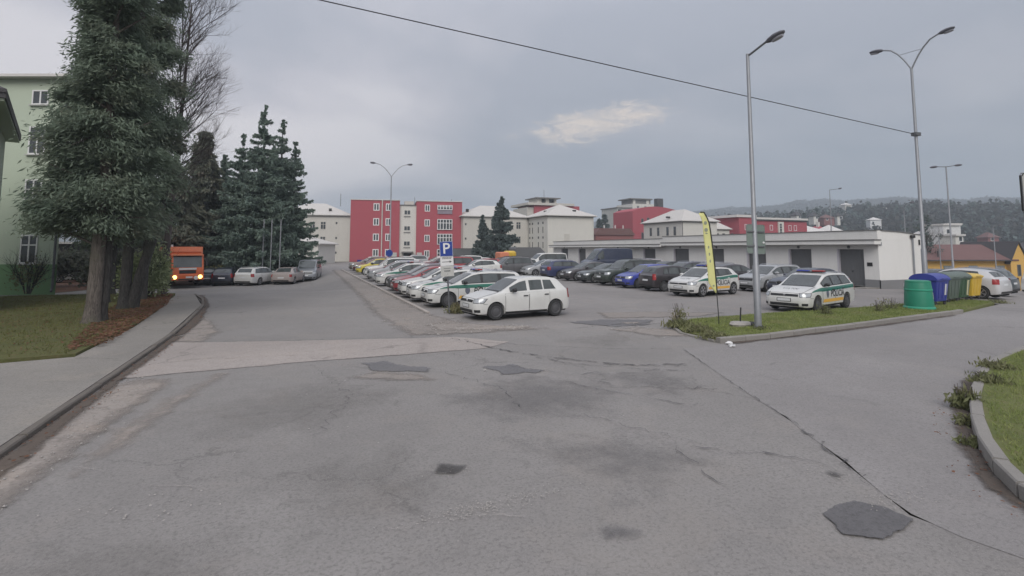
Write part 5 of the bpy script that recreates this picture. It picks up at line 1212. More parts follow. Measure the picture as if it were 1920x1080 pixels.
# --- ochre house below the yard on the right
o = at(1739, 70); oy = R(-20); zz = float(hgt(*o))
oh = thing('ochre_house', 'long ochre house with a dull red-brown roof and grey doors, beyond the bins', 'building', (o[0], o[1], -2.8), oy)
uo = lambda px: fx(px, o, oy); wd = uo(1886); e = 3.75
bx(oh, 'wall', 'yellow_wall', (-4, wd, 0, 9, -1, e)); MB().prism([(-.7, e - .12), (-.7, e + .03), (4.5, e + 2.05), (9.7, e + .03), (9.7, e - .12)], -4.4, wd + 1, 'x').build('roof', 'roof_red', oh)
bx(oh, 'gutter', 'roof_dark', (-4.4, wd, -.86, -.705, e - .13, e + .02)); bx(oh, 'wall_base', 'redbrown', (-4, wd, -.04, -.003, -1, .75))
for px, w_ in ((1776, 1.3), (1822, 1.15), (1872, 1.2)):
    d_ = bx(oh, 'door', 'sign_back', (uo(px) - w_ / 2, uo(px) + w_ / 2, -.08, -.003, .15, 3.0)); bx(d_, 'door_leaf', 'galv', (uo(px) - w_ * .4, uo(px) - .03, -.10, -.082, .25, 2.9), (uo(px) + .03, uo(px) + w_ * .4, -.10, -.082, .25, 2.9))
g0, g1 = uo(1885), uo(1917)
MB().prism([(g0, -1), (g0, e - .4), ((g0 + g1) / 2, e + 2.25), (g1, e - .4), (g1, -1)], -.6, 8, 'y').build('gable_wall', 'yellow_wall', oh)
q = MB(); gm = (g0 + g1) / 2
for a, b in (((g0 - .25, e - .55), (gm, e + 2.30)), ((gm, e + 2.30), (g1 + .25, e - .55))): q.rings([[(a[0], y_, a[1] + d_) for y_, d_ in ((-.8, 0), (8, 0), (8, .14), (-.8, .14))], [(b[0], y_, b[1] + d_) for y_, d_ in ((-.8, 0), (8, 0), (8, .14), (-.8, .14))]])
q.build('gable_roof', 'roof_dark', oh); window(oh, gm - .1, 2.4, .5, 1.5, -.6, 1, 1, 'trim', .07, 'glass_far')
MB().tube([(uo(1757), -.12, e + .4), (uo(1757), -.12, e + 1.2)], .10, 6).build('roof_vent', 'roof_dark', oh)
o = at(1926, 88); rs = thing('brick_red_house', 'dark-roofed red house at the edge, past the ochre gable', 'building', (o[0], o[1], -2.6), R(-20)); bx(rs, 'wall', 'redbrown', (0, 9, 0, 8, -1, 4.0)); hip(rs, 0, 9, 0, 8, 4.0, 2.2, 'roof_dark')

# --- green house on the left
gX, gZ = -25.16, 29.4
o = at(104, 29.4); gyaw = -YAW
gh = thing('green_house', 'pale green four-storey house with a dark green plinth and white windows, behind the big conifers', 'building', (*o, 0), gyaw)
W_ = 14.0; e = 12.1
SK = -10.8                                     # the house front meets its flank at a blunt corner, so the flank runs back out of sight
MB().prism([(-W_, 0), (0, 0), (SK, 12), (-W_ + SK, 12)], 1.60, e, 'z').build('wall', 'green_wall', gh); MB().prism([(-W_ - .04, -.04), (.04, -.04), (SK + .04, 12.04), (-W_ + SK, 12.04)], -.5, 1.597, 'z').build('plinth', 'green_dark', gh)
MB().prism([(-W_ - .5, -.5), (.4, -.5), (SK + .4, 12.5), (-W_ + SK - .5, 12.5)], e + .003, e + .16, 'z').build('eaves', 'roof_edge', gh)
MB().rings([[(x_, y_, e + .163) for x_, y_ in ((-W_ - .4, -.4), (.3, -.4), (SK + .3, 12.4), (-W_ + SK - .4, 12.4))], [(x_, y_, e + 1.5) for x_, y_ in ((-W_ - 2, 5), (-4.5, 5), (SK + 1.0, 7), (-W_ + SK + 2, 7))]]).build('roof', 'roof_pale', gh)
ug = lambda px: (px - 104) / 1000 * gZ
for i, (px, py, h_, w_) in enumerate(((57, 175, .85, .95), (48, 259, 1.6, .95), (41, 362, 1.6, .95), (37, 467, 1.6, .95))):
    z = 2.5 + (HORIZON - py) * gZ / 1000
    for dx in (0, -3.2, -6.4, -9.6): window(gh, -1.62 + dx, z, w_, h_, 0, 2, 2 if h_ > 1 else 1, 'pvc', .075, 'glass_far', 'sign_grey')
MB().tube([(-.10, -.10, e), (-.10, -.10, .3), (-.05, -.22, .12)], .06, 8).build('downpipe', 'galv_dark', gh, True)
MB().tube([(-2.6, 3, e + .8), (-2.5, 3, e + 2.2)], .045, 6).build('antenna', 'galv_dark', gh)
# neighbour whose eaves enter the picture at the edge
a = at(-14, 26.2); d = Vector((2.75, -8.2)).normalized(); ang = math.atan2(d.y, d.x)
nb_ = thing('green_annex', 'pale green building at the picture edge with dark overhanging eaves, nearer than the green house', 'building', (*a, 0), ang)
bx(nb_, 'wall', 'green_wall', (0, 9.5, -8, 0, 1.3, 8.0)); bx(nb_, 'plinth', 'green_dark', (-.03, 9.5, -8, .03, -.4, 1.297))
bx(nb_, 'eaves', 'roof_dark', (-.5, 10, -8.5, .55, 8.003, 8.2)); hip(nb_, 0, 9.5, -8, 0, 8.34, 2.5, 'roof_dark', ov=.55)
bx(nb_, 'soffit', 'green_wall', (-.45, 9.9, -8.4, .50, 7.9, 7.999))
# low dark shed behind the conifers
o = at(108, 52); sh = thing('dark_shed', 'low dark shed seen through the gap beside the conifer trunks', 'building', (*o, 0), -YAW)
bx(sh, 'wall', 'roof_dark', (-3, 9.5, 0, 5, -1, 2.9)); bx(sh, 'roof', 'roof_edge', (-3.4, 9.9, -.5, 5.5, 2.903, 3.1)); bx(sh, 'garage_opening', 'black', (.2, 4, -.05, -.003, -.8, 2.0))
car('octavia', WHITE, *at(150, 49), 'white car glimpsed between the conifer trunks, before the dark shed', R(20), 'parked_car', 'car', None)
# pale house glimpsed below the spruces
o = at(450, 82); ph = thing('pale_house', 'pale house glimpsed under the boughs of the spruces', 'building', (*o, 0), -YAW); bx(ph, 'wall', 'cream2', (-3, 12, 0, 8, -2, 3.2)); hip(ph, -3, 12, 0, 8, 3.2, 1.5, 'roof_pale')
for x in (1, 4, 7): window(ph, x, 1.4, 1, 1.3, 0, 2, 1, 'pvc', .1, 'glass_far')

# ------------------------------------------------------------------ orange truck
tx, ty = at(347, 41.5); tz = float(hgt(tx, ty)) - .02
tk = thing('orange_truck', 'orange box truck with lit headlights and a white number plate, beside the shrub', 'truck', (tx, ty, max(tz, -.35)), R(108))
# local x: nose at 0, tail at +6.2 ; rot 90 turns the nose towards the camera
TM = Matrix.Translation((-1.2, 0, 0))
def tp_(name, mb, mat, par=tk, smooth=False): o_ = mb.build(name, mat, par, smooth); (o_.data.transform(TM)); return o_
cab = [(0, .55), (-.04, .95), (.0, 1.35), (.22, 2.25), (.36, 2.36), (1.55, 2.40), (1.55, .55)]
mb = MB(); mb.rings([[(x, y_ * s_, z) for x, z in cab] for y_, s_ in ((-1.08, .96), (-1.06, 1.02), (-.98, 1.10), (.98, 1.10), (1.06, 1.02), (1.08, .96))]); tp_('cab', mb, 'orange', tk, True)
ws_ = MB(); ws_.rings([[(.005 + .22 * t_ - .012, y, 1.38 + .86 * t_) for y in (-.94, 0, .94)] for t_ in (0, .5, 1)], False, False); tp_('windscreen', ws_, 'glass')
tp_('sun_visor', MB().box(-.02, .30, -1.0, 1.0, 2.27, 2.36), 'orange_pale')
tp_('grille', MB().box(-.055, -.02, -.55, .55, .92, 1.16), 'black'); tp_('front_panel', MB().box(-.05, -.015, -.58, .58, 1.20, 1.34), 'sign_white')
bp = tp_('bumper', MB().cbox(-.12, .25, -1.1, 1.1, .42, .86, .04), 'orange')
for sd in (-1, 1):
    tp_('headlight', MB().lathe([(.145, 0), (.13, -.025), (.001, -.035)], 14, (-.12, sd * .84, .66), 'x', False), 'lit')
    tp_('wing_mirror', MB().box(.05, .12, sd * 1.28 - .09, sd * 1.28 + .09, 1.5, 2.05), 'black')
    tp_('mirror_arm', MB().tube([(.15, sd * 1.05, 2.1), (.09, sd * 1.28, 2.06)], .02, 5), 'black')
    sw = MB(); sw.box(.45, 1.25, sd * 1.095 - .01, sd * 1.095 + .01, 1.45, 2.15); tp_('side_window', sw, 'glass')
tp_('licence_plate', MB().box(-.135, -.122, -.32, .12, .58, .70), 'plate'); tp_('number_disc', MB().lathe([(.15, 0), (.13, -.01), (.001, -.012)], 14, (-.122, -.55, .58), 'x', False), 'plate'); tp_('number_plate_bar', MB().box(-.125, -.02, -.6, .6, .44, .54), 'black')
tp_('cargo_box', MB().cbox(1.75, 6.4, -1.22, 1.22, .95, 2.92, .03), 'orange'); tp_('box_frame', MB().box(1.70, 1.748, -1.23, 1.23, 2.55, 2.95), 'orange_pale'); tp_('box_frame', MB().box(1.72, 1.80, -1.25, -1.14, .95, 2.95), 'orange_pale'); tp_('box_frame', MB().box(1.72, 1.80, 1.14, 1.25, .95, 2.95), 'orange_pale')
tp_('beacon', MB().lathe([(.09, 0), (.08, .16), (.02, .19)], 10, (1.9, .85, 2.92)), 'sign_white'); tp_('chassis', MB().box(.3, 6.3, -.8, .8, .5, .93), 'dark')
for wx in (.85, 4.8):
    for sd in (-1, 1):
        wo = tp_('wheel', MB().lathe([(.26, -.13), (.42, -.14), (.45, -.08), (.45, .08), (.42, .14), (.26, .13)], 20, (wx, sd * .98, .45), 'y'), 'tyre', tk, True); tp_('rim', MB().lathe([(.26, -.132), (.18, -.08), (.001, -.07)] if sd < 0 else [(.26, .132), (.18, .08), (.001, .07)], 14, (wx, sd * .98, .45), 'y', False), 'steel_rim', wo, True)
# ------------------------------------------------------------------ street furniture
def lamp_pole(root, h, r0, r1, collar=.0):
    o = MB().tube([(0, 0, 0), (0, 0, h * .22), (0, 0, h * .225), (0, 0, h)], [r0, r0 * .96, r0 * .74, r1], 12).build('pole', 'galv', root, True)
    MB().lathe([(r0 * 1.25, 0), (r0 * 1.25, .04), (r0 * 1.02, .09)], 12).build('base_collar', 'galv_dark', root, True); return o
def cobra(root, p, d, L=.55, lens=True, tiltz=.12):
    """Street lamp head at p pointing along d."""
    d = Vector(d).normalized(); s_ = Vector((-d.y, d.x, 0)).normalized(); upv = Vector((0, 0, 1)); rr = []
    for t_, w_, h_ in ((0, .045, .05), (.15, .09, .08), (.45, .135, .105), (.8, .12, .085), (1.0, .05, .04)):
        c = Vector(p) + d * L * t_ + upv * (tiltz * L * t_); rr.append([c + s_ * w_ * math.cos(a) + upv * h_ * math.sin(a) for a in np.linspace(0, 2 * PI, 10, endpoint=False)])
    o = MB().rings(rr).build('lamp_head', 'lamp_head', root, True)
    if lens:
        rr = []
        for t_, w_ in ((.35, .06), (.5, .10), (.75, .10), (.92, .05)):
            c = Vector(p) + d * L * t_ + upv * (tiltz * L * t_ - .085); rr.append([c + s_ * w_ * math.cos(a) + upv * (.055 * math.sin(a)) for a in np.linspace(0, 2 * PI, 8, endpoint=False)])
        MB().rings(rr).build('lamp_lens', 'lamp_lens', o, True)
    return o
def double_lamp(name, label, x, y, hj, ax, arm, rise, z0=None, brace=True):
    z = float(hgt(x, y)) if z0 is None else z0
    r = thing(name, label, 'street lamp', (x, y, z)); lamp_pole(r, hj - z, .115, .055); ax = Vector(ax).normalized()
    for sd in (-1, 1):
        pts = [Vector((0, 0, hj - z - .03)) + ax * sd * arm * t_ + Vector((0, 0, rise * (1 - (1 - t_) ** 1.9))) for t_ in (0, .05, .12, .25, .45, .7, 1)]
        MB().tube(pts, .038, 8).build('arm', 'galv', r, True); cobra(r, pts[-1], ax * sd, .62)
    if brace:
        a = Vector((0, 0, hj - z + rise * .62)); MB().tube([a - ax * arm * .38, a + ax * arm * .38], .014, 5).build('brace', 'galv', r)
    return r
double_lamp('street_lamp', 'tall Y-shaped double street lamp at the garage corner, cable clamped to its post', 27.07, 15.83, 11.1, (-.11, 1, 0), 1.2, 1.35, 0.0)
double_lamp('street_lamp', 'Y-shaped double street lamp before the red four-storey block', *at(731, 61), 10.75, (1, -.05, 0), 1.8, 1.5, brace=False)
def single_lamp(label, x, y, h, arm_d, arm, rise, z=None, r0=.10, r1=.05, up_bend=False):
    zz = float(hgt(x, y)) if z is None else z; r = thing('street_lamp', label, 'street lamp', (x, y, zz)); H_ = h - zz; lamp_pole(r, H_, r0, r1)
    d = Vector((*arm_d, 0)).normalized()
    if up_bend: pts = [Vector((0, 0, H_ - .05)), Vector((0, 0, H_ + .5)) + d * .08, Vector((0, 0, H_ + .85)) + d * .35, Vector((0, 0, H_ + .95)) + d * arm]
    else: pts = [Vector((0, 0, H_ - .06)), Vector((0, 0, H_ - .06)) + d * .08 + Vector((0, 0, .02)), Vector((0, 0, H_ + rise)) + d * arm]
    MB().tube(pts, .034, 8).build('arm', 'galv_dark', r, True); cobra(r, pts[-1], d, .55, tiltz=.25); return r
lb = single_lamp('single-arm street lamp on the grass verge with two sign backs on its post', 12.76, 12.05, 8.55, (.25, -1), .62, .20, .1, .105, .05)
# two road signs fixed to that post, seen from behind
def sign_back(name, label, x, y, z, w, h, yaw, mat='sign_back', corner=.06):
    r = thing(name, label, 'sign', (x, y, z), yaw)
    pl = []
    for cx, cz, a0 in ((w / 2 - corner, h / 2 - corner, 0), (-w / 2 + corner, h / 2 - corner, 90), (-w / 2 + corner, -h / 2 + corner, 180), (w / 2 - corner, -h / 2 + corner, 270)):
        for k in range(4): a = R(a0 + 30 * k); pl.append((cx + corner * math.cos(a), cz + corner * math.sin(a)))
    MB().prism(pl, -.012, .012).build('panel', mat, r)
    e = MB(); e.rings([[(x_ * s_, y_, z_ * s_) for x_, z_ in pl] for s_, y_ in ((1.0, -.02), (1.012, -.02), (1.012, .02), (1.0, .02))], False); e.build('rim', 'galv', r)
    return r
s1 = sign_back('road_sign', 'grey-green sign back on the verge lamp post, the half on the street side', 12.65, 12.10, 2.78, .24, .88, -YAW - R(12))
for zz in (-.22, .22): MB().box(-.10, .10, -.05, -.014, zz - .02, zz + .02).build('bracket', 'galv_dark', s1)
s2 = sign_back('road_sign', 'grey-green sign back on the verge lamp post, the half on the garage side', 12.92, 11.98, 2.76, .27, .88, -YAW + R(8))
for zz in (-.22, .22): MB().box(-.10, .10, -.05, -.014, zz - .02, zz + .02).build('bracket', 'galv_dark', s2)
MB().lathe([(.035, 0), (.03, -.02), (.001, -.025)], 8, (.08, -.014, -.10), 'y', False).build('bolt', 'sign_white', s2)
x, y = at(1787, 45); r = thing('street_lamp', 'T-shaped double street lamp behind the recycling bins', 'street lamp', (x, y, float(hgt(x, y)))); zt = 2.5 + 155 * .045 - float(hgt(x, y)); lamp_pole(r, zt, .09, .05)
for sd in (-1, 1):
    d = Vector((math.cos(YAW), -math.sin(YAW), 0)) * sd; MB().tube([(0, 0, zt - .05), Vector((0, 0, zt + .02 + .05 * sd)) + d * .75], .032, 6).build('arm', 'galv_dark', r); cobra(r, Vector((0, 0, zt + .02 + .05 * sd)) + d * .75, d, .62, False, .1 * sd)
camr = (math.cos(YAW), -math.sin(YAW))
single_lamp('thin single-arm street lamp rising behind the garage roof', *at(1561, 80), 2.5 + 110 * .08, camr, 1.3, .12, None, .09, .045)
single_lamp('hooked street lamp behind the corner of the garages', *at(1700, 62), 2.5 + 70 * .062, camr, .7, .2, None, .08, .04, True)
single_lamp('small short-armed lamp before the ochre house', *at(1866, 62), 2.5 + 40 * .062, camr, .6, .15, None, .07, .04)
x, y = at(1763, 58); r = thing('post', 'bare thin steel post before the ochre house roof', 'post', (x, y, float(hgt(x, y)))); MB().tube([(0, 0, 0), (0, 0, 3.6 - float(hgt(x, y)))], .05, 6).build('pole', 'galv', r); MB().lathe([(.07, 0), (.05, .05), (.001, .07)], 8, (0, 0, 3.6 - float(hgt(x, y))), cap=False).build('cap', 'galv_dark', r)
# overhead cable from the tall lamp to a pole beyond the picture on the left
A = Vector((27.07 - .05, 15.83, 7.9)); d = Vector((.26, 15.94, 9.81)) - A; Bp = A + d * 1.42
cw = MB().tube([A.lerp(Bp, t_) + Vector((0, 0, .35 * 4 * t_ * (1 - t_) * 0)) for t_ in np.linspace(0, 1, 30)], .017, 6).build('overhead_cable', 'black'); tag(cw, 'thin dark overhead cable crossing the sky to the tall double lamp', 'cable')
ck = MB().box(26.9, 27.24, 15.7, 15.95, 7.82, 7.98).build('cable_clamp', 'galv_dark'); tag(ck, 'small metal clamp holding the overhead cable on the tall double lamp', 'clamp')

# parking sign
px_, py_ = at(843, 20.3)
ps = thing('parking_sign', 'blue parking sign with two white plates under it, leaning, before a police car', 'sign', (px_, py_, 0), -YAW + R(6)); ps.rotation_euler = (0, R(-3.5), -YAW + R(6))
MB().tube([(0, 0, 0), (0, 0, 2.7)], .032, 8).build('pole', 'galv_dark', ps, True)
def plate(z, w, h, mat, name='plate'): return MB().cbox(-w / 2, w / 2, -.06, -.035, z - h / 2, z + h / 2, .008).build(name, mat, ps)
b = plate(2.46, .50, .60, 'sign_blue', 'parking_panel'); rim = MB()
for q in ((-.245, .245, .282, .292), (-.245, .245, -.292, -.282), (-.245, -.235, -.281, .281), (.235, .245, -.281, .281)): rim.box(q[0], q[1], -.064, -.0605, 2.46 + q[2], 2.46 + q[3])
rim.build('border', 'sign_white', b)
mt = text_mesh('P', 'letter', 1.0, .002, 0.0); mt.transform(Matrix.Diagonal((.26, .26, 1, 1))); mt.transform(Matrix.Rotation(PI / 2, 4, 'X')); mt.transform(Matrix.Translation((0, -.064, 2.47))); obj('letter', mt, 'sign_white', b)
p1_ = plate(2.02, .50, .38, 'sign_white'); p2_ = plate(1.62, .50, .40, 'sign_grey')
ln = MB(); random.seed(3)
for z in (2.14, 2.10):
    x0 = -.18
    while x0 < .16: w_ = random.uniform(.02, .05); ln.box(x0, x0 + w_, -.064, -.0605, z - .012, z + .012); x0 += w_ + .015
ln.box(-.18, .10, -.064, -.0605, 1.965, 1.985); ln.add([(.10, -.0625, 1.93), (.19, -.0625, 1.975), (.10, -.0625, 2.02)], [(0, 1, 2)]); ln.build('print', 'ink', p1_)
ln = MB(); x0 = -.11
for w_ in (.04, .03, .05, .04): ln.box(x0, x0 + w_, -.064, -.0605, 1.60, 1.66); x0 += w_ + .02
ln.box(-.14, .13, -.064, -.0605, 1.715, 1.735); ln.box(-.01, .02, -.064, -.0605, 1.50, 1.52); ln.build('print', 'door_grey', p2_)

# blue sign far along the row
x, y = at(730, 57); bs = thing('blue_sign', 'small blue direction sign on a post in front of the red block', 'sign', (x, y, 0), -YAW); MB().tube([(0, 0, 0), (0, 0, 2.6)], .04, 6).build('pole', 'galv', bs); MB().lathe([(.38, 0), (.38, -.03)], 16, (0, -.05, 1.95), 'y').build('panel', 'sign_blue', bs); MB().box(-.25, .25, -.075, -.05, 1.15, 1.5).build('plate', 'sign_white', bs)
x, y = at(676, 66); bb = thing('blue_board', 'low pale blue board beyond the yellow hatchback', 'board', (x, y, 0), -YAW); MB().cbox(-.4, .45, -.03, .03, .55, 1.05, .02).build('panel', 'stripe_blue' if 'stripe_blue' in M else 'sign_blue', bb); MB().box(-.35, -.29, .031, .08, 0, 1.0).box(.33, .39, .031, .08, 0, 1.0).build('post', 'galv', bb)
# dark containers and far bits behind the car roofs
x, y = at(846, 88); ct = thing('dark_container', 'long low charcoal container beside the red block', 'container', (x, y, 0), 0); bx(ct, 'body', 'door_grey', (0, 3.9, 0, 2.2, 0.1, 2.35)); MB().box(-.03, 3.93, -.03, 2.23, 2.354, 2.45).build('lid', 'roof_dark', ct)
x, y = at(966, 70); dt = thing('dark_trailer', 'dark covered lorry body parked before the cream wing', 'trailer', (x, y, 0), 0); MB().prism([(0, .7), (0, 2.45), (.3, 2.6), (3.6, 2.6), (4.35, 1.9), (4.4, .7)], 0, 2.3).build('body', 'door_grey', dt); MB().box(.2, 4.2, .3, 2.0, .4, .69).build('chassis', 'dark', dt)
for wx in (1.0, 3.4): MB().lathe([(.25, -.12), (.4, -.12), (.42, 0), (.4, .12), (.25, .12)], 16, (wx, .2, .42), 'y').build('wheel', 'tyre', dt)
x, y = at(938, 66); yt = thing('yellow_truck', 'yellow and orange works truck behind the white cars, near the spruces', 'truck', (x, y, 0), 0)
MB().cbox(0, 1.6, 0, 1.9, .5, 2.0, .12).build('cab', 'orange_pale', yt); MB().cbox(1.0, 2.2, -.02, 1.92, 1.35, 2.15, .2).build('bonnet', 'bin_yellow', yt, True); MB().box(.5, 1.1, -.03, -.002, 1.05, 1.5).build('side_window', 'glass', yt); MB().box(.1, 2.0, .2, 1.7, .3, .499).build('chassis', 'dark', yt)
for wx in (.5, 1.7): MB().lathe([(.2, -.12), (.38, -.12), (.4, 0), (.38, .12), (.2, .12)], 16, (wx, .15, .4), 'y').build('wheel', 'tyre', yt)

# feather flag on the verge
fl = thing('feather_flag', 'tall narrow faded yellow feather flag with a black sleeve, on the grass verge', 'flag', (12.31, 13.15, .1), -YAW - R(12))
Hf = 3.55
spine = lambda z: -.02 - .045 * max(0, z - .2) - .018 * max(0, z - 1.2) ** 2.0 - (.0 if z < 3.1 else .55 * (z - 3.1) ** 2)
zs = np.linspace(1.0, Hf, 24)
MB().tube([(spine(z), 0, z) for z in np.linspace(-.1, 1.0, 6)], .014, 6).build('pole', 'black', fl)
MB().tube([(spine(z) + .012, 0, z) for z in zs] + [(spine(Hf) - .10, 0, Hf + .0)], .022, 6).build('sleeve', 'black', fl, True)
wf = lambda t_: .03 + .19 * min(1, t_ / .12) * (1 - .35 * max(0, t_ - .7) / .3)
V_, F_ = [], []
ff = lambda k, q: (spine(zs[k]) - wf(k / 23) * q - .0, .018 * math.sin(zs[k] * 4 + q * 2.5) * q, zs[k] - .03 * q)
fm = MB(); fm.rings([[ff(k, q / 5) for q in range(6)] for k in range(24)], False, False); fo = fm.build('flag_cloth', 'flag', fl, True)
sm = fo.modifiers.new('thickness', 'SOLIDIFY'); sm.thickness = .004
mk = MB()
for k, q, w_, h_ in ((20, .5, .05, .06), (18, .55, .055, .065), (17, .55, .04, .02), (13, .5, .02, .05), (11, .5, .02, .05), (9, .5, .02, .05), (2, .45, .03, .03)):
    c = Vector(ff(k, q)); mk.prism([(c.x + w_ * math.cos(a), c.z + h_ * math.sin(a)) for a in np.linspace(0, 2 * PI, 10, endpoint=False)], c.y - .012, c.y - .007)
mk.build('flag_print', 'flag_mark', fo)
# broken post stump with a concrete slab
st = thing('post_stump', 'short dark iron stub standing in a lump of broken concrete by the feather flag', 'post', (12.75, 12.75, .1)); MB().tube([(0, 0, 0), (.05, 0, .55)], .022, 6).build('stub', 'black', st)
mb = MB(); mb.rings([jr for jr in [[(math.cos(a) * r_ * random.uniform(.85, 1.1), math.sin(a) * r_ * .7 * random.uniform(.85, 1.1), z) for a in np.linspace(0, 2 * PI, 11, endpoint=False)] for r_, z in ((.36, -.04), (.38, .05), (.33, .11), (.1, .13))]]); mb.build('footing', 'rubble', st)
tr = thing('tyre_ring', 'dark rubber ring lying in the grass beside the broken concrete lump', 'tyre', (13.15, 12.7, .13)); MB().lathe([(.13, -.04), (.22, -.04), (.25, 0), (.22, .05), (.13, .05)], 14).build('ring', 'tyre', tr)
# white litter at the kerb tip
for i, (x, y, a, lab) in enumerate(((10.36, 10.72, .5, 'crumpled white paper scrap at the kerb, tip of the grass verge'), (10.18, 10.45, 1.4, 'small flat white scrap on the asphalt below the crumpled one'))):
    mb = MB(); n = 9; mb.rings([[(math.cos(q) * r_ * random.uniform(.6, 1.2), math.sin(q) * r_ * random.uniform(.5, 1.0), z) for q in np.linspace(0, 2 * PI, n, endpoint=False)] for r_, z in ((.10, .012), (.11, .04), (.05, .075 - .03 * i), (.01, .07 - .03 * i))]); o_ = mb.build('paper_scrap', 'sign_white'); o_.location = (x, y, .012); tag(o_, lab, 'litter')

# ------------------------------------------------------------------ bins
bl = thing('bell_bin', 'green dome-less igloo recycling bin with a pale band, on the grass', 'bin', (23.05, 13.75, .09), -YAW)
pr = [(.60, 0), (.61, .07), (.57, .10), (.53, .62), (.525, .64), (.535, .66), (.525, .70), (.49, .96), (.475, 1.0), (.40, 1.02), (.001, 1.03)]
bl.scale = (.87, .87, 1.1)
MB().lathe(pr, 26).build('body', 'bin_green', bl, True, 40)
MB().lathe([(.532, .655), (.545, .665), (.545, .70), (.530, .71)], 26, cap=False).build('band', 'bin_green_edge', bl, True); MB().lathe([(.612, .0), (.625, .02), (.62, .06), (.60, .08)], 26, cap=False).build('foot_rim', 'bin_green_edge', bl, True)
MB().lathe([(.485, .93), (.497, .95), (.49, 1.0), (.478, 1.005)], 26, cap=False).build('top_rim', 'bin_green', bl, True)
q = MB(); a0 = -.75; q.rings([[((.5425 + .0) * math.cos(a0 + d_) * (1.0 + (.5 - z) * .02), .5425 * math.sin(a0 + d_), z) for d_ in (-.10, 0, .10)] for z in (.40, .58)], False, False)
lab_ = MB(); 
for z in (.30, .36, .42, .48, .54, .60): pass
rows = [[((.575 - (.10 - .0) * (z / 1.0) * .72 + .004) * math.cos(a0 + d_), (.575 - .072 * z + .004) * math.sin(a0 + d_), z) for d_ in (-.09, 0, .09)] for z in (.36, .48, .60)]
lab_.rings(rows, False, False); lab_.build('sticker', 'sign_white', bl)
def wheelie(label, x, y, z, body, lid, yaw, sticker=None, round_lid=False):
    """Four-wheeled refuse container, 1.25 m wide."""
    r = thing('wheeled_bin', label, 'bin', (x, y, z), yaw, 'four-wheeled waste containers on the grass')
    w, d = .60, .50; sec = lambda s_, z_: [(-w * s_, -d * s_ + .03, z_), (-w * s_ + .04, -d * s_, z_), (w * s_ - .04, -d * s_, z_), (w * s_, -d * s_ + .03, z_), (w * s_, d * s_ - .03, z_), (w * s_ - .04, d * s_, z_), (-w * s_ + .04, d * s_, z_), (-w * s_, d * s_ - .03, z_)]
    MB().rings([sec(.78, .20), sec(.80, .24), sec(.97, 1.02), sec(1.0, 1.04), sec(1.02, 1.09)]).build('body', body, r)
    rb_ = MB()
    for k in (-.35, 0, .35): rb_.prism([(.30, -d * .835 - .012), (1.0, -d * .97 - .012), (1.0, -d * .97 + .02), (.30, -d * .835 + .02)], k - .02, k + .02, 'x') if False else rb_.rings([[(k - .025, -d * .825 - .012, .32), (k + .025, -d * .825 - .012, .32), (k + .025, -d * .825 + .03, .32), (k - .025, -d * .825 + .03, .32)], [(k - .025, -d * .965 - .012, 1.0), (k + .025, -d * .965 - .012, 1.0), (k + .025, -d * .965 + .03, 1.0), (k - .025, -d * .965 + .03, 1.0)]])
    rb_.build('rib', body, r)
    if round_lid: pr_ = [(-d * 1.05, 1.085)] + [(-d * 1.05 * math.cos(a), 1.09 + .27 * math.sin(a)) for a in np.linspace(.12, PI - .12, 11)] + [(d * 1.05, 1.085)]
    else: pr_ = [(-d * 1.06, 1.085), (-d * 1.04, 1.14), (-d * .6, 1.24), (d * .5, 1.28), (d * 1.03, 1.20), (d * 1.05, 1.085)]
    ld = MB().prism(pr_, -w * 1.05, w * 1.05, 'x').build('lid', lid, r, True, 30); hd = MB(); hd.tube([(-.25, -d * 1.04, 1.15), (-.2, -d * 1.17, 1.16), (.2, -d * 1.17, 1.16), (.25, -d * 1.04, 1.15)], .018, 6); hd.build('lid_handle', lid, ld)
    for sx in (-1, 1):
        MB().tube([(sx * w * .98, 0, .99), (sx * w * 1.12, 0, .99)], .025, 8).build('lifting_pin', 'galv_dark', r)
        for sy in (-1, 1):
            f_ = MB().box(sx * .42 - .03, sx * .42 + .03, sy * .33 - .02, sy * .33 + .02, .13, .21).build('castor', 'galv_dark', r); MB().lathe([(.03, -.025), (.09, -.025), (.10, 0), (.09, .025), (.03, .025)], 12, (sx * .42, sy * .33, .10), 'y').build('castor_wheel', 'tyre', f_)
    if sticker: q = MB(); q.rings([[(.18 + dx, -d * (.80 + .17 * (z_ - .24) / .78) - .012, z_) for dx in (0, .11, .22)] for z_ in (sticker[1], sticker[2])], False, False); q.build('sticker', sticker[0], r)
    return r
byaw = R(9)
wheelie('blue wheeled bin with a rounded lid and white sticker, next to the green igloo bin', *at(1746, 22.9), .06, 'bin_blue', 'bin_blue', byaw, ('sign_white', .45, .92), True)
wheelie('grey-green wheeled bin, second from the green igloo bin', *at(1770, 24.2), .05, 'bin_grey', 'bin_grey', byaw, None, True)
wheelie('dark green wheeled bin with a pale yellow sticker, beside the yellow bin', *at(1789, 24.9), .04, 'bin_dkgreen', 'bin_grey', byaw, ('bin_cream', .30, .98), True)
wheelie('yellow wheeled bin with a pale lid, last of the row', *at(1812, 26.2), .0, 'bin_yellow', 'bin_yellow', byaw, None, False)
# road sign entering at the picture edge
x, y = at(1972, 13); es = sign_back('road_sign', 'pale panel with a black rim on a post at the picture edge', x, y, 2.5 + 104 * .013, 1.22, 1.0, -YAW + R(20), 'sign_grey', .12)
MB().tube([(.25, .06, -4.0), (.25, .06, .55)], .035, 8).build('pole', 'galv', es); e = MB(); e.rings([[(x_ * s_, y_, z_ * s_) for x_, z_ in ((-.61, -.42), (-.53, -.5), (.53, -.5), (.61, -.42), (.61, .42), (.53, .5), (-.53, .5), (-.61, .42))] for s_, y_ in ((.95, -.016), (1.015, -.016), (1.015, .026), (.95, .026))], False); e.build('black_rim', 'black', es)

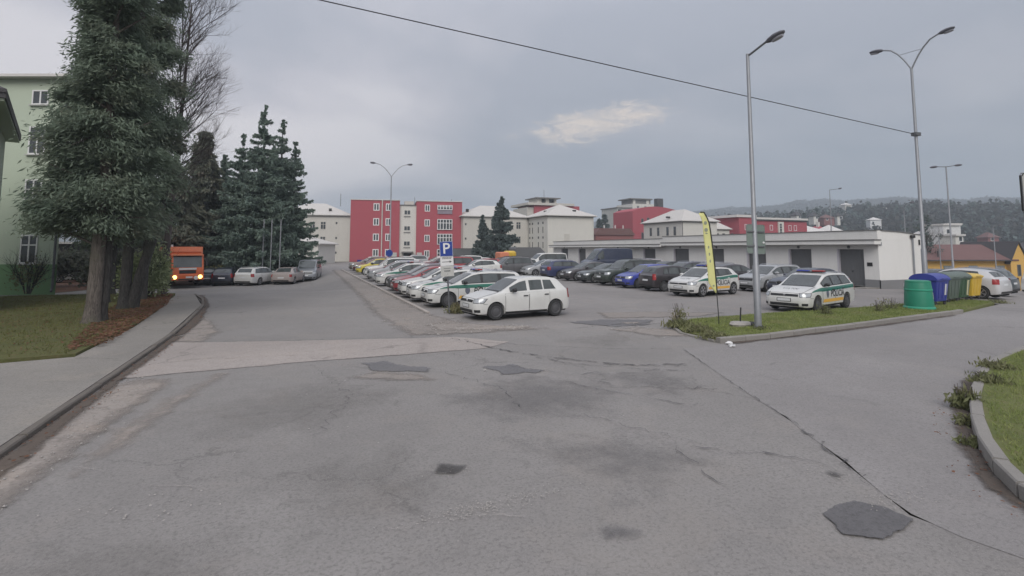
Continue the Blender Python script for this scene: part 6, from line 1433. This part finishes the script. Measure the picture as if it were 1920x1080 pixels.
# ------------------------------------------------------------------ trees and shrubs
def branchy(mb, p, d, L, r, depth, spread, nside=5, upb=.25, leafpts=None, fork=(3, 5)):
    d = Vector(d).normalized(); pts = [Vector(p)]; n = 4
    for i in range(n): d = (d + Vector((random.gauss(0, .10), random.gauss(0, .10), random.gauss(0, .08) + .06 * upb))).normalized(); pts.append(pts[-1] + d * L / n)
    mb.tube(pts, [r * (1 - .6 * i / n) for i in range(n + 1)], nside if r > .02 else 3, False)
    if depth <= 0: return
    for k in range(random.randint(*fork)):
        t_ = random.uniform(.25, 1.0); i = min(n - 1, int(t_ * n)); q = pts[i].lerp(pts[i + 1], t_ * n - i); a = Vector((random.gauss(0, 1), random.gauss(0, 1), random.gauss(0, .6) + upb)).normalized()
        branchy(mb, q, (d * (1 - spread) + a * spread), L * random.uniform(.45, .68), r * .45, depth - 1, spread, nside, upb, leafpts, fork)
def conifer_mass(name, label, x, y, z, h, r, base, n, trunk, mat, seed, size=.13, lean=0.0, group=None, shape='column', cat='tree', bark='bark', clumps=150, core=0.0):
    """Broad thuja-like tree: trunk, a few limbs, and many leaf sprays gathered in clumps through the crown."""
    global rng
    rng = np.random.default_rng(seed); random.seed(seed)
    t_ = thing(name, label, cat, (x, y, z), 0, group)
    tb = MB(); tb.tube([(0, 0, -.1), (.02, 0, .12), (.03, .02, .6), (.05 + lean * .3, .05, base + 1), (lean, .1, h * .6), (lean * 1.3, .1, h * .95)], [trunk * 1.75, trunk * 1.25, trunk, trunk * .88, trunk * .5, .03], 14)
    tk_ = tb.build('trunk', bark, t_, True, 80)
    lm = MB()
    for k in range(26):
        zz_ = base + (h - base) * (k / 26) ** .9 * .9; a = random.uniform(0, 6.28); L = r * (1 - .7 * (zz_ - base) / (h - base)) * .9
        lm.tube([(lean * zz_ / h, 0, zz_ - .3), (math.cos(a) * L * .5 + lean * zz_ / h, math.sin(a) * L * .5, zz_ + .1), (math.cos(a) * L + lean * zz_ / h, math.sin(a) * L, zz_ + random.uniform(-.3, .5))], [.05, .035, .01], 5)
    lm.build('limb', bark, t_, True)['kind'] = 'stuff'
    cs_ = []
    while len(cs_) < clumps:
        u_ = rng.uniform(0, 1); zz_ = base + (h - base) * u_
        if shape == 'column': rr = r * (min(1, .70 + u_ / .18 * .30) if u_ < .18 else (1 - .72 * ((u_ - .18) / .82) ** 1.5))
        else: rr = r * (1 - u_) ** .85 * min(1, .6 + u_ * 4) + .15
        a = rng.uniform(0, 6.283); rad = rr * rng.uniform(.25, 1.0) ** .45 * (.86 + .16 * math.sin(a * 3 + u_ * 9 + seed) + .08 * math.sin(a * 7 + u_ * 23))
        cs_.append((math.cos(a) * rad + lean * zz_ / h, math.sin(a) * rad, zz_, rr, a))
    per = n // clumps; C, Dd = [], []
    for cx, cy, cz, rr, a in cs_:
        s_ = rng.uniform(.22, .66) * (.55 + .45 * rr / r) * r * .30; P_ = rng.normal(size=(per, 3)) * (s_, s_, s_ * .62); out = np.array([math.cos(a), math.sin(a), 0])
        P_ += out * rng.normal(size=(per, 1)) * s_ * .5; P_[:, 2] -= .22 * np.abs(P_ @ out); C.append(P_ + (cx, cy, cz)); Dd.append(np.tile(out * .8 + (0, 0, -.45), (per, 1)))
    C = np.concatenate(C); Dd = np.concatenate(Dd); C[:, 2] = np.maximum(C[:, 2], base - .55 + .25 * np.sin(C[:, 0] * 4))
    V, F = leaf_quads(C, size, 4.2, 0.35, Dd); o_ = obj('crown', fast_mesh('crown', V, F), mat, t_); return t_
conifer_mass('conifer_tree', 'big dark conifer with a thick pale grey trunk, nearest tree on the lawn', -6.15, 20.7, .12, 13.6, 1.85, 2.75, 150000, .205, 'thuja', 11, .040, .12, None, 'cone')
conifer_mass('conifer_tree', 'dark conifer with a forked trunk, right behind the big pale-trunked one', -6.35, 24.9, .12, 18.0, 1.8, 2.9, 115000, .20, 'thuja', 12, .046, .0, None, bark='bark_dark')
conifer_mass('conifer_tree', 'lower dark conifer at the heart of the group, hidden behind the big pale-trunked one', *at(205, 29), .12, 12.0, 2.0, 2.6, 60000, .20, 'thuja', 13, .052, .0, None, bark='bark_dark')
conifer_mass('conifer_tree', 'dark conifer behind the forked one, its top beyond the picture', -7.9, 28.0, .12, 18.0, 1.9, 4.0, 80000, .22, 'thuja', 16, .054, .0, None, bark='bark_dark')
conifer_mass('conifer_tree', 'brownish conifer standing behind the orange truck, beside the bare tree', *at(372, 50), -.5, 13.8, 2.3, 3.2, 40000, .2, 'thuja2', 14, .12, .1, None, 'cone', bark='bark_dark', clumps=110)
conifer_mass('conifer_tree', 'dark low-branched conifer filling the gap behind the shrub', *at(322, 47), -.5, 10.0, 2.6, 2.0, 36000, .2, 'thuja2', 15, .12, .0, None, 'cone', bark='bark_dark', clumps=90)
# second dark stems of the group
for (x, y, r_, tilt, lab) in ((-5.98, 20.95, .20, .01, 'dark slender trunk pressed against the pale grey trunk'),):
    q = thing('tree_trunk', lab, 'tree trunk', (x, y, .1)); MB().tube([(0, 0, -.1), (.0, 0, .3), (.03, 0, 2.0), (.10, .1, 5.0)], [r_ * 1.25, r_, r_ * .9, r_ * .6], 12).build('trunk', 'bark_dark', q, True, 80)
q = thing('tree_trunk', 'dark leaning stem forming the second leg of the forked trunk', 'tree trunk', (-6.1, 24.95, .1)); MB().tube([(0, 0, -.1), (.08, 0, .5), (.35, 0, 1.8), (.75, .1, 3.6), (1.0, .1, 5.5)], [.26, .22, .19, .15, .08], 12).build('trunk', 'bark_dark', q, True, 80)
q = thing('tree_trunk', 'thin dark stem behind the shrub, beside the forked trunk', 'tree trunk', (*at(268, 24.5), .1)); MB().tube([(0, 0, -.1), (.02, 0, 1.5), (-.05, 0, 4.5)], [.17, .14, .08], 10).build('trunk', 'bark_dark', q, True, 80)

def spruce(label, x, y, h, r, seed, z=None, base=1.6, mat='spruce', group='spruces', nb=10, size=.125, whorls=38, name='spruce_tree', dens=1.0):
    global rng
    rng = np.random.default_rng(seed); random.seed(seed); zz_ = float(hgt(x, y)) if z is None else z
    t_ = thing(name, label, 'tree', (x, y, zz_), random.uniform(0, 6), group)
    MB().tube([(0, 0, -.3), (0, 0, h * .3), (0, 0, h * .98)], [h * .018 + .06, h * .013 + .04, .015], 9).build('trunk', 'bark_dark', t_, True)
    C, D, B_ = [], [], MB()
    for k in range(whorls):
        u_ = min(.995, max(0, (k + rng.uniform(-.3, .3)) / whorls)); zc = base + (h - base) * u_ ** 1.05; L0 = r * (1 - u_) ** .95 * min(1, .75 + u_ * 3) + .10
        for b in range(nb if u_ < .8 else 6):
            a = rng.uniform(0, 6.283); L = L0 * rng.uniform(.5, 1.18); zc += rng.uniform(-.22, .22); droop = -.42 * L * (1 - u_ * .8); m = max(6, int(18 * L * dens)); s_ = np.linspace(.12, 1, m)
            px = np.cos(a) * L * s_; py = np.sin(a) * L * s_; pz = zc + droop * s_ + .26 * L * s_ ** 2.4
            B_.tube([(px[0] * .2, py[0] * .2, zc), (px[m // 2], py[m // 2], pz[m // 2]), (px[-1], py[-1], pz[-1])], [.025, .015, .004], 3, False)
            side = np.array([-math.sin(a), math.cos(a), 0]); out = np.array([math.cos(a), math.sin(a), 0])
            for q in range(6):
                off = (rng.uniform(-1, 1, (m, 1)) * side) * (L * .20 * (1.1 - s_))[:, None]; off[:, 2] -= np.abs(rng.normal(0, .10, m)) * (1 + L * .25)
                C.append(np.column_stack([px, py, pz]) + off); D.append(np.tile(out * .7, (m, 1)) + off * 2.5 + (0, 0, -.15))
    C = np.concatenate(C); D = np.concatenate(D); V, F = leaf_quads(C, size, 1.7, .3, D)
    B_.build('branch', 'bark_dark', t_, False, 35, False)['kind'] = 'stuff'; obj('crown', fast_mesh('crown', V, F), mat, t_); return t_
spruce('tallest spruce of the clump before the cream wing, with a pointed tip', *at(486, 49), 16.8, 3.9, 21, dens=1.1)
spruce('spruce just behind the tallest one, its tip slightly lower', *at(521, 52), 15.8, 3.5, 22)
spruce('spruce at the red-block side of the clump, boughs over the parked beige car', *at(547, 53), 13.9, 3.0, 23)
spruce('spruce at the truck side of the clump, lower than the tallest', *at(446, 50), 13.8, 3.6, 24)
spruce('smaller spruce low behind the orange truck', *at(413, 53), 12.6, 3.3, 25)
spruce('slim spruce filling the heart of the clump behind the white car', *at(505, 57), 14.5, 3.2, 26)
spruce('broad blue-green spruce standing before the cream wing near the corner house', *at(940, 84), 10.6, 3.3, 31, 0, .9, 'spruce_far', 'spruces before the cream wing', 8, .30, 26)
spruce('smaller blue-green spruce beside the broad one before the cream wing', *at(905, 86), 7.9, 1.9, 32, 0, .8, 'spruce_far', 'spruces before the cream wing', 8, .28, 22)
# thin grey posts in the spruce clump
for i, (px, lab) in enumerate(((492, 'thin grey post among the spruces, above the white car'), (507, 'thin grey post among the spruces, middle of three'), (524, 'thin grey post among the spruces, above the beige saloon'))):
    x, y = at(px, 46.8); q = thing('thin_post', lab, 'post', (x, y, float(hgt(x, y))), 0, 'thin posts among the spruces'); MB().tube([(0, 0, 0), (0, 0, 5.6)], .045, 6).build('pole', 'galv', q); MB().lathe([(.06, 0), (.001, .05)], 6, (0, 0, 5.6), cap=False).build('cap', 'galv_dark', q)

# bare birch-like tree beside the conifers
random.seed(41); bt = thing('bare_tree', 'leafless tree with steep fine branches, right of the dark conifers', 'tree', (*at(305, 28), .1))
MB().tube([(0, 0, -.2), (.1, 0, 3), (.25, .1, 7), (.45, .1, 11), (.6, .1, 16)], [.20, .16, .12, .08, .03], 10).build('trunk', 'twig', bt, True)
mb = MB()
rv = Vector((math.cos(YAW), -math.sin(YAW), 0))
for k in range(40):
    z = random.uniform(3.6, 15.0); a = random.gauss(0, .75); d = (rv * math.cos(a) + Vector((math.sin(YAW), math.cos(YAW), 0)) * math.sin(a)) * .62 + Vector((0, 0, .75)); branchy(mb, (.02 * z, 0, z), d, random.uniform(2.0, 3.1), .032, 3, .42, 4, .35, None, (4, 6))
mb.build('branches', 'twig', bt, False, 35, False)['kind'] = 'stuff'

def leafy(name, label, x, y, z, rx, ry_, h, n, size, mat, seed, stems=14, cat='shrub', stemmat='bark_dark', sparse=False):
    global rng
    rng = np.random.default_rng(seed); random.seed(seed); t_ = thing(name, label, cat, (x, y, z)); mb = MB()
    for k in range(stems): a = random.uniform(0, 6.28); branchy(mb, (math.cos(a) * rx * .15, math.sin(a) * ry_ * .15, 0), (math.cos(a) * .6 * rx, math.sin(a) * .6 * ry_, h * .75), h * .75, .025, 2, .4, 4, .4)
    mb.build('stems', stemmat, t_, False, 35, False)['kind'] = 'stuff'
    m = 60; A = rng.normal(size=(m, 3)); A /= np.linalg.norm(A, axis=1)[:, None]; A[:, 2] = np.abs(A[:, 2]); A *= rng.uniform(.45, 1.0, (m, 1)) * (rx, ry_, h * .55); A[:, 2] += h * .30
    C = np.repeat(A, n // m, 0) + rng.normal(size=(n // m * m, 3)) * (rx * .2, ry_ * .2, h * .13); C = C[C[:, 2] > .03]
    V, F = leaf_quads(C, size, 1.5); obj('foliage', fast_mesh('foliage', V, F), mat, t_); return t_
leafy('shrub', 'pale green leafy shrub between the forked trunk and the orange truck', *at(276, 25.8), .14, 0.95, 1.1, 2.5, 12000, .085, 'shrub', 51)
leafy('shrub', 'dense low dark part of the shrubbery behind the trunks', *at(215, 31), .12, 1.6, 1.0, 2.2, 5000, .13, 'thuja2', 52)
leafy('shrub', 'thin straggly shrub against the green house plinth', *at(52, 27.6), .14, .75, .5, 1.9, 700, .07, 'weed', 53, 20)
leafy('shrub', 'bare brown shrub behind the parked cars under the spruces', *at(420, 47), -.4, 1.3, .8, 1.5, 1400, .12, 'weed', 54)
leafy('hedge', 'dark hedge in the gap behind the conifer trunks', *at(165, 44), -.1, 4.2, 1.2, 2.6, 7000, .18, 'thuja2', 55, 10, 'hedge')
# weeds and tall stalks
def weed(label, x, y, z, r, h, n, size, mat='weed', seed=60, stalks=6, group=None):
    global rng
    rng = np.random.default_rng(seed); random.seed(seed); t_ = thing('weed_clump', label, 'weeds', (x, y, z), 0, group); mb = MB()
    for k in range(stalks): a = random.uniform(0, 6.28); mb.tube([(math.cos(a) * r * .2, math.sin(a) * r * .2, 0), (math.cos(a) * r * .45 + random.gauss(0, .03), math.sin(a) * r * .45, h * .6), (math.cos(a) * r * .6 + random.gauss(0, .06), math.sin(a) * r * .6, h)], [.006, .005, .003], 4, False)
    mb.build('stalks', 'twig', t_, False, 35, False)['kind'] = 'stuff'
    C = rng.normal(size=(n, 3)) * (r * .45, r * .45, h * .22) + (0, 0, h * .3); C[:, 2] = np.clip(np.abs(C[:, 2]), .01, h * .9); V, F = leaf_quads(C, size, 3.4, 0, np.tile((0, 0, .7), (n, 1))); obj('leaves', fast_mesh('leaves', V, F), mat, t_); return t_
for i, (x, y, z, r, h, n, lab) in enumerate((
        (10.75, 12.3, .08, .45, .26, 700, 'dry weed clump at the rounded tip of the grass verge'),
        (10.95, 13.4, .08, .5, .28, 700, 'weeds along the back of the verge tip, beside the aisle'),
        (10.5, 11.4, .05, .4, .25, 500, 'low weeds growing over the kerb at the verge tip'),
        (11.6, 14.2, .08, .35, .75, 160, 'thin dried stalks with reddish heads at the back of the verge'),
        (12.76, 12.0, .08, .26, .16, 220, 'dark tuft around the foot of the verge lamp post'),
        (18.0, 13.9, .08, .30, .45, 160, 'dark stiff tuft on the verge in front of the police estate'),
        (20.6, 13.7, .08, .28, .50, 110, 'dark dried stalks on the verge behind the police estate'),
        (22.0, 14.2, .08, .5, .55, 120, 'straggly stalks beside the green igloo bin'),
        (*at(857, 20.6), .02, .45, .5, 700, 'brown weeds under the parking sign, before the white hatchback'),
        (9.60, 5.02, .02, .24, .44, 420, 'dark bushy weed growing out of the kerb joint on the side road'),
        (8.75, 4.52, .02, .2, .2, 220, 'lower weed tuft in the kerb gutter of the side road'),
        (7.9, 4.02, .02, .2, .14, 180, 'weed tuft nearest the camera along the curved kerb'),
        (11.2, 5.52, .16, .35, .2, 260, 'weeds on the corner of the near grass bank, above the curved kerb'),
        (12.6, 6.10, .16, .35, .2, 260, 'weeds along the far edge of the near grass bank'),
        (29.6, 14.4, 0, .6, .2, 220, 'low twiggy debris at the end of the grass verge'))):
    weed(lab, x, y, z, r * .8, h * .8, int(n * 1.6), .030 if n < 300 else .036, 'weed', 60 + i, 14)

# ------------------------------------------------------------------ hillside to the east
rng = np.random.default_rng(77); random.seed(77)
def far_tree(mbV, x, y, z, h, r, con):
    k = 40 if con else 56; u_ = rng.uniform(0, 1, k)
    if con: rr = r * (1 - u_) + .2; P_ = np.column_stack([rng.normal(size=k) * rr * .5, rng.normal(size=k) * rr * .5, h * (.08 + .92 * u_)])
    else: P_ = rng.normal(size=(k, 3)) * (r * .42, r * .42, h * .20) + (0, 0, h * .55)
    return P_ + (x, y, z)
C, Cc = [], []
for i in range(4200):
    px = rng.uniform(1090, 1990); Z = rng.uniform(235, 620) ; b = math.atan((px - 960) / 1000) + YAW; rad = Z / math.cos(b - YAW); x, y = rad * math.sin(b), rad * math.cos(b); z = terrain_h(x, y)
    con = rng.uniform() < .25; (Cc if con else C).append(far_tree(None, x, y, z - .5, rng.uniform(7, 12) * (1.1 if con else 1), rng.uniform(3, 5) * (.55 if con else 1), con))
for nm, L_, mat, s_ in (('hillside_wood', C, 'wood_far', 1.9), ('hillside_wood', Cc, 'spruce_far', 1.7)):
    P_ = np.concatenate(L_); V, F = leaf_quads(P_, s_, 1.3); stuff(obj(nm, fast_mesh(nm, V, F), mat))
C = []
for i in range(7000):
    px = rng.uniform(1080, 2000); Z = rng.uniform(620, 1550); b = math.atan((px - 960) / 1000) + YAW; rad = Z / math.cos(b - YAW); x, y = rad * math.sin(b), rad * math.cos(b); z = terrain_h(x, y)
    C.append(far_tree(None, x, y, z - 2, rng.uniform(6, 8), rng.uniform(6, 9), False)[:22])
V, F = leaf_quads(np.concatenate(C), 3.2, 1.4); stuff(obj('ridge_wood', fast_mesh('ridge_wood', V, F), 'wood_far'))
for (px, Z, h, lab) in ((1134, 175, 17, 'dark spruce beyond the low red-brown roof'), (1124, 180, 14, 'lower dark tree beside the spruce beyond the low red-brown roof'), (1487, 260, 20, 'pointed dark conifer above the long red hall'), (1509, 265, 16, 'rounded dark conifer above the pale green house end'),
                        (1533, 255, 23, 'tall pointed conifer above the small red roof'), (1684, 330, 22, 'slender conifer on the hillside near the hooked lamp'), (1600, 380, 20, 'conifer on the hillside skyline above the white hipped roof')):
    x, y = at(px, Z); ztop = 2.5 + (HORIZON - {1134: 399, 1124: 408, 1487: 393, 1509: 397, 1533: 388, 1684: 386, 1600: 390}[px]) * Z / 1000
    spruce(lab, x, y, h, h * .22, px, ztop - h, 1.0, 'spruce_far', 'conifers on the hillside', 6, .9, 14, 'conifer_tree', .35)
random.seed(5)
pt = thing('poplar_tree', 'thin leafy tree on the skyline behind the tall double lamp', 'tree', (*at(1738, 72), -2.3)); mb = MB(); MB().tube([(0, 0, 0), (0, 0, 6.5)], [.16, .06], 7).build('trunk', 'twig', pt)
for k in range(26): branchy(mb, (0, 0, random.uniform(1.0, 6)), (random.gauss(0, .5), random.gauss(0, .5), 1.0), random.uniform(1.6, 2.8), .04, 2, .35, 3, .5)
mb.build('branches', 'twig', pt, False, 35, False)['kind'] = 'stuff'
C = []
for k in range(46): c = (rng.normal() * 1.3, rng.normal() * 1.1, rng.uniform(1.5, 9.4)); s_ = .26; C.append(rng.normal(size=(22, 3)) * s_ * (1 - .04 * c[2]) + (c[0] * (1.15 - .08 * c[2]), c[1] * (1.15 - .08 * c[2]), c[2]))
V, F = leaf_quads(np.concatenate(C), .20, 1.5); obj('foliage', fast_mesh('foliage', V, F), 'spruce_far', pt)
# houses scattered on the hillside
def hill_house(label, px, Z, w, h, d, py, wall='cream2', roof='roof_dark', rh=1.6, flat=False):
    x, y = at(px, Z); z = 2.5 + (HORIZON - py) * Z / 1000; r = thing('hillside_house', label, 'house', (x, y, z), -YAW + random.uniform(-.3, .3), 'houses on the hillside')
    bx(r, 'wall', wall, (-w / 2, w / 2, 0, d, -2.5, h))
    if flat: bx(r, 'roof', 'roof_edge', (-w / 2 - .3, w / 2 + .3, -.4, d + .3, h + .004, h + .4))
    else: hip(r, -w / 2, w / 2, 0, d, h + .14, rh, roof, .4)
    for k in range(max(1, int(w / 3))): window(r, -w / 2 + 1.5 + 3 * k, h * .55, 1.2, 1.3, 0, 1, 1, 'pvc', .14, 'glass_far')
    return r
hill_house('white stepped house, largest on the hillside, above the ochre roof', 1785, 135, 5.2, 3.4, 6, 448, 'sign_white', flat=True)
hill_house('white upper floor house set back above the stepped white one', 1790, 143, 3.6, 2.2, 5, 437, 'sign_white', flat=True)
hill_house('small pale house below the stepped white one', 1799, 128, 2.4, 1.6, 4, 455, 'cream2', flat=True)
hill_house('low pale house row left of the stepped white house', 1758, 140, 3.8, 1.5, 5, 450, 'cream2', 'roof_edge')
hill_house('white house alone in the middle of the wooded slope', 1643, 300, 5.5, 3.4, 6, 424, 'sign_white', 'roof_edge')
hill_house('white house high on the slope near the slender conifer', 1661, 390, 9, 4, 7, 402, 'sign_white', 'roof_edge')
hill_house('pale house high on the slope near the skyline pair of trunks', 1593, 390, 5, 5, 6, 397, 'cream', 'roof_edge')
hill_house('tiny white house at the skyline right of the T-shaped lamp', 1793, 420, 6, 4, 6, 405, 'sign_white', 'roof_edge')
hill_house('tiny white house at the skyline, furthest along to the edge', 1817, 430, 7, 3, 6, 408, 'sign_white', 'roof_edge')
hill_house('pale house above the long red hall, left of the tall pointed conifer', 1499, 240, 2.0, 1.4, 4, 410, 'cream2')
hill_house('pale house front under the tall pointed conifer', 1531, 245, 2.0, 1.4, 4, 411, 'cream2')
hill_house('pale narrow house right of the small red roof', 1574, 240, 1.2, 1.6, 3, 412, 'cream2')
hill_house('red-roofed house among the trees past the tall pointed conifer', 1556, 250, 5, 1.0, 5, 413, 'redbrown', 'roof_red', 1.8)
hill_house('brown-roofed house on the slope above the ochre gable', 1862, 190, 3.6, 1.2, 5, 452, 'redbrown', 'roof_red', 1.8)

# ------------------------------------------------------------------ air: one even box of thin haze round the whole scene
hz = MB().box(-3300, 3300, -3300, 3300, -75, 150).build('haze', None); stuff(hz)
hm = bpy.data.materials.new('haze_air'); hm.use_nodes = True; ht = hm.node_tree; ht.nodes.clear()
ho = ht.nodes.new('ShaderNodeOutputMaterial'); hv = ht.nodes.new('ShaderNodeVolumePrincipled'); hv.inputs['Color'].default_value = (.80, .90, 1.0, 1); hv.inputs['Density'].default_value = .00085; hv.inputs['Anisotropy'].default_value = 0.0
ht.links.new(hv.outputs[0], ho.inputs['Volume']); hz.data.materials.append(hm)
